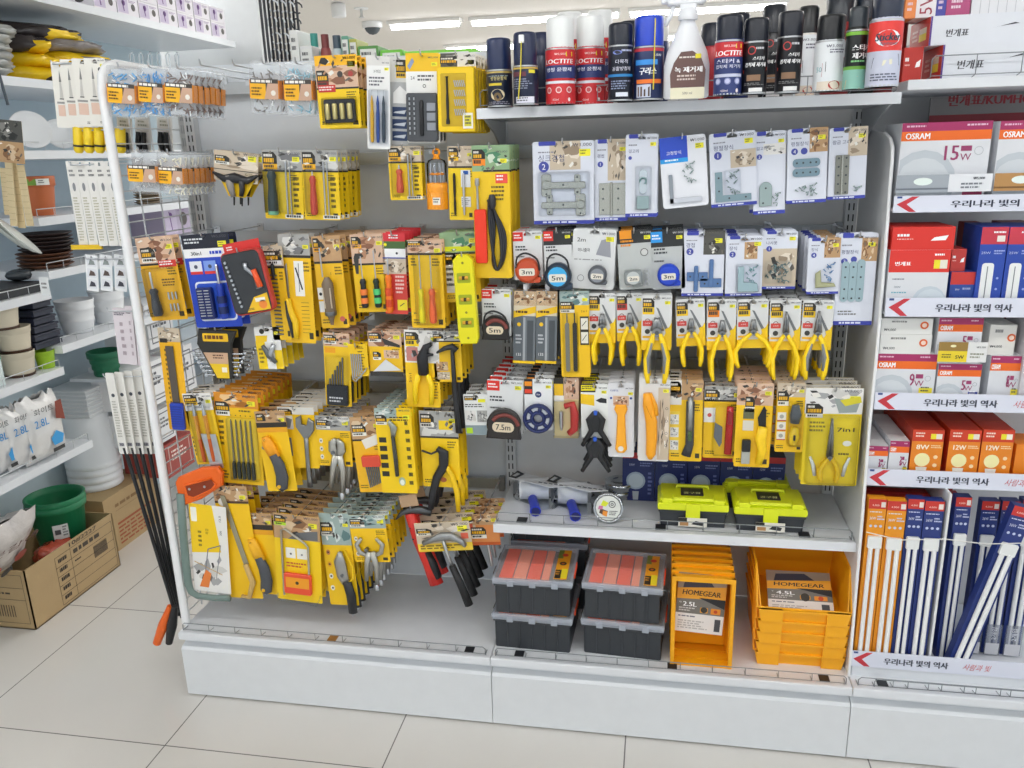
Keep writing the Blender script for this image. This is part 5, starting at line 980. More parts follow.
# crossbars carrying the hooks
def bar(x0, x1, z, lb):
    m = MB(); m.box(x0, x1, -32, -20, z-16, z+16, ('#b3b8bb', .35, .5), 1)
    for x in (x0, x1-16): m.box(x, x+16, -36, -18, z-22, z+22, ('#9da2a6', .35, .5), 1)
    single('crossbar', m, lb, 'rail', group='hook crossbars')
def zof(px, py, y): return aty(px, py, y).z*1000
for x0, x1, px, py, y, lb in ((34, 880, 299, 72, -.28, 'top crossbar of the left tool bay'), (34, 880, 319, 157, -.28, 'second crossbar of the left tool bay'), (34, 880, 330, 243, -.3, 'third crossbar of the left tool bay'),
                              (34, 880, 360, 338, -.3, 'fourth crossbar of the left tool bay'), (34, 880, 330, 414, -.31, 'fifth crossbar of the left tool bay'), (34, 880, 330, 518, -.33, 'lowest crossbar of the left tool bay'),
                              (920, 1764, 700, 143, -.28, 'top crossbar of the right tool bay'), (920, 1764, 700, 240, -.285, 'second crossbar of the right tool bay'), (920, 1764, 650, 302, -.29, 'third crossbar of the right tool bay'), (920, 1764, 650, 389, -.3, 'lowest crossbar of the right tool bay')):
    bar(x0, x1, zof(px, py, y)-8, lb)
# shelves of the middle bay
def shelf(x0, x1, d, z, lb, gy=8, gh=45, br=True, clips=()):
    t = thing('shelf', lb, 'shelf', (0, 0, 0))
    m = MB(); m.box(x0, x1, -d, -27, z-20, z, ENA, 2); m.box(x0, x1, -d-1, -d+4, z-23, z-1, ENA); part('shelf_board', m, t)
    m = MB(); wire_rail(m, x0+8, x1-10, -d+gy, z, gh, 22, 85); part('wire_guard', m, t, 'thin chrome wire guard')
    if br:
        for x in (x0+4, x1-8): m = MB(); m.prism([(-27, z-21), (-d*.85, z-21), (-d*.5, z-52), (-27, z-110)], x, x+4, ('#b9bdc0', .4, 0, 'enamel'), 0, 'x'); part('bracket', m, t)
    for fx in clips: X = x0+fx*(x1-x0); m = MB(); m.box(X-13, X+13, -d+16, -d+44, z, z+3, ('#23252a', .4)); part('guard_clip', m, t)
    return t
SM = .555; shelf(904, 1796, 320, SM*1000, 'white shelf holding paint rollers and yellow tool boxes', 8, 30, True, (.08, .48, .87))
ST = 1.5795; shelf(904, 1796, 330, ST*1000, 'white top shelf holding the aerosol cans', 6, 38, True)
# end panel between tool bay and bulbs
def yoff(px, py): return atx(px, py, 1.8)
pts = [yoff(px, py) for px, py in ((850, 662), (856, 590), (862, 520), (869, 430), (877, 350), (886, 240), (892, 160))]
m = MB(); prof = [(p.y*1000, p.z*1000) for p in pts]; tp = prof[-1]
prof[0] = (-352, BH*1000)
prof += [(tp[0]+6, tp[1]+26), (tp[0]+30, tp[1]+44), (tp[0]+80, tp[1]+56), (-30, tp[1]+70), (-30, BH*1000)]
m.prism(prof, 1797, 1803, ('#e2e4e6', .4, 0, 'enamel'), 0, 'x')
m.tube([(1800, a, b) for a, b in prof[:-2]], 4, ('#f2f3f4', .35), 6)
single('divider_panel', m, 'white divider panel between tool cards and light bulbs', 'panel')
# white mesh side frame at the left end
t = thing('mesh_side_frame', 'white wire mesh side frame at the left end of the tools', 'frame', (0, 0, 0))
fy = -355; zt = 1715
m = MB(); m.tube([(0, fy, BH*1000+2), (0, fy, zt-70), (0, fy+8, zt-30), (0, fy+30, zt-8), (0, fy+65, zt), (0, -40, zt), (0, -20, zt-10), (0, -16, zt-40), (0, -16, BH*1000+2)], 12, ('#f0f1f2', .35), 8); part('tube', m, t)
m = MB(); WH = ('#dfe2e4', .35, .2)
z = BH*1000+30
while z < zt-30: m.tube([(0, fy, z), (0, -16, z)], 1.8, WH, 5); z += 38
for y in (-270, -185, -100): m.tube([(0, y, BH*1000+12), (0, y, zt)], 2.2, WH, 5)
part('mesh', m, t)
m = MB()
z = 300
while z < 1650:
    for dy in (-44, -34): m.box(-3, 3, dy-2, dy+2, z, z+22, ('#b6babd', .4))
    z += 34
m.box(-2, 2, -52, -26, 240, 1690, ('#dcdfe0', .4)); part('slotted_strip', m, t)
# ---------------------------------------------------------------- aerosols on the top shelf
def can(x0, x1, yt, yb, desc, art, capc='#1b2130', caph=.2, cap_r=.92, body='#1f2a48', straw=None, z=ST, group=None, neck=True, cat='aerosol can', dy=0, name='aerosol_can', capm=None):
    P = atz((x0+x1)/2, yb, z); d = (P-CAM).dot(CF); r = (x1-x0)/2*d/FPX*.985; cx, cy = P.x, P.y+r+dy
    T = aty((x0+x1)/2, yt, cy); H = (T.z-z)*1000+2; r *= 1000
    t = thing(name, desc, cat, (cx, cy, z+.0005), group)
    zc = H*(1-caph); m = MB()
    m.lathe([(r*.94, 0), (r, 1.5), (r, zc-8), (r*.97, zc-5), (r*.86, zc)], (body, .28, .1), n=24)
    m.lathe([(r*1.01, 0), (r*1.01, 3)], ('#c4c6c8', .3, .7), n=24); m.lathe([(r*1.005, zc-8), (r*1.005, zc-5)], ('#c4c6c8', .3, .7), n=24)
    ang = math.atan2(CAM.x-cx, -(CAM.y-cy))     # print turned towards the aisle
    f = Face(m, 2*PI*r, zc-9, Matrix.Translation((0, 0, zc-9)) @ Matrix.Rotation(rnd.uniform(-.1, .2), 4, 'Z'), r)
    f.u = lambda a: .5+(a-.5)*.36
    art(f); part('can_body', m, t)
    c = MB(); cr = r*cap_r
    c.lathe([(cr, zc-4), (cr, H-6), (cr*.95, H-2), (cr*.85, H), (.01, H)], capm or (capc, .3), n=20); cp = part('cap', c, t)
    if straw:
        s = MB(); s.tube([(-r*.1, -r-3, H*.86), (-r*.2, -r-3, H*.5), (-r*.45, -r-2.5, H*.08)] if straw == 'l' else [(r*.4, -r-2, H*.95), (r*.35, -r-2, H*.12)], 1.3, ('#e8d83a', .3), 5); s.box(-r*.3, r*.1, -r-4, -r+2, H*.84, H*.95, ('#f3f4f5', .3), 1) if straw == 'l' else None; part('spray_straw', s, cp, 'yellow straw')
    return t
def cf(art):                                   # label helper: u in 0..1 over the visible front third
    def g(f):
        class V: pass
        F = Face(f.mb, f.W*.36, f.H, f.Mx, f.R); F.full = f; art(F)
    return g
def L_navy(F):
    F.full.rect(0, 0, 1, .05, '#c9b060', 1.5); F.txt('\ubc29\uccad\uc724\ud65c\uc81c', .5, .2, 8, '#e8d88a', w=36); F.rect(.1, .33, .6, .4, '#d8c030', 2); F.bars(.1, .12, .9, .16, 1, '#9aa', 2); F.circ(.45, .66, 16, '#d8c8a0', 2, rz=12); F.circ(.45, .72, 9, '#7a6440', 3); F.bars(.1, .85, .9, .95, 2, '#889', 2)
def L_straw(F):
    F.full.rect(0, 0, 1, .05, '#c9a850', 1.5); F.rect(.04, .12, .6, .24, '#6a3440', 2); F.rect(.7, .07, .95, .16, '#e8dc3a', 2); F.bars(.08, .3, .9, .6, 5, '#8a8fa4', 2); F.rect(.2, .78, .9, .95, '#e2e2ee', 2); F.bars(.25, .8, .85, .93, 2, '#667', 3)
def L_loct(F, navy=False):
    if navy: F.full.rect(0, 0, 1, 1, '#2e3c74', 1)
    F.full.rect(0, .0, 1, .28, '#cf2e34', 2); F.full.rect(0, .28, 1, .52, '#2e3a70', 2)
    F.txt('LOCTITE', .5, .21, 9, '#ffffff', w=F.W*.92, l=3, bold=.5, slant=.12); F.txt('\u20a93,000', .55, .08, 5, '#f7e0d8', l=3, w=24); F.rrect(.72, .04, .95, .12, 1, '#f0e02c', 3)
    F.txt('\uc2a4\ud2f0\ucee4 &' if navy else '\ubc29\uccad \uc724\ud65c\uc81c', .5, .36, 8, '#eef0ff', w=F.W*.8, l=3, bold=.3)
    if navy: F.txt('\uc811\ucc29\uc81c \uc81c\uac70\uc81c', .5, .46, 7, '#eef0ff', w=F.W*.85, l=3)
    F.full.rect(0, .57, 1, .62, '#e6e8f0', 2) if not navy else F.rect(0, .6, 1, .66, '#c8cce0', 3)
    if not navy: F.full.rect(0, .62, 1, 1, '#cf2e34', 2)
    for i in range(3): F.circ(.18+.32*i, .74, 6.5, '#f2d8d6' if not navy else '#8a93c0', 3); F.circ(.18+.32*i, .74, 4.5, '#cf5a5c' if not navy else '#c8cce8', 4)
    F.txt('450ml', .4, .92, 4, '#f4e8e6', l=3); F.circ(.82, .92, 3, '#f4e8e6', 3, rz=4)
def L_multi(F):
    F.circ(.35, .1, 10, '#7b8ad0', 2, rz=4); F.bars(.5, .05, .95, .12, 1, '#b8c0e0', 2); F.txt('\ub2e4\ubaa9\uc801', .5, .27, 8, '#eef', w=26, slant=.1); F.txt('\uc724\ud65c\ubc29\uccad\uc81c', .5, .4, 8, '#eef', w=40, slant=.1); F.full.rect(0, .5, 1, .55, '#2d86c8', 2); F.bars(.1, .62, .9, .8, 4, '#8f9ab8', 2); F.rect(.3, .84, .75, .92, '#dfe4f0', 2)
def L_grease(F):
    F.full.rect(0, 0, 1, .06, '#c23a48', 2); F.txt('3,000', .75, .14, 5, '#fff', w=18); F.rect(.05, .22, .75, .32, '#3a92e0', 2); F.txt('\uad6c\ub9ac\uc2a4', .45, .44, 14, '#ffffff', w=36, bold=.7, slant=.15); F.rect(.1, .6, .9, .68, '#ef7a2a', 2); F.rect(.1, .7, .55, .95, '#c8cede', 2); F.pf([(.15, .93), (.15, .74), (.3, .74), (.3, .93)], '#6a5248', 3); F.pf([(.35, .93), (.35, .8), (.52, .74), (.52, .93)], '#503a34', 3)
def L_black(F):
    F.ring(.35, .14, 8, 2, '#c23a3a', 2); F.bars(.5, .08, .95, .16, 1, '#c8c8cc', 2); F.txt('\uc2a4\ud2f0\ucee4', .6, .3, 7, '#f2f2f2', w=22, slant=.15, bold=.3); F.txt('\uc811\ucc29\uc81c \uc81c\uac70\uc81c', .5, .42, 8, '#f2f2f2', w=42, slant=.15, bold=.3); F.pf([(0, .58), (0, .52), (1, .47), (1, .53)], '#d8442e', 2); F.rect(.2, .62, .7, .74, '#8a6a50', 2); F.bars(.1, .78, .9, .84, 2, '#777', 2); F.rect(.3, .88, .8, .96, '#e4e4e4', 2)
def L_whitered(F):
    F.full.rect(0, .0, 1, 1, '#e9edf0', 1); F.txt('\u20a93,000', .55, .08, 6, '#556', w=32); F.pf([(.2, .7), (.2, .42), (.95, .3), (.95, .66)], '#b8323a', 2); F.pf([(.3, .6), (.3, .4), (.95, .32), (.95, .54)], '#3a2428', 3); F.bars(.4, .14, .95, .24, 2, '#667', 2); F.rect(.05, .8, .95, .98, '#e4d8c8', 2); F.circ(.6, .88, 12, '#b8423a', 3, rz=8); F.txt('50', .1, .55, 9, '#6ab0b8')
def L_green(F):
    F.full.rect(0, 0, 1, .06, '#7ab83c', 2); F.txt('\uc2a4\ud2f0\ucee4', .6, .28, 11, '#f2f2f2', w=34, bold=.5); F.txt('\uc81c\uac70\uc81c', .6, .42, 11, '#f2f2f2', w=32, bold=.5); F.bars(.2, .5, .9, .56, 1, '#8c8', 2); F.full.rect(0, .6, 1, .66, '#6aa43a', 2); F.full.rect(0, .66, 1, 1, '#8cc0b0', 1.5); F.pf([(.0, 1), (.05, .84), (.5, .78), (.8, .86), (.6, 1)], '#e2b070', 3)
def L_sticker(F):
    F.full.rect(0, 0, 1, .45, '#e03a34', 1); F.pf([(0, .6), (0, .52), (1, .36), (1, .45)], '#f2f2f4', 2); F.circ(.5, .26, 22, '#f4f6fa', 3, rz=14); F.txt('Sticker', .5, .24, 13, '#2a3c4c', w=44, l=4, slant=.15, bold=.6); F.txt('Remover', .55, .34, 6, '#3a6a7c', w=30, l=4); F.full.rect(0, .45, 1, 1, '#c6cadb', 1)
    F.pf([(.1, .72), (.15, .55), (.85, .5), (.92, .68)], '#5a6070', 3); F.pf([(.4, .68), (.42, .6), (.65, .58), (.66, .66)], '#e4e0c8', 4); F.bars(.1, .8, .9, .93, 3, '#5a5f74', 3)
can(485, 511, 40, 107, 'navy gold banded aerosol can at the left end of top shelf', cf(L_navy), '#1d2b52', .42, .95, '#1c2438')
can(511.5, 537, 34, 105, 'dark aerosol can with yellow straw across its front', cf(L_straw), '#1c2648', .42, .92, '#242b44', 'l')
g = 'red lubricant aerosols'
can(544, 574, 19, 104, 'left red aerosol can with white cap', cf(L_loct), '#eef0ef', .33, .93, '#cf2e34')
can(574.5, 604, 17.5, 104, 'right red aerosol can with white cap', cf(L_loct), '#eef0ef', .33, .93, '#cf2e34')
can(607, 632, 25, 101, 'black aerosol can with blue stripe between red and blue cans', cf(L_multi), '#151c2c', .25, .97, '#161c2c')
can(632.5, 663, 18, 100, 'aerosol can with bright blue cap and yellow straw', cf(L_grease), '#2246c8', .33, .96, '#22305e', 'r')
can(714, 742, 17, 95, 'navy and red aerosol can right of the trigger sprayer', cf(lambda F: L_loct(F, True)), '#161c2c', .28, .94, '#2e3c74')
can(742.5, 767, 20, 94, 'black aerosol can beside the navy and red can', cf(L_black), '#191d28', .27, .98, '#17181d')
can(776, 801, 13.5, 93, 'taller looking black aerosol can with red and white print', cf(L_black), '#191d28', .27, .98, '#17181d')
can(815, 844, 17, 91, 'white and red aerosol can with black cap', cf(L_whitered), '#1a1c20', .3, .95, '#e9edf0')
can(844.5, 866, 9, 89, 'black can with green bands and teal foot', cf(L_green), '#3a4046', .24, .85, '#1b1f1e')
can(869, 901, -6, 86.5, 'red and lilac sticker remover aerosol at shelf right end', cf(L_sticker), '#20283c', .26, .9, '#c6cadb')
# second rank
def behind(x0, x1, yt, desc, body, capc, dy, yb=96, caph=.28): can(x0, x1, yt, yb, desc, lambda f: f.rect(0, .1, 1, .5, body, 1), capc, caph, .94, body, dy=0)
def can2(px, y, w, H, desc, body, capc, art=None, caph=.28, capr=.94):
    P = aty(px, 60, y); r = w/2; t = thing('aerosol_can', desc, 'aerosol can', (P.x, y, ST+.0005), 'second rank of aerosol cans'); m = MB()
    m.lathe([(r*.94, 0), (r, 1.5), (r, H*(1-caph)-6), (r*.88, H*(1-caph))], (body, .28, .1), n=20)
    if art: f = Face(m, 2*PI*r, H*(1-caph)-6, Matrix.Translation((0, 0, H*(1-caph)-6)), r); cf(art)(f)
    part('can_body', m, t); c = MB(); c.lathe([(r*capr, H*(1-caph)-2), (r*capr, H-5), (r*.85*capr, H), (.01, H)], (capc, .3), n=18); part('cap', c, t)
for px, y, w, H, d, b, c, a in ((498, -.18, 56, 148, 'navy aerosol behind the gold banded can', '#1c2438', '#1d2b52', L_navy), (542, -.2, 56, 165, 'dark aerosol behind the straw can', '#242b44', '#1c2648', None),
    (570, -.18, 62, 208, 'red white capped aerosol behind the left red can', '#cf2e34', '#eef0ef', L_loct), (600, -.18, 62, 208, 'red white capped aerosol behind the right red can', '#cf2e34', '#eef0ef', L_loct),
    (630, -.19, 56, 180, 'black aerosol behind the blue striped can', '#161c2c', '#151c2c', None), (656, -.18, 58, 190, 'blue capped aerosol behind the grease can', '#22305e', '#e8e8e4', None), (712, -.2, 56, 165, 'navy aerosol behind the sprayer shoulder', '#b3323a', '#161c2c', None),
    (737, -.18, 56, 185, 'navy aerosol behind the navy and red can', '#2e3c74', '#161c2c', None), (772, -.2, 54, 195, 'black aerosol filling the gap between black cans', '#17181d', '#191d28', L_black), (806, -.19, 46, 190, 'white and red tube shaped can behind', '#e4e0d8', '#1a1c20', L_whitered),
    (836, -.19, 60, 215, 'black capped aerosol behind the white can', '#8a2c30', '#2a3038', None), (862, -.17, 56, 225, 'dark capped can behind the green banded can', '#1b1f1e', '#242c38', None), (890, -.18, 60, 210, 'dark aerosol behind the sticker remover', '#7a2c2e', '#20283c', None)):
    can2(px, y, w, H, d, b, c, a)
# trigger sprayer
P = atz(686, 98, ST); d = (P-CAM).dot(CF); hw = 23*d/FPX*1000; H = (aty(686, 0, P.y+.03).z-ST)*1000+14
t = thing('spray_bottle', 'white trigger spray bottle with brown label', 'spray bottle', (P.x, P.y+.03, ST+.0005))
m = MB(); Wc = ('#eceef2', .35)
prof = [(hw*.9, 0), (hw*.98, 4), (hw*.98, H*.32), (hw*.85, H*.45), (hw*.55, H*.6), (hw*.32, H*.72), (hw*.3, H*.76)]
m.lathe(prof, Wc, n=22, sy=.6); f = Face(m, hw*1.5, H*.36, Matrix.Translation((2, -hw*.6, H*.44))); 
f.pf([(.02, .95), (.98, .95), (1, .5), (.85, .15), (.62, .0), (.3, .02), (.1, .3), (0, .6)], '#6b4f4a', 6); f.txt('\ub179 \uc81c\uac70\uc81c', .52, .48, 11, '#ffffff', w=hw*1.15, l=7, bold=.5); f.bars(.25, .14, .8, .22, 1, '#e8e0d8', 7); f.bars(.2, .62, .85, .8, 2, '#d8c8c0', 7); f.rect(.02, .95, .98, 1.25, '#e9e4c8', 6); f.txt('500 ml', .5, 1.1, 5, '#6a6458', l=7); f.rrect(.7, .08, .86, .2, 1, '#e8dc2c', 8)
part('bottle', m, t)
m = MB(); m.lathe([(hw*.4, H*.74), (hw*.42, H*.76), (hw*.42, H*.83), (hw*.3, H*.85)], Wc, n=14)
m.box(-hw*.95, hw*.75, -14, 14, H*.88, H*.99, Wc, 6); m.box(-hw*1.15, -hw*.9, -8, 8, H*.9, H*.97, Wc, 3); m.box(-hw*.35, hw*.35, -12, 12, H*.83, H*.9, Wc, 3); m.flat([(-hw*.6, H*.89), (-hw*.72, H*.8), (-hw*.95, H*.7)], [5, 5, 4], 6, Wc); part('trigger_head', m, t)

# ---------------------------------------------------------------- paint rollers
for i, (dx, lb) in enumerate(((0, 'left mini paint roller with blue handle in clear bag'), (40, 'right mini paint roller with blue handle beside round tins'))):
    P = atz(534+dx, 518+i*5, SM); t = thing('paint_roller', lb, 'paint roller', (P.x, P.y, SM), 'paint rollers'); t.rotation_euler = (0, 0, .12)
    m = MB(); m.tube([(4, 8, 15), (0, 50, 15), (-6, 86, 16)], [15, 13, 13], ('#2238c0', .4), 12); m.lathe([(12, -1), (11, 0)], ('#141c60', .5), 4, 8, 15, 12, 'y'); part('blue_handle', m, t)
    m = MB(); m.tube([(-42, 118, 34), (38, 118, 34)], 30, ('#e9ebee', .8), 18); m.tube([(-44, 118, 34), (-46, 118, 34)], 12, ('#8a8f94', .4), 10); part('roller_sleeve', m, t)
    m = MB(); m.tube([(-6, 84, 16), (-8, 92, 20), (-50, 96, 26), (-52, 118, 34), (-44, 118, 34)], 2.6, STEEL, 6); part('wire_frame', m, t)
    m = MB(); m.prism([(-72, 130), (40, 60), (92, 66), (60, 100), (-50, 176)], 60, 62, ('#e8eaee', .35), 0, 'z')
    m.prism([(-72, 132), (-52, 120), (-30, 152), (-50, 176)], 62.2, 63, ('#22252e', .4), 0, 'z'); m.prism([(-62, 138), (-54, 132), (-42, 150), (-50, 158)], 63.1, 64, ('#dfe2e6', .4), 0, 'z')
    for q in range(5): m.prism([(10+q*14, 92-q*5), (19+q*14, 87-q*5), (22+q*14, 90-q*5), (13+q*14, 96-q*5)], 62.2, 62.8, ('#5a5f68', .4), 0, 'z')
    part('header_card', m, t, 'white header card'); m = MB(); m.prism([(-60, 112), (20, 40), (60, 50), (76, 78), (50, 140), (-50, 160)], 1, 59, CLEAR, 8, 'z'); part('clear_bag', m, t)
# ---------------------------------------------------------------- round tins
P = atz(617, 502, SM)
for i, lb in enumerate(('bottom chrome round tin lying on the shelf', 'upper chrome round tin lying on the other')):
    m = MB(); m.lathe([(38, 0), (41, 2), (40, 10), (42, 12), (42, 20), (38, 22), (26, 22.5), (24, 20), (.01, 20)], ('#cfd3d6', .15, .95), n=26); single('round_tin', m, lb, 'tin', (P.x+.006*i, P.y+.045, SM+.0005+.0232*i), 'chrome tins')
t = thing('round_tin', 'standing round tin with coloured paper label', 'tin', (atz(608, 523, SM).x, atz(608, 523, SM).y+.012, SM+.0375)); t.rotation_euler = (-.3, 0, 0)
m = MB(); m.lathe([(.01, -6), (33, -6), (34, -9), (38, -9), (39, -6), (39, 10), (36, 12), (.01, 12)], ('#b9bdbf', .2, .85), 0, 0, 0, 28, 'y')
f = Face(m, 66, 66, Matrix.Translation((0, -7, 33))); f.circ(.5, .5, 32, '#dfe2dc', 1); f.pf([(.15, .7), (.2, .52), (.5, .62), (.42, .82)], '#5a4030', 2); f.pf([(.2, .4), (.3, .2), (.52, .3), (.4, .45)], '#d8e02c', 2); f.pf([(.28, .78), (.3, .6), (.48, .64), (.45, .84)], '#e89028', 3); f.pf([(.1, .56), (.14, .42), (.3, .42), (.28, .56)], '#d07aa0', 3); f.ring(.65, .35, 9, 2, '#30343a', 3); f.ring(.65, .35, 4, 2, '#30343a', 3); f.bars(.55, .6, .9, .8, 3, '#44484c', 3)
part('tin_body', m, t)
# ---------------------------------------------------------------- yellow lidded tool boxes
def toolbox(px0, px1, pyb, lb, lab=True, y=None):
    a = atz(px0, pyb-2, SM); b = atz(px1, pyb, SM); yf = (a.y+b.y)/2 if y is None else y; a = aty(px0, pyb, yf); b = aty(px1, pyb, yf); W = (b.x-a.x)*1000; w = W/2; D = 105
    t = thing('tool_box', lb, 'tool box', ((a.x+b.x)/2, yf, SM), 'yellow lidded tool boxes'); YG = ('#dfe81c', .38); G = ('#33373c', .5)
    m = MB(); m.prism([(-w*.9, 0), (w*.9, 0), (w*.95, 45), (-w*.95, 45)], 0, D, G, 4); m.box(-w*.97, w*.97, -3, D+3, 39, 46, G, 2); part('box_body', m, t)
    m = MB(); m.box(-w, w, -5, D+5, 46, 65, YG, 3); m.prism([(-w*.96, 65), (w*.96, 65), (w*.9, 76), (-w*.9, 76)], 2, D-2, YG, 5)
    for s_ in (-1, 1): m.box(s_*w*.72-w*.16, s_*w*.72+w*.16, -6, D*.3, 65, 77.6, YG, 3)
    f = Face(m, w*.8, 36, Matrix.Translation((0, 28, 86.5)) @ Matrix.Rotation(-PI/2, 4, 'X') @ Matrix.Translation((0, 0, 18)))
    ld = part('lid', m, t, 'yellow green lid')
    m = MB(); m.box(-w*.34, w*.3, 22, 66, 76, 79, ('#1e2022', .4), 1)
    f = Face(m, w*.6, 22, Matrix.Translation((-w*.02, 33, 79.3)) @ Matrix.Rotation(-PI/2, 4, 'X')); f.Z = lambda v: -v*22+11; f.txt('\uacf5\uad6c\ud568', .5, .5, 12, '#e9ec9a', w=w*.48, l=1, bold=.6); part('lid_plate', m, ld, 'black plate on the lid')
    m = MB(); m.box(-w*.2, w*.2, -10, -4, 22, 66, YG, 2); part('latch', m, t, 'yellow latch')
    m = MB(); m.tube([(-w*.45, 70, 74), (-w*.45, 72, 82), (w*.45, 72, 82), (w*.45, 70, 74)], 4, YG, 8); part('handle', m, ld)
    if lab:
        m = MB(); m.box(-w*.4, w*.4, -11.5, -10.6, 6, 30, ('#ece8dc', .4)); f = Face(m, w*.8, 24, Matrix.Translation((0, -11.6, 30))); f.rect(0, 0, .3, .4, '#2b2b28', 1); f.pf([(.45, .7), (.6, .3), (.9, .5), (.85, .85)], '#34363a', 2); f.rect(.05, .5, .35, .9, '#b98a5a', 1); part('label_card', m, t)
toolbox(657, 728, 528, 'yellow lidded tool box behind the shelf guard on the left')
toolbox(733, 806, 533, 'yellow lidded tool box at the right of the shelf')
ty = atz(760, 533, SM).y
toolbox(722, 790, 508, 'yellow lidded tool box behind the other two', False, ty+.14)
# ---------------------------------------------------------------- bulb boxes at the back of the shelf
def pbox(name, lb, cat, x0, x1, y0, y1, z0, z1, c, art=None, group=None, side=None, top=None, roll=0, rz=0):
    """printed carton, metres; front face at y0"""
    w, h, d = (x1-x0)*1000, (z1-z0)*1000, (y1-y0)*1000; m = MB(); m.box(-w/2, w/2, 0, d, 0, h, (c, .45, 0, 'carton'))
    if art: art(Face(m, w, h, Matrix.Translation((0, -.05, h))))
    if side: side(Face(m, d, h, Matrix.Translation((-w/2-.05, d/2, h)) @ Matrix.Rotation(-PI/2, 4, 'Z')))
    if top: F = Face(m, w, d, Matrix.Translation((0, d, h+.05)) @ Matrix.Rotation(-PI/2, 4, 'X')); top(F)
    return single(name, m, lb, cat, ((x0+x1)/2, y0, z0), group, rz, roll)
def A_globe(F): F.rect(0, 0, 1, .12, '#b8262c', 1); F.txt('10W', .3, .25, 7, '#b8c0e0', w=14); F.bars(.55, .2, .95, .3, 2, '#7f8cc4'); F.circ(.42, .58, F.W*.3, '#9fb0c0'); F.circ(.42, .58, F.W*.24, '#b9c6ce', 2); F.pf([(.34, .98), (.5, .98), (.52, .8), (.32, .8)], '#b0b8be', 2); F.bars(.8, .4, .95, .9, 6, '#6f7cb8')
for i in range(5):
    a = aty(622+32.5*i, 485, -.13); b = aty(622+32.5*(i+1), 485, -.13)
    pbox('bulb_box', ('leftmost', 'second', 'middle', 'fourth', 'rightmost')[i]+' of the navy globe bulb boxes at the shelf back', 'bulb box', a.x+.0008, b.x-.0008, -.13, -.045, SM, SM+.14, '#1f2c66', A_globe, 'navy globe bulb boxes')

# ---------------------------------------------------------------- organizer boxes on the base
def organizer(x0, x1, yf, z, lb, H=.088, D=.2, rz=0):
    w = (x1-x0)*500; h = H*1000; d = D*1000; t = thing('organizer_box', lb, 'organizer box', ((x0+x1)/2, yf, z), 'orange topped organizer boxes'); t.rotation_euler = (0, 0, rz); G = ('#34383d', .5)
    m = MB(); lid = h-18
    m.box(-w*.93, w*.93, 6, d-6, 0, lid, G, 3)
    for i in range(5): x = -w*.93+(i+1)*w*1.86/6; m.box(x-1, x+1, 3.5, 6, 2, lid-2, ('#3d4147', .5))
    m.box(-w*.97, w*.97, 2, d-2, lid-6, lid, G, 2); part('box_body', m, t)
    m = MB(); LC = mat('#ccd3de', .15, 0, 'milky', f=.45)
    def fr(a, b, c_, e, z0, z1): m.box(a, b, c_, e, z0, z1, LC, 0)
    m.box(-w, w, 0, d, lid, lid+6, LC, 2)
    for a, b, c_, e in ((-w, w, 0, 7), (-w, w, d-7, d), (-w, -w+7, 7, d-7), (w-7, w, 7, d-7)): m.box(a, b, c_, e, lid+6, lid+17, LC, 1)
    for i in range(3): x = -w*.62+i*w*.55; m.box(x, x+w*.16, -2.5, 1, lid-4, lid+12, LC, 1)
    m.box(-w+7, w-7, 7, d-7, lid+15.2, lid+17, mat('#ffffff', .12, 0, 'milky', f=.1)); ld = part('lid', m, t, 'translucent grey lid')
    m = MB(); OR = ('#ff5a2c', .4)
    xs = [-w*.86, -w*.5, -w*.16, w*.2, w*.5]
    for i in range(4):
        c = OR if i % 2 == 0 else ('#ff9c7a', .4)
        for j in range(2): y = 12+j*(d-24)/2; m.box(xs[i]+1, xs[i+1]-2 if i < 3 else xs[i+1]-w*.1, y, y+(d-24)/2-2, lid+6.4, lid+12, c, 1)
    part('compartment_trays', m, t, 'orange compartment trays')
    m = MB(); m.box(w*.52, w*.84, 14, d-18, lid+17.2, lid+17.8, ('#f2a820', .4)); F = Face(m, w*.32, d-32, Matrix.Translation((w*.68, d-18, lid+17.9)) @ Matrix.Rotation(-PI/2, 4, 'X')); F.circ(.55, .18, w*.08, '#d8402c'); F.circ(.5, .48, w*.09, '#2a2420'); F.circ(.5, .48, w*.04, '#c8662c', 2); F.rect(.04, .7, .5, .98, '#26221e', 1); F.rect(.5, .66, .98, .98, '#f2e02c', 1.5); F.rect(0, 0, .4, .3, '#7a8a3a', .8); F.bars(.08, .75, .46, .9, 2, '#e8a030', 3)
    part('label_card', m, ld, 'orange and yellow label')
    m = MB(); m.box(w-2, w+3, d*.25, d*.6, lid+2, lid+16, OR, 1); part('side_clip', m, t); m = MB(); m.box(-w-4, -w+2, d*.2, d*.4, lid-18, lid+12, BLACK, 1); part('side_clip', m, t); m = MB(); m.box(-w-4, -w+2, d*.6, d*.8, lid-18, lid+12, BLACK, 1); part('side_clip', m, t)
B1 = BH
def orgat(px0, px1, pyb, lb, z, dy=0, rz=0, H=.104, D=.19):
    a = atz(px0, pyb, z); b = atz(px1, pyb, z); y = a.y*.5+b.y*.5+dy; a = aty(px0, pyb, y); b = aty(px1, pyb, y); organizer(a.x-.004, b.x+.004, y, z, lb, H, D, rz); return y
yA = orgat(494, 571, 651, 'lower left organizer box under another', BH, 0, -.03)
def orgup(px0, px1, pyb, lb, y, z, rz=0, H=.104, D=.19): a = aty(px0, pyb, y); b = aty(px1, pyb, y); organizer(a.x-.004, b.x+.004, y, z, lb, H, D, rz)
orgup(494, 571, 600, 'orange topped organizer box on the left stack', yA+.002, BH+.1055, .01)
yB = orgat(582, 662, 658, 'lower right organizer box under another', BH, 0, -.06)
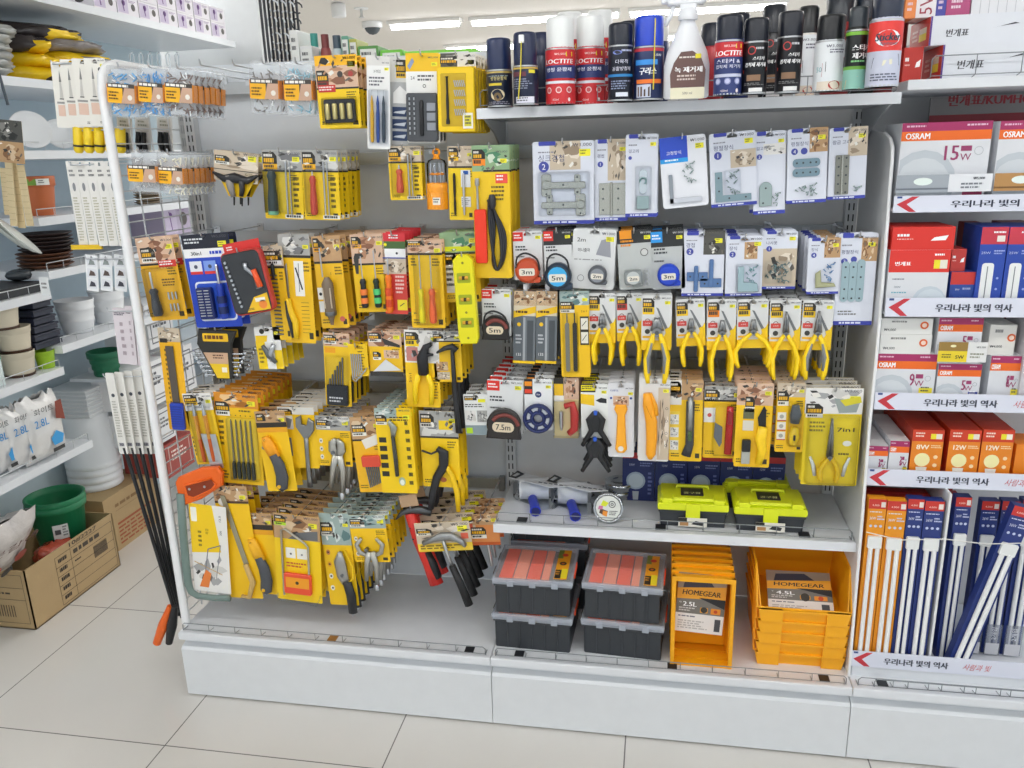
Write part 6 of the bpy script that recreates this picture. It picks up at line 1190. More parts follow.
orgup(583, 661, 606, 'orange topped organizer box on the right stack', yB+.002, BH+.1055, -.05)
for q, (lb, z) in enumerate((('organizer box at the bottom behind the front stacks', BH), ('middle organizer box behind the front stacks', BH+.1055), ('topmost organizer box behind the front stacks', BH+.211))):
    a = aty(512, 540, yA+.235); b = aty(588, 540, yA+.235); organizer(a.x, b.x, yA+.215, z, lb, .104, .15)
print('org y', yA, yB)
# ---------------------------------------------------------------- yellow storage bins
YB = ('#f5ac14', .38)
def bin_mesh(W, D, H, post=1.0, lip=.3, c=YB):
    """open fronted bin standing on its base: x width, y depth (front at 0), z height"""
    m = MB(); w = W/2; t = 3; wb = w*.9
    m.prism([(-wb, 0), (wb, 0), (wb, t), (-wb, t)], 4, D, c)
    m.prism([(-wb, 0), (wb, 0), (w*.97, H*lip), (-w*.97, H*lip)], 1, 5, c, 0)          # front lip
    m.prism([(-wb, 0), (-w*.44, 0), (-w*.44, H*lip), (-w*.97, H*lip)], -9, 1, c, 1); m.prism([(w*.47, 0), (wb, 0), (w*.97, H*lip), (w*.47, H*lip)], -9, 1, c, 1)
    m.box(-w*.96, w*.96, -9.5, 3, H*lip-6, H*lip, c, 1)
    m.prism([(-wb, 0), (wb, 0), (w, H), (-w, H)], D-4, D, c)
    for s_ in (-1, 1):
        vs = []
        for y, z in ((0, 0), (D, 0), (D, H), (D*.25, H), (0, H*lip)): vs.append((y, z))
        n = len(vs); P = [(s_*(wb+(w-wb)*z/H), y, z) for y, z in vs]+[(s_*(wb+(w-wb)*z/H-3), y, z) for y, z in vs]
        fs = [tuple(range(n)), tuple(range(2*n-1, n-1, -1))]+[(i, (i+1) % n, n+(i+1) % n, n+i) for i in range(n)]
        m.add(P, fs, c)
        m.tube([(s_*w, D, H), (s_*w, D*.25, H), (s_*w*.985, 0, H*(lip))], 3, c, 6)
    m.tube([(-w, D-2, H), (w, D-2, H)], 3.5, c, 6); m.tube([(-w*.97, 1, H*lip), (w*.97, 1, H*lip)], 3, c, 6)
    return m
def bincard(W, H, vol, tx):
    c = MB(); F = Face(c, W, H, tx); c.at(tx); c.box(-W/2, W/2, .2, .8, -H, 0, ('#b9b4ac', .45)); c.at(Matrix.Identity(4))
    F.rect(0, 0, 1, .34, '#9a8878'); F.pf([(.1, .3), (.15, .08), (.6, .05), (.75, .2), (.8, .3)], '#3c3a48', 2); F.pf([(.0, .44), (0, .26), (1, .18), (1, .4)], '#e8a02c', 2.5); F.txt('HOMEGEAR', .5, .32, H*.085, '#2c2420', w=W*.78, l=4, slant=.1, bold=.4)
    F.rect(0, .42, 1, .68, '#77736c', 2); F.pf([(.45, .4), (1, .4), (1, .56)], '#26262a', 3); F.txt(vol, .28, .52, H*.075, '#ffffff', w=W*.28, l=4, bold=.5); F.txt('\uc57d', .08, .5, H*.035, '#ffffff', l=4); F.bars(.06, .58, .4, .66, 2, '#cfcac4', 4); F.circ(.58, .6, W*.07, '#3a342c', 4); F.rrect(.5, .56, .66, .65, 2, '#e8a02c', 3.5); F.rrect(.72, .56, .92, .66, 2, '#e8902c', 4); F.circ(.82, .61, W*.04, '#c84a1c', 5)
    F.rect(0, .68, 1, 1, '#e9e3dd', 2); F.bars(.06, .72, .6, .76, 1, '#667', 3); F.bars(.06, .8, .7, .96, 4, '#b8b0aa', 3); F.rect(.82, .74, .94, .95, '#4a4a4e', 3)
    return c
# right stack: upright, nested one in another
P0 = atz(752, 664, BH); P1 = atz(845, 672, BH); yf = max(P0.y, P1.y)+.0; a = aty(755, 655, yf); b = aty(846, 655, yf); W = (b.x-a.x)*1000+8; step = .0335
print('bins', P0, P1, W)
for i in range(5):
    t = thing('storage_bin', ('lowest', 'second lowest', 'middle', 'second highest', 'top')[i]+' yellow storage bin of the nested upright stack', 'storage bin', ((a.x+b.x)/2, yf-.0046*i+.012, BH+step*i), 'upright nested storage bins')
    part('bin_shell', bin_mesh(W, 225, 128, 1, .27), t)
    if i == 4: part('paper_insert', bincard(W*.7, 118, '4.5L', Matrix.Translation((0, 122, 74)) @ Matrix.Rotation(-.95, 4, 'X')), t)
# left stack: bins tipped forward, mouths to the aisle
P0 = atz(676, 664, BH); P1 = atz(733, 671, BH); yf = (P0.y+P1.y)/2; a = aty(671, 625, yf); b = aty(734, 625, yf); W = (b.x-a.x)*1000; Hh = (aty(702, 578, yf).z-BH)*1000
print('bins2', yf, W, Hh)
for i in range(6):
    t = thing('storage_bin', ('front', 'second', 'third', 'fourth', 'fifth', 'rearmost')[i]+' of the tipped yellow bins facing the aisle', 'storage bin', ((a.x+b.x)/2, yf+.034*i, BH), 'tipped nested storage bins')
    m = MB(); w = W/2; c = YB
    m.box(-w, -w+10, 0, 8, 0, Hh, c, 1); m.box(w-10, w, 0, 8, 0, Hh, c, 1); m.box(-w, w, -.6, 8, Hh-13, Hh, c, 1); m.prism([(-w+6, 0), (w-6, 0), (w-6, 5), (-w+6, 5)], 2, 30, c)
    for s_ in (-1, 1):
        x0, x1 = s_*w, s_*w*.86; m.add([(x0, 4, 0), (x0, 4, Hh), (x1, 95, Hh*.9), (x1, 95, 12), (x0-s_*3, 4, 0), (x0-s_*3, 4, Hh), (x1-s_*3, 95, Hh*.9), (x1-s_*3, 95, 12)], [(0, 1, 2, 3), (7, 6, 5, 4), (0, 4, 5, 1), (1, 5, 6, 2), (2, 6, 7, 3), (3, 7, 4, 0)], c)
    m.add([(-w, 4, Hh), (w, 4, Hh), (w*.86, 95, Hh*.9), (-w*.86, 95, Hh*.9), (-w, 4, Hh-3), (w, 4, Hh-3), (w*.86, 95, Hh*.9-3), (-w*.86, 95, Hh*.9-3)], [(0, 1, 2, 3), (7, 6, 5, 4), (0, 4, 5, 1), (1, 5, 6, 2), (2, 6, 7, 3), (3, 7, 4, 0)], c)
    m.box(-w*.86, w*.86, 94, 98, 8, Hh*.9, c)
    part('bin_shell', m, t)
    if i == 0: part('paper_insert', bincard(W*.78, Hh*.66, '2.5L', Matrix.Translation((0, 30, Hh-6)) @ Matrix.Rotation(.05, 4, 'Y')), t)
# ---------------------------------------------------------------- light bulb bay
XR = 2.62
mb = MB(); mb.box(1806, 2700, 0, 14, BH*1000, 1700, PANR); single('back_panel', mb, 'grey back panel behind the light bulb boxes', 'panel')
P = aty(917, 79.5, -.33); z3 = P.z; print('z3', z3)
t = thing('shelf', 'white top shelf above the light bulb sign', 'shelf'); m = MB(); m.box(1806, 2696, -330, -5, z3*1000-20, z3*1000, ENA, 2); part('shelf_board', m, t); m = MB(); wire_rail(m, 1850, 2690, -322, z3*1000, 44, 20, 80); part('wire_guard', m, t, 'thin chrome wire guard')
m = MB(); SY = -.1; a = aty(931, 100, SY); b = aty(931, 128, SY)
m.box(a.x*1000, 2690, -100, -92, b.z*1000-60, z3*1000-26, ('#8f8b89', .5)); F = Face(m, 2690-a.x*1000, 100, Matrix.Translation(((a.x*1000+2690)/2, -100.1, z3*1000-26)))
ht = (aty(960, 94, SY).z-aty(960, 105, SY).z)*1000; zt = aty(975, 100, SY).z*1000; F.Z = lambda v: zt-(z3*1000-26)+(0.5-v)*100; F.W = 0
x = aty(949, 99, SY).x*1000-(a.x*1000+2690)/2; F.X = lambda u: x
F.txt('\ubc88\uac1c\ud45c/KUMHO', 0, .5, ht, '#9e2430', 'l', l=2, bold=1.2)
F2 = Face(m, 2690-a.x*1000, 10, Matrix.Translation(((a.x*1000+2690)/2, -100.1, aty(975, 114, SY).z*1000))); F2.rect(0, 0, 1, 8, '#8e1f2c', 1)
single('bulb_sign', m, 'grey and dark red sign board above the bulb boxes', 'sign')
# fascia strips and shelves
LV = []
for i, (px, p0, p1, nm) in enumerate(((893, 196, 213, 'top'), (885, 297, 317, 'second'), (874, 391, 410, 'third'), (866, 467, 486, 'fourth'))):
    a = atx(px, p0, 1.806); b = atx(px, p1, 1.806); y = (a.y+b.y)/2; LV.append((y, a.z, b.z))
a = atx(850, 648, 1.8); b = atx(850, 667, 1.8); LV.append(((a.y+b.y)/2, a.z, b.z))
print('LV', LV)
for i, (y, z1, z0) in enumerate(LV):
    nm = ('top', 'second', 'third', 'fourth', 'lowest')[i]; x0 = 1.8065 if i < 4 else 1.801
    t = thing('bulb_shelf', nm+' shelf of the light bulb bay with white fascia', 'shelf', (0, 0, 0), 'light bulb shelves')
    if i < 4: m = MB(); m.box(1807, 2690, y*1000+3, -4, z0*1000+3, z0*1000+9, ENA); part('shelf_board', m, t)
    else: m = MB(); m.box(1807, 2690, y*1000+1, -16, BH*1000+.5, z0*1000, ENA); part('plinth', m, t)
    m = MB(); W = 2690-x0*1000; h = (z1-z0)*1000; m.box(x0*1000, 2690, y*1000-3, y*1000, z0*1000, z1*1000, ('#dfe2ef', .4))
    F = Face(m, W, h, Matrix.Translation((x0*1000+W/2, y*1000-3, z1*1000))); px2u = lambda px: (aty(px, 200+90*i, y).x*1000-x0*1000)/W
    cx = (8, 10, 9, 10, 3)[i]+(893, 885, 874, 866, 851)[i]; 
    u0 = 6/W; u1 = 46/W; F.pf([(u0, .5), (u0+26/W, .96), (u1, .96), (u0+20/W, .5), (u1+4/W, .04), (u0+30/W, .04)], '#c93440', 1); F.rect(u0, .02, u0+10/W, .14, '#3a4f8a', 1)
    tl, tr = ((951, 1046), (937, 1014), (926, 1000), (917, 990), (895, 962))[i]; ua, ub = px2u(tl), px2u(tr)
    F.txt('\uc6b0\ub9ac\ub098\ub77c \ube5b\uc758 \uc5ed\uc0ac', (ua+ub)/2, .52, h*.42, '#2e3448', w=(ub-ua)*W, bold=.9)
    F.txt('\uc0ac\ub78c\uacfc \ube5b', ub+.07, .5, h*.4, '#cf5a60', w=60, slant=.3)
    part('fascia', m, t, 'white fascia strip with red chevron'); 
t = thing('wire_guard', 'thin wire guard along the light bulb base', 'rail'); m = MB(); wire_rail(m, 1850, 2680, -392, BH*1000, 24, 20); part('guard_wires', m, t)
def bx(lv, px0, px1, p0, p1, name, lb, c, art, d=.12, dy=.012, cat='bulb box', top=None, side=None, z=None, group=None):
    """carton on bulb shelf lv spanning the pixels px0..px1, top at p0"""
    y, z1, z0 = LV[lv]; y = y+dy; zb = z0+.0095 if z is None else z; a = aty(px0, (p0+p1)/2, y); b = aty(px1, (p0+p1)/2, y); tz = aty((px0+px1)/2, p0, y).z
    return pbox(name, lb, cat, a.x+.0006, b.x-.0006, y, y+d, zb, tz, c, art, group, side, top), tz
def osr(watt, circ=True, small=False, tagc=None):
    def g(F):
        s = F.H; hb = .1 if not small else .14; F.rect(0, 0, 1, hb, '#a82c62'); F.rect(0, hb, 1, hb*2.1, '#ee6c1a'); F.txt('OSRAM', .05, hb*1.55, F.H*hb*.7, '#ffffff', 'l', w=F.W*.27, bold=.5); F.bars(.05, hb*.3, .3, hb*.7, 1, '#e8c0d4'); F.bars(.72, hb*.3, .97, hb*.7, 1, '#e8c0d4')
        if circ: F.circ(.28, .7 if not small else .82, F.W*.38, '#c3cad0', 1); F.circ(.28, .73 if not small else .86, F.W*.32, '#d3d8dc', 2)
        F.txt(watt, .66, hb*3.6, F.H*hb*1.7, '#9c3a68', 'r', w=F.W*.078*len(watt), l=3, bold=.6); F.rect(.68, hb*2.8, .8, hb*3.4, '#9c3a68', 3); F.txt('W', .74, hb*4.1, F.H*hb*.8, '#9c3a68', l=3); F.ring(.88, hb*3.4, F.W*.05, 1, '#aab0b4', 3)
        F.rect(.75, .62 if not small else .66, .97, .78, '#f2e23a' if tagc else '#2b3c8e', 3); F.rect(.75, .78, .97, .95, '#a8305c', 3); F.bars(.78, .64, .95, .76, 2, '#fff' if not tagc else '#665', 4)
    return g
WT = '#dfe1e5'
bx(0, 899, 989, 122, 195, 'downlight_box', 'large 15W downlight box on the top bulb shelf', WT, osr('15'), .14); bx(0, 996, 1078, 120, 195, 'downlight_box', 'large downlight box at the right photo edge', WT, osr('15'), .14)
bx(0, 990, 995.5, 122, 195, 'downlight_box', 'magenta edged box seen between the 15W boxes', '#a03a62', None, .1, .06)
for i, (a_, b_, c_, nm) in enumerate(((897, 951, '#a3aab2', 'grey'), (995, 1048, '#b88a52', 'brown'))):
    y = LV[0][0]-.0035; A = aty(a_, 175, y); B = aty(b_+42, 175, y); zt = aty(920, 175, y).z; W = (B.x-A.x)*1000; m = MB(); m.box(-W/2, W/2, -.6, 0, -36, 0, ('#e6e8ec', .4)); F = Face(m, W, 36, Matrix.Translation((0, -.7, 0))); F.rect(0, 0, .55, 1, c_, 1); F.rect(0, .75, .55, .85, '#6f7680' if i == 0 else '#7a5428', 2); F.circ(.28, .38, W*.1, '#e9f4ee', 2, rz=8); F.txt('\u20a95,000', .92, .25, 6, '#50545c', 'r', l=2, bold=.3); F.bars(.68, .5, .92, .9, 2, '#7a7f88', 2)
    single('price_card', m, nm+' pictured price card clipped before the top downlight boxes', 'price card', ((A.x+B.x)/2, y, zt), 'price cards')
# second shelf
def redw(F): F.bars(.08, .3, .38, .42, 1, '#fff', 2, .9); F.bars(.08, .5, .36, .58, 1, '#f8c8c0', 2); F.pf([(.62, .6), (.68, .45), (.9, .36), (.86, .58)], '#fff', 2)
def led(F): F.rect(0, 0, 1, .36, '#de352c'); F.txt('\ubc88\uac1c\ud45c', .1, .22, 9, '#fff', 'l', w=F.W*.26, l=2, bold=.5); F.rect(.74, .16, .96, .3, '#ece8d8', 2); F.rect(.74, .16, .84, .3, '#f2e22c', 3); F.bars(.74, .06, .96, .12, 1, '#fff', 2); F.txt('10W', .12, .6, 5, '#6a7888', 'l', l=2); F.bars(.08, .46, .35, .5, 1, '#889', 2); F.bars(.08, .68, .35, .72, 1, '#6ab0c0', 2); F.circ(.72, .84, F.W*.28, '#c8d2da', 1); F.circ(.74, .86, F.W*.25, '#d3dce2', 2)
_, zt = bx(1, 888, 949, 250, 296, 'led_lamp_box', 'white and red lamp box under a plain red one', WT, led, .12); bx(1, 892, 955, 227, 249, 'led_lamp_box', 'plain bright red box stacked on the lamp box', '#dd3227', redw, .12, .014, z=zt)
def smallb(F): F.rect(0, 0, 1, .32, '#c9362f'); F.circ(.45, .85, F.W*.2, '#dfe6ee', 1); F.txt('8W', .3, .45, 4, '#dfe4f4'); F.bars(.5, .4, .9, .5, 1, '#aab4d8', 2)
_, zt = bx(1, 950, 976, 272, 296, 'bulb_box', 'small blue and red box beside the tall tube boxes', '#2c4c9c', smallb, .07, .02); bx(1, 951, 966, 249, 271, 'bulb_box', 'small red box resting on the small blue box', '#c23a34', redw, .07, .03, z=zt)
def tallb(F):
    F.rect(0, 0, 1, .2, '#c8384a'); F.bars(.45, .05, .95, .09, 1, '#fff', 2); F.rect(.6, .1, .9, .17, '#f0e8e0', 2); F.txt('25W', .25, .3, 5, '#cfd8f4', w=F.W*.35); F.bars(.55, .27, .95, .33, 2, '#a8b6e4', 2); F.rrect(.16, .42, .62, .95, 6, '#eef0ee', 2); F.rect(.36, .46, .4, .9, '#7a7e84', 3); F.rect(.1, .9, .66, 1, '#e4e6e4', 3)
    for i in range(3): F.circ(.8, .6+.13*i, 2.5, '#9fb0e0', 2)
for i in range(3): bx(1, 978+27.5*i, 1005+27.5*i, 227, 296, 'tube_lamp_box', ('leftmost', 'second', 'edge')[i]+' tall blue and red tube lamp box', '#2748a8', tallb, .11, .014, group='tall blue tube lamp boxes')
bx(1, 966, 984, 224, 296, 'bulb_box', 'dark red box behind the tall blue boxes', '#9c2c34', None, .08, .14); bx(1, 1000, 1030, 223, 296, 'bulb_box', 'second dark red box behind the tall blue boxes', '#8c2830', None, .08, .15)
# third shelf
def plain(F): q = min(F.H, 34); F.txt('\u20a94,000', .06, .72, q*.2, '#3a3c44', 'l', l=2); F.circ(.84, .42, q*.26, '#e0662c', 2); F.circ(.84, .42, q*.15, '#f4d8c8', 3); F.bars(.2, .15, .5, .35, 1, '#888', 2)
_, zt = bx(2, 875, 936, 354, 391, 'downlight_box', '9W downlight box at the left of third bulb shelf', WT, osr('9', tagc=1, small=True), .15); _, zt = bx(2, 880, 932, 334.5, 349, 'spotlight_box', 'lower of two flat white boxes on the 9W box', '#e6e6e2', plain, .13, .014, z=zt); bx(2, 881, 933, 318.5, 333.5, 'spotlight_box', 'upper of two flat white boxes under the fascia', '#e6e6e2', plain, .13, .014, z=zt+.0005)
_, zt = bx(2, 937, 981, 364, 391, 'downlight_box', 'lower 5W downlight box behind yellow price card', WT, osr('5', small=True), .13); bx(2, 938, 983, 318, 341, 'downlight_box', 'upper 5W downlight box under the fascia', WT, osr('5', small=True), .13, .014, z=zt)
y = LV[2][0]-.004; A = aty(938, 352, y); B = aty(987, 352, y); m = MB(); W = (B.x-A.x)*1000; h = (aty(960, 342, y).z-aty(960, 362, y).z)*1000; m.box(-W/2, W/2, -.6, 0, -h, 0, ('#e8e8e6', .4)); F = Face(m, W, h, Matrix.Translation((0, -.7, 0))); F.rect(0, 0, .6, .45, '#9a7a3a'); F.circ(.3, .2, 6, '#f6f0c0', 2, rz=3); F.rect(0, .45, .6, 1, '#ecd22c'); F.txt('5W', .45, .75, 8, '#3a3418', l=2, bold=.3); F.bars(.08, .6, .32, .85, 2, '#6a5c1c', 2); F.txt('\u20a93,000', .96, .25, 5, '#444', 'r', l=2); F.bars(.66, .55, .96, .85, 2, '#998', 2); single('price_card', m, 'yellow and brown price card before the 5W boxes', 'price card', ((A.x+B.x)/2, y, aty(960, 342, y).z), 'price cards')
_, zt = bx(2, 989, 1021, 356, 391, 'bulb_box', '8W bulb box right of the 5W boxes', WT, osr('8', circ=False, small=True, tagc=1), .12, .02); bx(2, 989, 1016, 325, 350, 'spotlight_box', 'cream box standing on the 8W bulb box', '#e4e2dc', plain, .1, .03, z=zt); bx(2, 1024, 1050, 320, 391, 'bulb_box', 'magenta and white box cut by the photo edge', '#c8c4c8', None, .12, .01)
bx(2, 1017, 1023, 318, 391, 'bulb_box', 'dark red box edge right of the cream box', '#8c2438', None, .1, .05)
# fourth shelf
def orb(w):
    def g(F): F.rect(0, 0, 1, .22, '#d03c1e'); F.bars(.1, .05, .45, .16, 2, '#f8e0d0', 2); F.rect(.58, .07, .94, .17, '#efe6d8', 2); F.rect(.58, .07, .75, .17, '#f2e22c', 3); F.txt(w, .36, .33, F.H*.09, '#fff0d8', w=F.W*.4, l=2, bold=.5); F.bars(.62, .29, .95, .36, 2, '#f8e0b0', 2); F.circ(.38, .58, F.W*.25, '#f4ecb0', 2); F.pf([(.28, 1), (.5, 1), (.56, .72), (.2, .72)], '#ecebe6', 2); [F.circ(.8, .52+.16*i, F.W*.07, '#f8d8a8', 2) for i in range(3)]
    return g
def otop(F): F.rect(0, 0, 1, 1, '#b8341c', .5)
OR_ = '#e8861c'
for k, (p0, p1, w, nm) in enumerate(((911, 943, '8W', '8W'), (948, 980, '12W', 'left 12W'), (981, 1013, '12W', 'right 12W'))):
    o, zt = bx(3, p0, p1, 430, 467, 'bulb_box', nm+' orange bulb box at the shelf front', OR_, orb(w), .062, .014, top=otop, side=otop, group='orange bulb boxes')
    for j in range(1, 4):
        c = o.copy(); COL.objects.link(c); c.location = o.location+Vector((0, .063*j, 0)); c['label'] = nm+' orange bulb box, '+ORD[j]+' from the shelf front'
def osm(F): osr('3', circ=False, small=True, tagc=1)(F); F.circ(.4, .9, F.W*.2, '#dfe3e6', 2)
for k, (p0, p1, q, nm) in enumerate(((867, 888, 446, 'leftmost'), (889, 909, 441, 'second'))):
    o, zt = bx(3, p0, p1, q, 467, 'bulb_box', nm+' small white 3W bulb box', WT, osm, .05, .014, top=lambda F: F.rect(0, 0, 1, 1, '#e9e7e6', .5), group='small white bulb boxes')
    for j in range(1, 4):
        c = o.copy(); COL.objects.link(c); c.location = o.location+Vector((0, .051*j, 0)); c['label'] = nm+' small white 3W bulb box column, '+ORD[j]+' from front'
bx(3, 1015, 1050, 445, 467, 'bulb_box', 'orange edged white box at the right edge', OR_, None, .08, .02)
# long tube boxes on the base
ZT = LV[4][2]+.0008
def tubebox(x, y, w, H, c, lb, z=ZT, roll=0, rx=0, leg=True):
    t = thing('tube_lamp_box', lb, 'tube lamp box', (x, y, z), 'long tube lamp boxes'); t.rotation_euler = (rx, roll, 0); m = MB(); m.box(-w/2, w/2, 0, 26, 0, H, (c, .4, 0, 'carton')); F = Face(m, w, H, Matrix.Translation((0, -.05, H)))
    F.rect(0, 0, 1, .055, '#c8342a'); F.txt('4,000', .4, .035, 5, '#f8e0d0', 'c', w=w*.4); F.rect(.7, .015, .95, .045, '#e8ddd4', 2); F.txt('36W', .3, .11, 7, '#dfe4f4', w=w*.35); F.bars(.55, .095, .95, .125, 2, '#cdd4ee', 2)
    for i in range(3): F.circ(.22+.28*i, .155, 3.4, '#c8d0e8', 2)
    F.bars(.1, .07, .95, .08, 1, '#dfe4f4', 2); part('carton', m, t)
    g = MB(); g.box(-w*.4, w*.4, -9, -1, H*.72, H*.79, ('#eceeec', .35), 2)
    for s_ in (-1, 1): g.tube([(s_*w*.2, -6, 8), (s_*w*.2, -6, H*.73)], w*.13, ('#f1f2f1', .3), 10)
    part('lamp_tube', g, t, 'white twin tube')
    if leg: g = MB(); f = Face(g, w, 90, Matrix.Translation((0, -12, 90))); g.box(-w*.46, w*.46, -12, -11, 4, 88, mat('#9aa0b0', .2, 0, 'milky', f=.3)); f.txt('2\uac1c\uc785', .5, .3, w*.3, '#f4f4f8', rot=90, l=1, w=34); f.rect(.1, .6, .9, .95, '#d8d8dc', 1); part('clear_sleeve', g, t)
yb = -.335; dk = {'o': '#e8961c', 'b': '#25387c'}
def tb(px0, px1, ptop, c, lb, y=yb, **k):
    a = aty(px0, 560, y); b = aty(px1, 560, y); H = (aty((px0+px1)/2, ptop, y).z-ZT)*1000; tubebox((a.x+b.x)/2, y, (b.x-a.x)*1000-1, H, c, lb, **k)
tb(863, 881, 499, dk['o'], 'leftmost long orange tube lamp box', leg=False); tb(881.5, 901, 501, dk['o'], 'second long orange tube lamp box', leg=False); tb(901.5, 918, 499, dk['b'], 'left long navy tube lamp box', leg=False); tb(918.5, 938, 501, dk['b'], 'navy tube lamp box against the white divider', leg=False)
tb(948, 964, 497, dk['b'], 'navy tube lamp box right of the white divider', -.29, leg=False); tb(974, 992, 501, dk['b'], 'upright navy tube lamp box behind the leaning one', -.25); tb(994, 1012, 501, dk['b'], 'upright navy tube lamp box near the right edge', -.25); tb(1014, 1034, 500, dk['b'], 'navy tube lamp box cut by the right edge', -.25)
for q, (px, c, n) in enumerate(((870, 'o', 'orange'), (889, 'o', 'orange'), (907, 'b', 'navy'), (925, 'b', 'navy'), (956, 'b', 'navy'))): 
    for j in (1, 2, 3): a = aty(px, 560, yb); m = MB(); m.box(-21, 21, 0, 26, 0, 424-j, (dk[c], .4, 0, 'carton')); m.box(-21.2, 21.2, -.2, 26.2, 400, 424.5-j, ('#b8302a', .4)); single('tube_lamp_box', m, '%s long box, row %s from the front, column %s from the left divider' % (n, ('two', 'three', 'four')[j-1], ('one', 'two', 'three', 'four', 'five')[q]), 'tube lamp box', (a.x, yb+(.032 if q < 4 else .045)*j+(.045 if q == 4 else 0), ZT), 'long tube lamp boxes')
# leaning one
A = aty(955, 656, -.335); B = aty(1024, 496, -.335); L = math.hypot(B.x-A.x, B.z-A.z); tubebox(A.x+.006, -.3355, 45, L*1000, dk['b'], 'navy tube lamp box leaning across the others', z=ZT+.0105, roll=math.atan2(B.x-A.x, B.z-A.z), leg=False)
# inner divider and stretched wire
a = aty(942.5, 560, -.343); m = MB(); m.box(a.x*1000-2.5, a.x*1000+2.5, -343, -17, ZT*1000, LV[3][2]*1000, ('#e6e7e6', .4)); single('inner_divider', m, 'thin white divider between long tube lamp boxes', 'panel')
m = MB(); pts = [(aty(p, q, -.362)*1000) for p, q in ((866, 532), (900, 540), (945, 539), (985, 544), (1030, 543), (1100, 541))]; m.tube([tuple(p) for p in pts], 1.3, ('#e8e6e0', .4), 6); single('retaining_wire', m, 'thin white wire stretched before the tube lamp boxes', 'wire')
# long boxes on the bulb top shelf
def endred(F): F.rect(0, 0, 1, 1, '#d2382c', .6); F.rect(.5, .3, .85, .75, '#e8e0c8', 2); F.rect(.5, .5, .85, .75, '#f2e22c', 3); F.bars(.15, .3, .42, .75, 3, '#f4b0a0', 2)
def fl(w): 
    def g(F): F.rect(0, 0, .008, 1, '#5a3c8c', 2); F.txt('\ubc88\uac1c\ud45c', .07, .6, F.H*.26, '#4a4a50', 'l', l=2, bold=.5, slant=.1); F.pf([(.3, .45), (.26, .52), (.36, .34), (.38, .38)], '#4a4a50', 2); F.txt('LED \uc77c\uccb4\ud615\uae30\uad6c', .42, .35, F.H*.14, '#77787e', 'l', l=2); F.txt(w, .42, .66, F.H*.22, '#5a5b62', 'l', l=2, bold=.3); F.bars(.58, .6, .72, .75, 2, '#888', 2); F.rrect(.78, .2, 1, .85, 14, '#d2d6dc', 1)
    return g
y = -.3; a = aty(942, 60, y); zz = z3+.0005; h1 = aty(960, 44, y).z; pbox('lamp_fixture_box', 'lower long white box of a linear lamp', 'lamp box', a.x, a.x+.42, y, y+.13, zz, h1, '#dfe2e8', fl('25W'), side=endred, group='linear lamp boxes')
a = aty(930, 30, y+.01); pbox('lamp_fixture_box', 'upper long white 15W box of a linear lamp', 'lamp box', a.x, a.x+.44, y+.01, y+.15, h1+.0005, aty(960, 14, y).z, '#dfe2e8', fl('15W'), side=endred, group='linear lamp boxes')
a = aty(903, 60, -.27); b = aty(917, 60, -.27); pbox('lamp_box', 'small red carton left of the long white boxes', 'lamp box', a.x, b.x+.01, -.275, -.2, zz, aty(905, 48, -.27).z, '#bf3026', redw)
h2 = aty(960, 14, y).z+.0008
for k, (p0, p1, c, lb) in enumerate(((905, 916, '#e88a4a', 'orange box end on the linear lamp boxes'), (916, 936, '#e9e4e6', 'white 5W box end on the linear lamp boxes'), (936, 946, '#4a4aa0', 'blue box end on the linear lamp boxes'), (946, 970, '#b04a78', 'magenta box end on the linear lamp boxes'), (971, 1060, '#e2e3e6', 'ribbed white box on the linear lamp boxes'))):
    a = aty(p0, 8, y+.03); b = aty(p1, 8, y+.03); pbox('lamp_box', lb, 'lamp box', a.x+.0005, b.x, y+.03, y+.13, h2, h2+.09, c, (lambda F: F.txt('5W', .5, .65, 24, '#9c3a48', rot=90)) if k == 1 else (lambda F: F.bars(.2, .2, .8, .9, 6, '#e8d0dc', 2)) if k in (0, 2, 3) else (lambda F: [F.line(.1*i, 0, .1*i, 1, 1, '#b8bac0', 2) for i in range(1, 10)]), group='box ends above the linear lamps')
# ---------------------------------------------------------------- cards and poles hung outside the mesh frame
def w_template(k):
    k.base('#ebe8e0', 2); k.price('1000', .95, .03); k.pf([(.3, .3), (.36, .12), (.42, .3)], '#7c7c7a'); k.pf([(.28, .55), (.44, .55), (.4, .3), (.32, .3)], '#c9c6c0', 2); k.rect(.26, .55, .46, .565, '#2c2c2c', 2); k.rect(.12, .6, .85, .63, '#9a9894', 2); k.rect(.15, .65, .85, .82, '#e2c2b0', 2); k.bars(.5, .92, .9, .96, 2, '#444'); k.circ(.72, .16, k.W*.09, '#3a3a3a', 2)
    for v in (.3, .38, .46): k.circ(.74, v, k.W*.1, '#4a4a4a', 2)
def w_long(k): k.base('#e9e7e2', 2); k.bars(.2, .1, .8, .2, 2, '#888'); k.circ(.5, .3, k.W*.16, '#8a8c90', 2, rz=k.W*.4); k.bars(.2, .42, .8, .95, 16, '#b8b49c')
def w_caulk(k):
    k.card = MB(); k.mb = k.card; w = k.W/2; h = k.H; k.card.lathe([(w*.6, -h), (w*.95, -h*.9), (w*.95, -h*.75), (w, -h*.72), (w, -h*.05), (w*.7, 0)], ('#f0d024', .35), n=12); k.card.lathe([(w*1.03, -h*.76), (w*1.03, -h*.68)], ('#2a2620', .4), n=12)
def w_small(k): k.base('#eef0f2', 2); [k.rect(.12, .08+.3*i, .88, .32+.3*i, '#e3e5ea', 2) for i in range(3)]; [k.pf([(.25, .28+.3*i), (.4, .12+.3*i), (.7, .16+.3*i), (.8, .26+.3*i)], ('#8a9290', '#5a4a44', '#3c3c48')[i], 3) for i in range(3)]
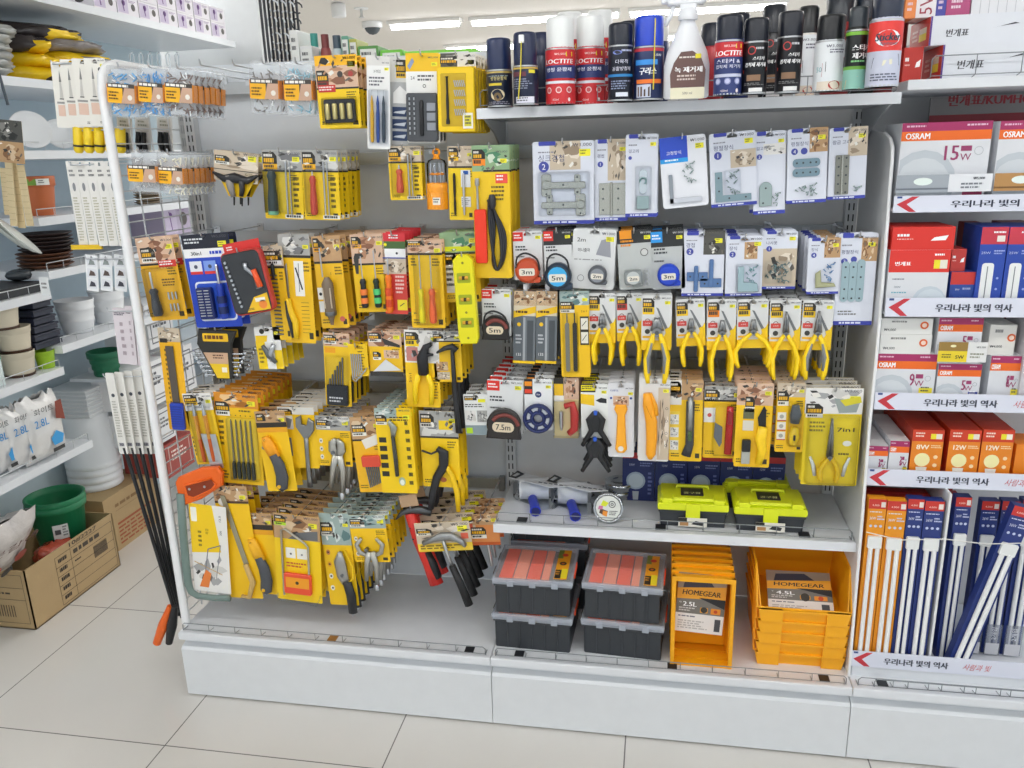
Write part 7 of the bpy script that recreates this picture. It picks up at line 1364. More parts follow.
def w_pinkbox(k): k.base('#e6dde2', 2, hole=False, t=8); k.bars(.1, .08, .9, .14, 2, '#445'); k.bars(.4, .25, .7, .9, 5, '#b8a8b0')
def w_pole(k):
    k.base('#e7e5df', 3, hole=False, t=2); k.circ(.5, .27, k.W*.2, '#4c5058', 2); k.bars(.2, .34, .8, .8, 14, '#b4b2a8'); k.bars(.2, .86, .8, .94, 1, '#556')
HG = []
for i, (tx, bx_) in enumerate(((61, 68), (70, 78), (82, 88), (94, 101))): HG.append(('template_card', 'card', ('leftmost', 'second', 'third', 'rightmost')[i]+' white card with arrow print left of the frame', tx, 60-i*.6+(2 if i == 0 else 0), bx_, 128-i*.5, 21, w_template, -.29-.008*i))
for i in range(5): HG.append(('caulk_tube', 'tube', ('leftmost', 'second', 'middle', 'fourth', 'rightmost')[i]+' yellow black banded tube under the white cards', 78+10.5*i, 127, 79+10.5*i, 153, 9, w_caulk, -.29))
for i in range(5): HG.append(('long_card', 'card', ('leftmost', 'second', 'middle', 'fourth', 'rightmost')[i]+' long white card hung left of the frame', 70+9.5*i, 161, 84+10*i, 246, 9.5, w_long, -.27-.01*i))
for i in range(3): HG.append(('clip_card', 'card', ('left', 'middle', 'right')[i]+' small card with three pictures beside the frame', 91+14.5*i, 255, 93+14*i, 291, 12, w_small, -.29))
for i in range(3): HG.append(('flat_box', 'box', ('left pinkish', 'middle narrow white', 'right narrow white')[i]+' flat box hanging left of the mesh frame', 119+9*i, 308-i*2, 126+8*i, 364+i, (14, 7, 7)[i], w_pinkbox, -.28-.012*i))
for nm, cat, lb, tx, ty, bx_, by, w, art, y in HG: hang(nm, cat, lb, tx, ty, bx_, by, w, art, y, hk=False)
m = MB(); q = aty(92, 247, -.28); m.box(-60, 30, -3, 3, -6, 6, ('#e8c020', .4)); single('tag_strip', m, 'short yellow strip above the three picture cards', 'strip', tuple(q))
for i in range(5):
    tx, bx_ = 109+9.2*i, 124+8*i; y = -.33+.012*i
    r, k, T = hang('grabber_tool', 'grabber', ('leftmost', 'second', 'middle', 'fourth', 'rightmost')[i]+' long black pole in white sleeve outside the frame', tx, 373-i, bx_, 454, 8.5, w_pole, y, hk=False)
    E_ = aty(174+2.4*i, 612+2*i, y); B_ = aty(bx_, 450, y); L = (B_-E_).length*1000
    loc = r.matrix_basis.inverted(); p0 = loc @ B_; p1 = loc @ E_
    m = MB(); m.tube([tuple(p0*1000+Vector((0, 4, 6))), tuple(p1*1000+Vector((0, 4, 0)))], 5.5, ('#1d1e21', .4), 8); part('pole', m, r, 'black pole')
    if i == 0:
        a = loc @ aty(170, 606, y); b = loc @ aty(157, 643, y); m = MB(); m.tube([tuple(a*1000), tuple((a+b)*500), tuple(b*1000)], [8, 15, 12], ('#ee6a22', .4), 10); part('trigger_grip', m, r, 'orange grip'); m = MB(); a = loc @ aty(175, 606, y); b = loc @ aty(169, 643, y); m.tube([tuple(a*1000), tuple((a+b)*500), tuple(b*1000)], [9, 15, 10], ('#232427', .4), 10); part('handle', m, r)
for q, (tx, ty, y, lb) in enumerate(((52, 62, -.3, 'thin rail carrying the white arrow cards'), (70, 163, -.285, 'thin rail carrying the long white cards'), (86, 257, -.29, 'thin rail carrying the picture cards'), (104, 375, -.32, 'thin rail carrying the sleeved poles'), (74, 129, -.29, 'thin rail above the yellow tubes'), (108, 309, -.29, 'thin rail above the flat boxes'))):
    A = aty(tx, ty, y); m = MB(); m.tube([(0, -300, A.z*1000-5), (A.x*1000, y*1000, A.z*1000-5), (A.x*1000-3, y*1000, A.z*1000+4)], 1.8, STEEL, 6); single('side_rail', m, lb, 'rail', group='side rails on the mesh frame')
# hand saw and hacksaw hung on the frame
P = aty(200, 468, -.345); t = thing('hand_saw', 'hand saw with big orange plastic handle', 'saw', tuple(P)); s = (P-CAM).dot(CF)/FPX*1000; m = MB(); OC = ('#ee6614', .35); pts = [(-28, -16), (-24, -10), (2, 1), (21, 3), (25, -4), (23, -17), (12, -24), (-2, -33), (-23, -41), (-27, -34)]; m.prism([(a*s, b*s) for a, b in pts], -10, 8, OC, 4); 
m.prism([(a*s, b*s) for a, b in [(-16, -19), (13, -10), (16, -15), (12, -20), (-9, -30), (-15, -28)]], -12, -9.9, ('#8a3208', .5)); m.tube([((a)*s, -11, b*s) for a, b in [(-17, -18), (13, -9), (17, -15), (12, -21), (-9, -31), (-16, -29), (-17, -18)]], 3, OC, 6)
for a in (-12, 5): m.lathe([(3.5, -14), (3.5, -10)], STEEL, a*s, 0, (-19+a*.2)*s, 8, 'y')
part('handle', m, t, 'orange handle')
m = MB(); m.prism([(10*s, 0), (24*s, 0), (20*s, 95), (4*s, 95)], 8.5, 10, STEEL); part('saw_blade', m, t)
T = aty(189, 512, -.345); r, k, _ = hang('hacksaw', 'saw', 'green grey bow hacksaw on its printed card', 207, 505, 213, 592, 36, a_sawcard, -.35, hk=False)
m = MB(); W, H = k.W, k.H; GG = ('#71857f', .4); m.flat([(-W*.66, H*.1), (-W*.67, -H*.3), (-W*.66, -H*.7), (-W*.64, -H*.93), (-W*.57, -H*1.02), (-W*.4, -H*1.055), (W*.1, -H*1.05), (W*.5, -H*1.03)], [12, 12, 12, 12, 10, 9, 9, 9], 8, GG, -7); part('bow_frame', m, r, 'green grey bow frame')

# ---------------------------------------------------------------- gardening shelves on the left
XL = -.62; XB = -1.03
m = MB(); m.box(XB*1000-20, XB*1000, -900, 1560, 0, 2300, ('#c6d6de', .5, 0, 'enamel')); single('back_panel', m, 'blue grey back panel of the gardening shelves', 'panel')
def lsh(z, y0, y1, lb, d=.41, guard=True):
    t = thing('garden_shelf', lb, 'shelf', (0, 0, 0), 'gardening shelves'); m = MB(); m.box(XB*1000, XL*1000, y0*1000, y1*1000, z*1000-26, z*1000, ENA, 0); part('shelf_board', m, t)
    if guard:
        m = MB(); x = XL*1000-8; c = ('#cfd2d4', .3, .6); m.tube([(x, y0*1000+8, z*1000+2), (x, y0*1000+8, z*1000+26), (x, y1*1000-8, z*1000+26), (x, y1*1000-8, z*1000+2)], 1.6, c, 5)
        n = int((y1-y0)/.08)
        for i in range(1, n): q = y0*1000+(y1-y0)*1000*i/n; m.tube([(x, q, z*1000+26), (x, q, z*1000)], 1.2, c, 4)
        part('wire_guard', m, t)
lsh(2.005, -.9, 1.52, 'highest gardening shelf holding white and purple boxes', guard=False)
lsh(1.745, -.9, 1.2, 'gardening shelf carrying silver and yellow soil bags', guard=False)
lsh(1.53, .03, 1.2, 'gardening shelf with the leaning white saucers'); lsh(1.325, .1, 1.2, 'gardening shelf under the terracotta pot'); lsh(1.155, .1, 1.2, 'gardening shelf under the brown saucers')
lsh(1.095, -.9, .095, 'near gardening shelf with black tray goods'); lsh(.842, -.9, .09, 'near gardening shelf under cream pots'); lsh(.91, .1, 1.2, 'far gardening shelf under white baskets'); lsh(.56, -.9, .16, 'low gardening shelf under pebble bags')
m = MB(); m.box(-660, -640, 88, 104, 0, 2000, ('#4c5560', .4)); 
m = MB(); m.box(XB*1000, XB*1000+24, 84, 110, 0, 2300, ('#d5d8da', .4, 0, 'enamel')); single('slotted_upright', m, 'upright post between the two gardening shelf bays', 'upright')
def bag(px0, px1, py0, py1, x, d, c, lb, name='soil_bag', c2=None, txt=None, rz=0, tilt=0, cat='bag', art=None, z=None):
    """stuffed bag lying or standing with its face towards +x, pixels on the plane x"""
    a = atx(px0, (py0+py1)/2, x); b = atx(px1, (py0+py1)/2, x); t_ = atx((px0+px1)/2, py0, x); o = atx((px0+px1)/2, py1, x); w = abs(b.y-a.y)*500; h = (t_.z-o.z)*1000; m = MB(); nx, nz = 12, 8; vs = []; r = random.Random(int(px0*7+py0)); D = d*1000
    for s_ in (1, -1):
        for j in range(nz+1):
            for i in range(nx+1):
                u, v = i/nx*2-1, j/nz*2-1; e = max(0, (1-u*u)*(1-v*v))**.35; vs.append((s_*D/2*e*(1+r.uniform(-.12, .12))+r.uniform(-1, 1)*2, u*w*(1-.05*v*v), (v*.5+.5)*h*(1+.06*r.uniform(-1, 1)*(j in (0, nz)))))
    fs = []; N = (nx+1)*(nz+1)
    for s_ in (0, 1):
        for j in range(nz):
            for i in range(nx): q = s_*N+j*(nx+1)+i; f = (q, q+1, q+nx+2, q+nx+1); fs.append(f if s_ == 0 else f[::-1])
    mm = mat(c, .25, .15, 'foil', s=22, a=.12); m.add(vs, fs, mm, True)
    if c2:
        mm2 = mat(c2, .25, .05, 'foil', s=22, a=.1)
        k2 = m.m(mm2)
        for fi, f in enumerate(m.f):
            q = f[0] % N; j = q//(nx+1); i = q % (nx+1)
            if (j >= nz*.55 or (i < 3)): m.mi[fi] = k2
    if art: F = Face(m, 2*w, h, Matrix.Translation((D/2+3, 0, h)) @ Matrix.Rotation(PI/2, 4, 'Z')); art(F)
    o_ = single(name, m, lb, cat, (x-d/2, (a.y+b.y)/2, o.z if z is None else z)); o_.rotation_euler = (tilt, 0, rz); return o_
zb = 1.746
for i in range(6): bag(-30, 28+rnd.uniform(-3, 5), 62-8.5*i, 78-8.5*i, XL-.01-.012*(i % 2), .3, '#b9bbb8', ORD[i]+' silver soil bag counted from the shelf up' if i else 'bottom silver soil bag of the pile on the shelf', 'silver_bag')
for i, (p0, p1, q0, q1, c, c2, lb) in enumerate(((34, 108, 66, 88, '#3a3636', '#f0c814', 'lowest black and yellow soil bag'), (34, 75, 52, 70, '#f0c81c', '#f0c81c', 'small yellow soil bag above the lowest'), (72, 128, 52, 68, '#77706e', '#f2cc18', 'grey and yellow soil bag poking right'), (30, 62, 33, 54, '#f2c81c', '#403a3a', 'upper left yellow soil bag folded over'), (64, 118, 38, 54, '#8a8482', '#8a8482', 'grey soil bag on the right of the pile'), (36, 98, 24, 42, '#f2cc18', '#3a3434', 'top yellow and dark soil bag'))):
    bag(p0, p1, q0, q1, XL-.02-.02*(i % 2), .28, c, lb, 'soil_bag', c2)
def onx(px, py, x=XL): return atx(px, py, x)
def box_x(name, lb, cat, px0, px1, pt, pb, x, d, c, art=None, z=None, group=None):
    a = atx(px0, pb, x); b = atx(px1, pb, x); z0 = z if z is not None else (a.z+b.z)/2; h = (atx((px0+px1)/2, pt, x).z-z0)*1000; w = abs(b.y-a.y)*1000
    m = MB(); m.box(-d*1000, 0, -w/2, w/2, 0, h, (c, .45, 0, 'carton')); 
    if art: art(Face(m, w, h, Matrix.Translation((.1, 0, h)) @ Matrix.Rotation(PI/2, 4, 'Z')))
    return single(name, m, lb, cat, (x, (a.y+b.y)/2, z0), group)
def purp(F): F.rect(.02, .1, .5, .9, '#c8bcd4'); F.line(.25, .25, .3, .8, 6, '#6a3c86', 2); F.circ(.3, .35, 10, '#6a3c86', 2); F.circ(.75, .5, F.H*.2, '#55504e', 2); F.bars(.55, .15, .95, .3, 2, '#a08ab0', 2)
for i in range(7):
    y0 = .62+.13*i
    for j in range(2): m = MB(); m.box(-180, 0, -62, 62, 0, 62, ('#e8e4ea', .45, 0, 'carton')); purp(Face(m, 124, 62, Matrix.Translation((.1, 0, 62)) @ Matrix.Rotation(PI/2, 4, 'Z'))); f = Face(m, 180, 62, Matrix.Translation((-90, -62.1, 62))); f.circ(.3, .5, 20, '#4a4648', 1, rz=12); f.circ(.7, .5, 20, '#4a4648', 1, rz=12); single('white_box', m, 'white and purple box %s, %s from the near end of the highest shelf' % (('below', 'above')[j], ORD[i].replace('front', 'first')), 'box', (XL-.01, y0, 2.006+.063*j), 'white and purple boxes')
# white saucers, pots, trays
def saucer(px, py, r, lb, x=XL-.03, tilt=1.2, c='#e6e9ec', z=1.531, rz=-.6):
    P = atx(px, py, x); m = MB(); m.lathe([(.01, 0), (r*.7, 0), (r*.96, 14), (r, 15), (r*.96, 17), (r*.7, 3.5), (.01, 3.5)], (c, .3), n=28); o = single('saucer', m, lb, 'saucer', (P.x, P.y, z+r*.001*math.sin(tilt)*.98+.001)); o.rotation_euler = (0, tilt, rz); return o
saucer(33, 150, 62, 'large white plant saucer leaning near the rulers'); saucer(62, 150, 52, 'second white plant saucer behind the large one', XL-.06); 
m = MB(); m.box(-90, -10, -120, 30, 0, 55, ('#d9dde2', .3), 6); single('white_tray', m, 'white planter tray behind the leaning saucers', 'tray', (XL-.05, .62, 1.531))
def pot(px, pb, r, h, c, lb, x=XL-.09, z=None, rib=0, rim=True, name='plant_pot', label=None, group=None, taper=.72, rimc=None):
    P = atx(px, pb, x); z = P.z if z is None else z; t = thing(name, lb, 'pot', (P.x, P.y, z), group); m = MB(); R = r
    prof = [(R*taper, 0)]
    if rib:
        for i in range(rib): q = (i+.5)/rib; rr_ = R*(taper+(1-taper)*q); prof += [(rr_, h*(i+.1)/rib), (rr_*1.02, h*(i+.5)/rib), (rr_, h*(i+.9)/rib)]
    prof += [(R*.94, h*.72), (R*.95, h*.74), (R*1.02 if rim else R*.97, h*.75), (R*1.04 if rim else R, h-2), (R*1.02, h), (R*.94, h), (R*.7, 8), (.01, 8)]
    m.lathe(prof, (c, .45, 0, 'plastic', ('s', 12)) if 0 else (c, .45), n=26)
    part('pot_body', m, t)
    if rimc: m = MB(); m.lathe([(R*taper*1.05, -1), (R*taper*1.1, 7)], (rimc, .4), n=20); part('pot_foot', m, t)
    if label: m = MB(); f = Face(m, 2*PI*R, 20, Matrix.Rotation(.7, 4, 'Z') @ Matrix.Translation((0, 0, h-8)), R*1.05); f.rect(.42, 0, .5, 1, '#7aa83c'); f.rect(.5, 0, .62, 1, '#eceee8'); f.bars(.52, .2, .58, .8, 2, '#555', 2); part('label', m, t)
    return t
pot(42, 216, 55, 125, '#c2683a', 'terracotta coloured plant pot with green and white label', z=1.326, label=1, taper=.74)
for i in range(9):
    m = MB(); r = 84; m.lathe([(r*.75, 0), (r, 10), (r*1.02, 12), (r*.97, 12), (r*.75, 3), (.01, 3)], ('#6b4530' if i < 4 else '#382a28', .45), n=24); P = atx(47, 268, XL-.09); single('saucer', m, 'brown plant saucer, number %s up the stack' % ('one', 'two', 'three', 'four', 'five', 'six', 'seven', 'eight', 'nine')[i], 'saucer', (P.x-.004*(i > 3), P.y+.02*(i > 3), 1.156+.0125*i), 'stacked brown saucers')
for i, (px, py, lb) in enumerate(((16, 238, 'pale grey oval tray leaning at the left edge'), (6, 234, 'second oval tray behind the pale grey one'))):
    P = atx(px, py, XL+.01-.02*i); m = MB(); m.lathe([(.01, 0), (60, 0), (78, 10), (80, 12), (60, 3), (.01, 3)], ('#c5cac4' if i else '#dfe2dc', .35), n=26, sy=.8); o = single('oval_tray', m, lb, 'tray', (P.x, P.y, P.z)); o.rotation_euler = (0, .85, .6)
# wooden rulers and stakes
for i, (tx, ty, bx_, by) in enumerate(((3, 168, 8, 215), (12, 160, 22, 228), (20, 165, 30, 226), (8, 162, 14, 226))):
    r, k, _ = hang('wooden_stake', 'stake', ('leftmost', 'second', 'rightmost', 'hindmost')[i]+' of the pale wooden garden stakes', tx, ty, bx_, by, 7, lambda k: (k.base('#d8c49a', 1, hole=False, t=3), [k.line(0, .1*j, 1, .1*j, .6, '#8a7450', 2) for j in range(1, 10)]), -.02-.01*i, hk=False)
hang('stake_header', 'bag header', 'dark leaf printed header of the wooden stakes', 8, 120, 12, 163, 26, lambda k: (k.base('#cfc4ac', 2, hole=False), photo(k, 0, 0, 1, .5, 'dark', 5), photo(k, 0, .5, 1, 1, 'wood', 6)), -.06, hk=False)
m = MB(); P = aty(-2, 70, -.1); Q = aty(8, 105, -.1); m.tube([tuple(P*1000), tuple(Q*1000)], 4, ('#3a4650', .4), 6); single('dark_rod', m, 'dark slanted rod at the upper left edge', 'rod')
# baskets, trays, boxes
def tray(name, lb, px0, px1, pb, z, h, x, d, c, ch=6, n=1):
    a = atx(px0, pb, x); b = atx(px1, pb, x); m = MB(); w = abs(b.y-a.y)*500; D = d*1000
    m.prism([(-D, -w), (0, -w), (0, w), (-D, w)], 0, h, (c, .4), 0, 'z'); m.box(-D-3, 4, -w-4, w+4, h-6, h+1, (c, .4), 2); m.box(-D+4, -4, -w+4, w-4, h-3, h+1.4, ('#9aa0a2' if c[1] in 'de' else c, .5)); return single(name, m, lb, 'tray', (x, (a.y+b.y)/2, z))
tray('black_tray', 'black tray with bagged goods on the near shelf', -10, 44, 288, 1.096, 30, XL-.02, .22, '#26282c')
m = MB(); m.sphere(0, 0, 0, 40, ('#3a3f44', .2), sz=.5, sy=1.4); o = single('black_bundle', m, 'black plastic bundle in the tray', 'bundle', (XL-.1, atx(22, 280, XL-.1).y, 1.147))
r, k, _ = hang('price_tag', 'price tag', 'white tag on the near shelf edge', 43, 277, 46, 296, 9, lambda k: (k.base('#eef0f0', 1, hole=False), k.bars(.2, .3, .8, .7, 2, '#888')), -.02, hk=False)
for i in range(6): tray('dark_tray', 'dark navy seed tray, number %s up its stack' % ('one', 'two', 'three', 'four', 'five', 'six')[i], 34+i, 62-i, 338, .914+.026*i, 20, XL-.03, .3, '#23283a')
def basket(px, pb, r, h, lb, z): 
    P = atx(px, pb, XL-.1); t = thing('white_basket', lb, 'basket', (P.x, P.y, z)); m = MB(); W_ = ('#e8eaec', .35)
    m.lathe([(r*.75, 0), (r*.78, 3), (r*.9, h*.35), (r*.94, h*.4), (r*.9, h*.42), (r*.97, h*.7), (r*1.02, h*.74), (r*.98, h*.76), (r*1.03, h*.96), (r*1.06, h), (r*.98, h), (r*.72, 4), (.01, 4)], W_, n=26); part('basket_body', m, t)
basket(78, 325, 62, 115, 'large white ribbed basket on the far gardening shelf', .911); basket(112, 330, 60, 120, 'white basket beside the mesh frame', .911)
for i, (px, pb) in enumerate(((22, 382), (19, 364), (6, 340))): 
    pot(px, pb, 52, 78, '#d6ccb6', ('lower', 'middle', 'upper')[i]+' cream planter with brown foot', XL-.07, .843+.079*i, rim=False, taper=.8, rimc='#4a3226', group='cream planters')
pot(47, 368, 31, 58, '#9cc42c', 'small lime green pot beside the cream planters', XL-.05, .843, rim=False, taper=.8)
box_x('seed_box', 'teal and white carton left of the cream planters', 'box', -14, 6, 342, 385, XL-.02, .1, '#d6e2e0', lambda F: (F.rect(0, 0, 1, .4, '#3f9a8c'), F.bars(.1, .5, .9, .9, 4, '#556', 2)), .8435)
pot(106, 366, 60, 95, '#20704e', 'dark green ribbed pot behind the hanging boxes', XL-.16, .70, rib=4)
m = MB(); P = atx(104, 366, XL-.16); m.box(-110, 60, -60, 160, -12, -.5, ENA); single('low_deck', m, 'white deck under the green pot', 'shelf', (P.x, P.y, .70))
# pebble bags
def peb(F): F.txt('2.8L', .3, .36, F.H*.12, '#3a8ac8', l=4, bold=.4); F.txt('\ud654\uc774\ud2b8', .4, .18, F.H*.1, '#333', w=F.W*.5, l=4); F.pf([(.5, .78), (.72, .78), (.78, .66), (.61, .56), (.45, .66)], '#3aa0e0', 4); F.pf([(.66, .38), (.88, .45), (.86, .12), (.7, .12)], '#8a3a26', 4); F.rect(.45, .82, .75, .88, '#333', 4)
for i, (p0, p1, q) in enumerate(((-16, 16, 0), (6, 38, -3), (24, 66, -8))): bag(p0, p1, 378+q, 446+q, XL-.03+.02*i, .08, '#e3e2e0', ('leftmost', 'middle', 'right')[i]+' white pebble bag on the low shelf', 'pebble_bag', z=.563, art=peb)
# floor cartons
def carton(px0, px1, pyb, pt, depth, lb, art, open_=True):
    a = atz(px0, pyb[0], 0); b = atz(px1, pyb[1], 0); x = (a.x+b.x)/2; h = (atx((px0+px1)/2, pt, x).z)*1000; w = abs(b.y-a.y)*1000; t = thing('cardboard_box', lb, 'cardboard box', (x, (a.y+b.y)/2, 0)); C_ = mat('#b59a70', .7, 0, 'carton', s=18, a=.06); m = MB(); D = depth*1000
    if open_:
        m.box(-4, 0, -w/2, w/2, 0, h, C_); m.box(-D, -D+4, -w/2, w/2, 0, h, C_); m.box(-D, 0, -w/2, -w/2+4, 0, h, C_); m.box(-D, 0, w/2-4, w/2, 0, h, C_); m.box(-D, 0, -w/2, w/2, 0, 4, C_)
    else: m.box(-D, 0, -w/2, w/2, 0, h, C_)
    art(Face(m, w, h, Matrix.Translation((.2, 0, h)) @ Matrix.Rotation(PI/2, 4, 'Z')), Face(m, D, h, Matrix.Translation((-D/2, -w/2-.2, h)))); part('box_body', m, t); return t, x, (a.y+b.y)/2, h/1000, w/1000
def ink(F, G):
    c = '#4a4034'; F.ring; l = lambda a, b, d, e: F.line(a, b, d, e, 1.6, c, 2)
    for v in (.12, .3, .46, .62, .78, .94): l(.3, v, .97, v)
    l(.3, .12, .3, .94); l(.97, .12, .97, .94); l(.47, .12, .47, .94); F.txt('10#2227', .47, .06, F.H*.075, c, 'l', w=F.W*.32, l=3, bold=.8); F.bars(.5, .17, .94, .25, 1, c, 3, .9); 
    for i in range(5): F.bars(.33, .17+.16*i, .44, .25+.16*i, 1, c, 3, .8)
    F.bars(.5, .36, .6, .41, 1, c, 3)
    for i in range(14): F.rect(.72+.012*i, .35, .727+.012*i, .56, c, 3)
    for v in (.08, .3, .5, .9): G.line(.45, v, .95, v, 1.6, c, 2)
    G.line(.95, .08, .95, .9, 1.6, c, 2); G.bars(.5, .38, .9, .44, 1, c, 3); [G.rect(.55+.03*i, .6, .56+.03*i, .8, c, 3) for i in range(9)]
t, bx0, by0, bh, bw = carton(36, 121, (630, 565), 535, .32, 'open cardboard box holding green pots and soil bag', ink)
def ink2(F, G): c = '#a0502c'; F.bars(.2, .18, .9, .24, 1, '#8a6a40', 3, .9); F.rect(.2, .52, .95, .56, c, 2); [F.bars(.2, .6+.07*i, .9, .64+.07*i, 1, c, 3, .8) for i in range(5)]; F.line(.2, .3, .95, .3, 1.5, '#8a6a40', 2)
t2, bx1, by1, bh1, bw1 = carton(123, 150, (557, 520), 480, .26, 'taller brown carton standing behind the open box', ink2, False)
print('carton', bx0, by0, bh, bw, bx1, by1, bh1, bw1)
for i in range(2): 
    m = MB(); R = 98; P = Vector((bx0-.125, by0+.105, .105)); m.lathe([(R*.72, 0), (R*.93, 185), (R*1.0, 187), (R*1.03, 212), (R*.98, 214), (R*.93, 212), (R*.88, 188), (R*.68, 6), (.01, 6)], ('#1f7c50', .4), n=32)
    if i == 1: f = Face(m, 2*PI*R, 60, Matrix.Rotation(.45, 4, 'Z') @ Matrix.Translation((0, 0, 130)), R*.95); f.rect(.5, 0, .58, .9, '#e4e6e2', 3); f.rect(.51, .3, .54, .6, '#555', 4); f.bars(.55, .1, .575, .8, 4, '#777', 4)
    single('green_pot', m, ('lower green flower pot nested under another', 'green flower pot with white sticker in the open box')[i], 'pot', (P.x, P.y, P.z+.02*i), 'nested green pots')
o_ = bag(-34, 44, 446, 534, -.62, .1, '#d8d2ce', 'large printed soil bag standing in the open box', 'soil_bag', art=lambda F: (F.txt('\ubd84\uac08\uc774', .55, .3, F.H*.13, '#5a3430', w=F.W*.7, l=6), F.circ(.84, .24, 12, '#4a2a28', 6), F.circ(.76, .58, 24, '#9a4438', 6), F.circ(.42, .66, 22, '#b04a3a', 6), F.circ(.62, .78, 20, '#33363a', 6), F.circ(.26, .6, 16, '#6aa04a', 6)))
o_.location.x = -.80; o_.location.z = .22; o_.rotation_euler = (0, .6, 0)
bag(50, 82, 542, 566, bx0-.03, .1, '#a89c96', 'grey red printed bag at the bottom of the open box', 'soil_bag', '#b04a34')
# clear plastic hangers near the shelf end
for i in range(6):
    P = atx(132+9*i, 58, XL-.12); m = MB(); m.tube([(0, 0, -40), (0, -14, -20), (0, -12, 10), (0, 4, 22), (0, 14, 10), (0, 10, -10), (0, 4, -38)], 3.2, mat('#e8f0f6', .1, 0, 'milky', f=.45), 6); single('clear_hanger', m, ORD[i].replace('front', 'leftmost')+' clear plastic pot hanger above the white cards', 'hanger', (P.x, P.y, P.z), 'clear plastic hangers')
# lids and buckets
P = Vector((bx1-.12, by1-.02, bh1)); zb2 = bh1+.0008
for i in range(4):
    m = MB(); R = 98+i*.6; m.lathe([(R*.94, 0), (R*1.0, 0), (R*1.03, 3), (R*1.02, 22), (R*.97, 24), (R*.84, 211), (R*.8, 215), (.01, 215)], ('#f4f6f8', .35), n=30); single('white_bucket', m, ('bottom', 'second', 'third', 'top')[i]+' white bucket of the nested stack', 'bucket', (P.x-.02, P.y+.02, zb2+.03*i), 'white buckets')
zl = zb2+.03*3+.2165
for i in range(7):
    m = MB(); m.box(-85, 85, -80, 80, 0, 9, ('#dfe2e4', .35), 2); m.box(-88, 88, -83, 83, 9, 15.5, ('#f4f5f6', .35), 3); single('square_tray', m, 'flat white square tray, number %s up the pile on the buckets' % ('one', 'two', 'three', 'four', 'five', 'six', 'seven')[i], 'tray', (P.x-.02, P.y+.02, zl+.0158*i), 'white square trays')
# stock behind the mesh on the far gardening shelf bay
for k_, (p0, p1, q0, q1, c, lb, a_) in enumerate(((150, 176, 300, 345, '#e4e4e6', 'white carton behind the mesh above the saw blade card', 0), (140, 172, 360, 405, '#e9e9ea', 'white carton behind the mesh beside the pole sleeves', 0), (174, 198, 345, 392, '#dcdcde', 'pale carton behind the mesh right of the blue saw handle', 0), (150, 178, 408, 442, '#dfe0e2', 'pale lower carton behind the mesh', 0), (168, 196, 436, 470, '#a0443c', 'dark red carton behind the lower mesh', 1))):
    box_x('carton', lb, 'box', p0, p1, q0, q1, XL-.05, .2, c, lambda F: (F.rect(.1, .1, .9, .9, '#5c5e66' if a_ == 0 else '#c8b0a8', 1), F.rect(.13, .13, .87, .87, c, 2), F.bars(.2, .25, .8, .6, 3, '#5a5c64' if a_ == 0 else '#f0dcd4', 3)))
for z_, lb in ((.68, 'far gardening shelf carrying the pale cartons'), (.47, 'far gardening shelf over the taller carton')): lsh(z_, .95, 1.55, lb)
def w_handle(k):
    k.base('#e9e8e4', 3, hole=False); k.rect(.1, .04, .9, .4, '#dcd8d0'); k.bars(.2, .1, .8, .3, 2, '#998')
    for u in (.3, .66): m = k.p('black_handle'); m.flat([(k.X(u), k.Z(.42)), (k.X(u-.05), k.Z(.7)), (k.X(u+.12), k.Z(1.0))], [6, 8, 5], 6, BLACK, -7)
for i, px in enumerate((124, 142, 164)): hang('handle_card', 'card', ('left', 'middle', 'right')[i]+' white card with black handles behind the mesh under the bags', px, 117, px+2, 153, 15, w_handle, -.2+.05*i, hk=False)
box_x('carton', 'pale purple carton behind the mesh under the lower bags', 'box', 165, 192, 202, 236, XL-.05, .15, '#b9adc4', purp)
for i in range(5):
    m = MB(); m.lathe([(38, 0), (52, 7), (53, 9), (50, 9), (38, 2), (.01, 2)], ('#8a7a64', .5), n=20); P = atx(152, 226, XL-.07); single('saucer', m, 'small tan saucer behind the mesh, number %s up' % ('one', 'two', 'three', 'four', 'five')[i], 'saucer', (P.x, P.y, 1.326+.0098*i), 'tan saucers')
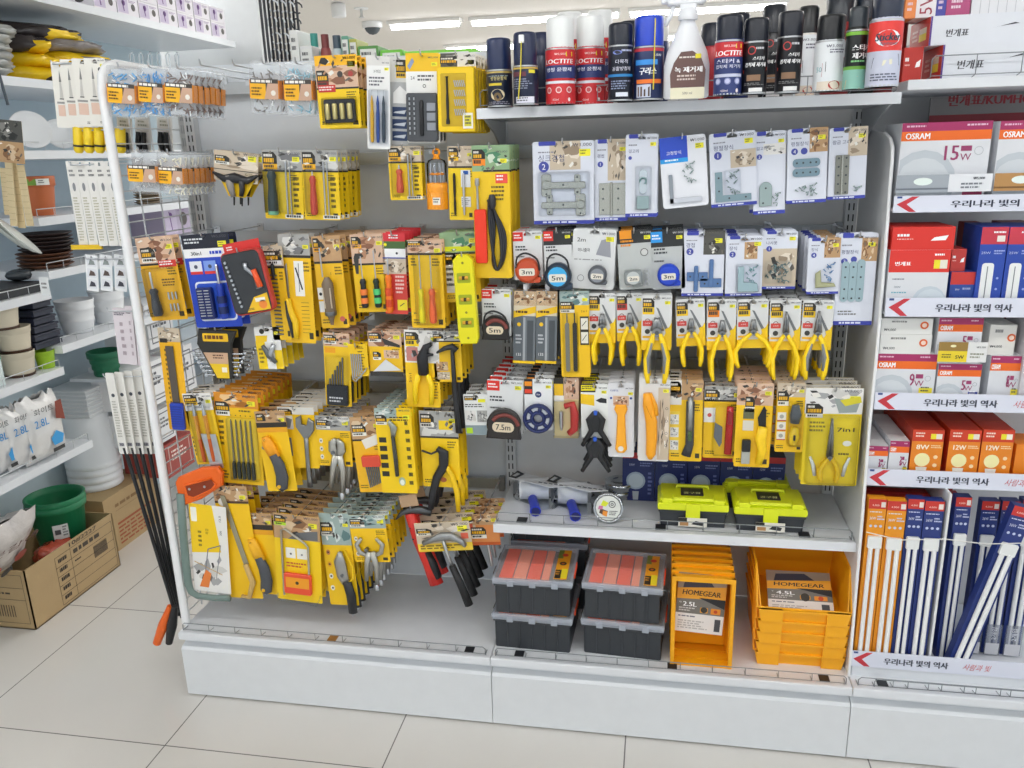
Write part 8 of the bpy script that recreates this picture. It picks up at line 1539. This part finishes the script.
# ---------------------------------------------------------------- room
def tile_mat():
    m = bpy.data.materials.new('floor_tiles'); m.use_nodes = True; nt = m.node_tree; b = nt.nodes['Principled BSDF']; L = nt.links.new; N = nt.nodes.new
    tc = N('ShaderNodeTexCoord'); sx = N('ShaderNodeSeparateXYZ'); L(tc.outputs['Object'], sx.inputs[0])
    outs = []
    for i, off in ((0, .0543), (1, -.0004)):
        a = N('ShaderNodeMath'); a.operation = 'SUBTRACT'; a.inputs[1].default_value = off-.6*20; L(sx.outputs[i], a.inputs[0])
        q = N('ShaderNodeMath'); q.operation = 'MODULO'; q.inputs[1].default_value = .6; L(a.outputs[0], q.inputs[0])
        p = N('ShaderNodeMath'); p.operation = 'PINGPONG'; p.inputs[1].default_value = .3; L(q.outputs[0], p.inputs[0])
        c = N('ShaderNodeMath'); c.operation = 'LESS_THAN'; c.inputs[1].default_value = .0017; L(p.outputs[0], c.inputs[0]); outs.append(c)
    mx = N('ShaderNodeMath'); mx.operation = 'MAXIMUM'; L(outs[0].outputs[0], mx.inputs[0]); L(outs[1].outputs[0], mx.inputs[1])
    nz = N('ShaderNodeTexNoise'); nz.inputs['Scale'].default_value = 3; nz.inputs['Detail'].default_value = 6; L(tc.outputs['Object'], nz.inputs['Vector'])
    cr = N('ShaderNodeMix'); cr.data_type = 'RGBA'; cr.inputs[6].default_value = (*lin('#dbd8d3'), 1); cr.inputs[7].default_value = (*lin('#d3d0ca'), 1); L(nz.outputs[0], cr.inputs[0])
    c2 = N('ShaderNodeMix'); c2.data_type = 'RGBA'; c2.inputs[7].default_value = (*lin('#6c6a66'), 1); L(mx.outputs[0], c2.inputs[0]); L(cr.outputs[2], c2.inputs[6]); L(c2.outputs[2], b.inputs['Base Color'])
    r = N('ShaderNodeMapRange'); r.inputs[3].default_value = .16; r.inputs[4].default_value = .6; L(mx.outputs[0], r.inputs[0]); L(r.outputs[0], b.inputs['Roughness']); return m
def grid(name, x0, x1, y0, y1, z, m, up=True):
    me = bpy.data.meshes.new(name); vs = [(x0, y0, z), (x1, y0, z), (x1, y1, z), (x0, y1, z), (x0, y0, z-.05 if up else z+.05), (x1, y0, z-.05 if up else z+.05), (x1, y1, z-.05 if up else z+.05), (x0, y1, z-.05 if up else z+.05)]
    me.from_pydata(vs, [], [(0, 1, 2, 3), (7, 6, 5, 4), (0, 4, 5, 1), (1, 5, 6, 2), (2, 6, 7, 3), (3, 7, 4, 0)]); me.materials.append(m); o = bpy.data.objects.new(name, me); COL.objects.link(o); o['kind'] = 'structure'; return o
HC = 2.5
grid('floor', -3.2, 4.2, -4.2, 8.2, 0, tile_mat()); grid('ceiling', -3.2, 4.2, -4.2, 8.2, HC, mat('#e4e1dc', .8, 0, 'stone', s=40, a=.03), False)
m = MB(); m.box(-3200, 4200, 8150, 8200, 0, 2500, ('#d8d6d2', .7, 0, 'enamel')); struct('wall_back', m)
m = MB(); m.box(-3200, -3150, -4200, 8200, 0, 2500, ('#cfd0d0', .7, 0, 'enamel')); struct('wall_left', m)
e = aty(262, 50, 1.6); m = MB(); m.box(-1800, e.x*1000, 1600, 1700, 0, 2500, ('#d3d5d6', .6, 0, 'enamel')); struct('trim_1', m)
# ceiling lamps, plus added fill lights over the far space
def fixture(x0, x1, y, lb, real=True):
    t = thing('ceiling_light', lb, 'ceiling light', ((x0+x1)/2, y, HC), 'fluorescent ceiling lights'); L = (x1-x0)*500; m = MB(); m.box(-L, L, -70, 70, -26, -1, ('#eeeeec', .5), 2); part('housing', m, t)
    m = MB(); m.tube([(-L+20, 0, -42), (L-20, 0, -42)], 17, mat('#ffffff', .5, 0, 'light', e=22), 10); m.box(-L+6, -L+22, -14, 14, -58, -26, WHITEM); m.box(L-22, L-6, -14, 14, -58, -26, WHITEM); part('fluorescent_tube', m, t)
fixture(-.84, -.25, 4.5, 'short ceiling light left of the long one in view'); fixture(-.19, .98, 4.55, 'long ceiling light above the yellow card tops'); fixture(1.04, 2.2, 4.57, 'ceiling light behind the white trigger sprayer')
fixture(-.8, .3, 6.1, 'farther ceiling light low between the card tops'); fixture(.4, 1.6, 6.1, 'farther ceiling light behind the red cans'); 
def lamp(x, y, sx, sy, e, z=HC-.08):
    l = bpy.data.lights.new('ceiling_lamp_and_fill', 'AREA'); l.shape = 'RECTANGLE'; l.size = sx; l.size_y = sy; l.energy = e; l.color = (1, .985, .96); o = bpy.data.objects.new('ceiling_lamp_and_fill', l); COL.objects.link(o); o.location = (x, y, z); return o
nm = ('first', 'second', 'third', 'fourth', 'fifth', 'sixth', 'seventh', 'eighth', 'ninth')
k = 0
for y in (-3.1, -1.45):
    for x in (-1.6, -.1, 1.4, 2.9): fixture(x-.58, x+.58, y, nm[k]+' ceiling light over the aisle, behind the photographer'); lamp(x, y, 1.16, .16, 4 if y > -2 else 4); k += 1
for y in (1.2, 2.9, 5.3, 7.2): 
    for x in (-1.4, .6, 2.6): lamp(x, y, 1.16, .16, 13)  # added fill lights without fixtures, brightening the far space and ceiling
w = bpy.data.worlds.new('world'); SC.world = w; w.use_nodes = True; w.node_tree.nodes['Background'].inputs[0].default_value = (.87, .94, 1, 1); w.node_tree.nodes['Background'].inputs[1].default_value = 1.0
# dome camera, spot, sprinkler
P = atz(372, 22, HC); t = thing('dome_camera', 'white ceiling dome camera with dark lens bubble', 'camera', tuple(P)); m = MB(); m.lathe([(75, -45), (80, -30), (80, -1)], WHITEM, n=24); part('housing', m, t); m = MB(); m.lathe([(.01, -95), (30, -88), (52, -68), (62, -45)], ('#4c545a', .15), n=20); part('lens_bubble', m, t)
P = atz(338, 3, HC); m = MB(); m.lathe([(45, -90), (50, -80), (50, -10), (30, -1)], WHITEM, n=20); single('ceiling_spotlight', m, 'white cylindrical ceiling spotlight', 'spotlight', tuple(P))
P = atz(361, 8, HC); m = MB(); m.lathe([(50, -8), (52, -1)], WHITEM, n=18); m.lathe([(12, -60), (9, -50), (9, -8)], ('#cfd2d4', .3, .5), n=10); m.lathe([(22, -64), (22, -60)], ('#cfd2d4', .3, .5), n=12); single('sprinkler', m, 'small ceiling sprinkler head', 'sprinkler', tuple(P))
# goods on the far side of the panels
ys = .16; zs = 1.62; m = MB(); m.box(0, 2700, 40, 420, zs*1000-24, zs*1000, ENA); single('rear_shelf', m, 'white shelf on the far side of the back panels', 'shelf')
def rear(px0, px1, pt, name, lb, c, y=ys, cyl=False, cap=None, cat='box', group=None, d=.1):
    a = aty(px0, 50, y); b = aty(px1, 50, y); h = (aty((px0+px1)/2, pt, y).z-zs)*1000; w = (b.x-a.x)*500
    m = MB()
    if cyl: m.lathe([(w*.9, 0), (w, 3), (w, h*.75), (w*.8, h*.82)], (c, .4), n=16); m.lathe([(w*.7, h*.8), (w*.7, h)], (cap or c, .4), n=16)
    else: m.box(-w, w, 0, d*1000, 0, h, (c, .45), 2); f = Face(m, 2*w, h, Matrix.Translation((0, -.1, h))); f.rect(.1, .05, .9, .35, cap or '#e8e8e4'); f.bars(.15, .1, .85, .3, 2, '#666', 2)
    return single(name, m, lb, cat, ((a.x+b.x)/2, y+(w*.001 if cyl else 0), zs+.0005), group)
rear(308, 318, 33, 'teal_bottle', 'teal capped bottle behind the nut driver cards', '#a9c8c4', cyl=True, cap='#3d9a90', cat='bottle'); rear(318.5, 329, 34, 'red_bottle', 'dark red bottle behind the nut driver cards', '#9a4a48', cyl=True, cap='#7a3030', cat='bottle'); rear(330, 341, 35, 'white_bottle', 'blue white bottle behind the nut driver cards', '#c4d0d4', cyl=True, cap='#4a5a68', cat='bottle')
rear(300, 312, 46, 'white_box', 'small white box behind the hanging blue cord', '#e4e4e2', .12); rear(342, 349, 36, 'green_box', 'teal green box above the card tops', '#5f9a84'); rear(349.5, 357, 39, 'yellow_box', 'yellow green box right of the teal one', '#b8b85a'); rear(358, 378, 46, 'green_carton', 'low green carton right of the bottles', '#5c9a4c')
rear(380, 402, 50, 'lime_carton', 'lime green carton behind the precision knives', '#7ad048'); rear(404, 476, 50, 'lime_tray', 'wide lime green tray behind the bit sets', '#8adc4c')
rear(291, 299, 30, 'white_carton', 'white upright carton beside the dark trellis', '#e9eae8', .12)
for i in range(5):
    a = aty(264+8*i, 40, .2+.02*i); m = MB(); H = 420
    for x in (0, 12): m.box(x-3, x+3, -3, 3, 0, H, ('#22252e', .4))
    if i > 0:
        for j in range(9): m.tube([(p[0], 0, p[1]) for p in arc(6 if j % 2 else 14, 30+44*j, 15, 0, 300, 10)], 2.4, ('#dfe3e8' if i < 4 else '#2a2e38', .35), 5)
    single('trellis_panel', m, ORD[i].replace('front', 'leftmost')+' dark scrollwork trellis panel above the panels', 'trellis', (a.x, .2+.02*i, zs), 'dark trellis panels')
SC.view_settings.view_transform = 'Standard'; SC.view_settings.look = 'None'; SC.view_settings.exposure = -0.12; SC.view_settings.gamma = 1; SC.view_settings.use_curve_mapping = False
SC.cycles.max_bounces = 9; SC.cycles.transparent_max_bounces = 16; SC.cycles.diffuse_bounces = 6; SC.cycles.glossy_bounces = 3; SC.cycles.caustics_reflective = False; SC.cycles.caustics_refractive = False; SC.cycles.use_denoising = True
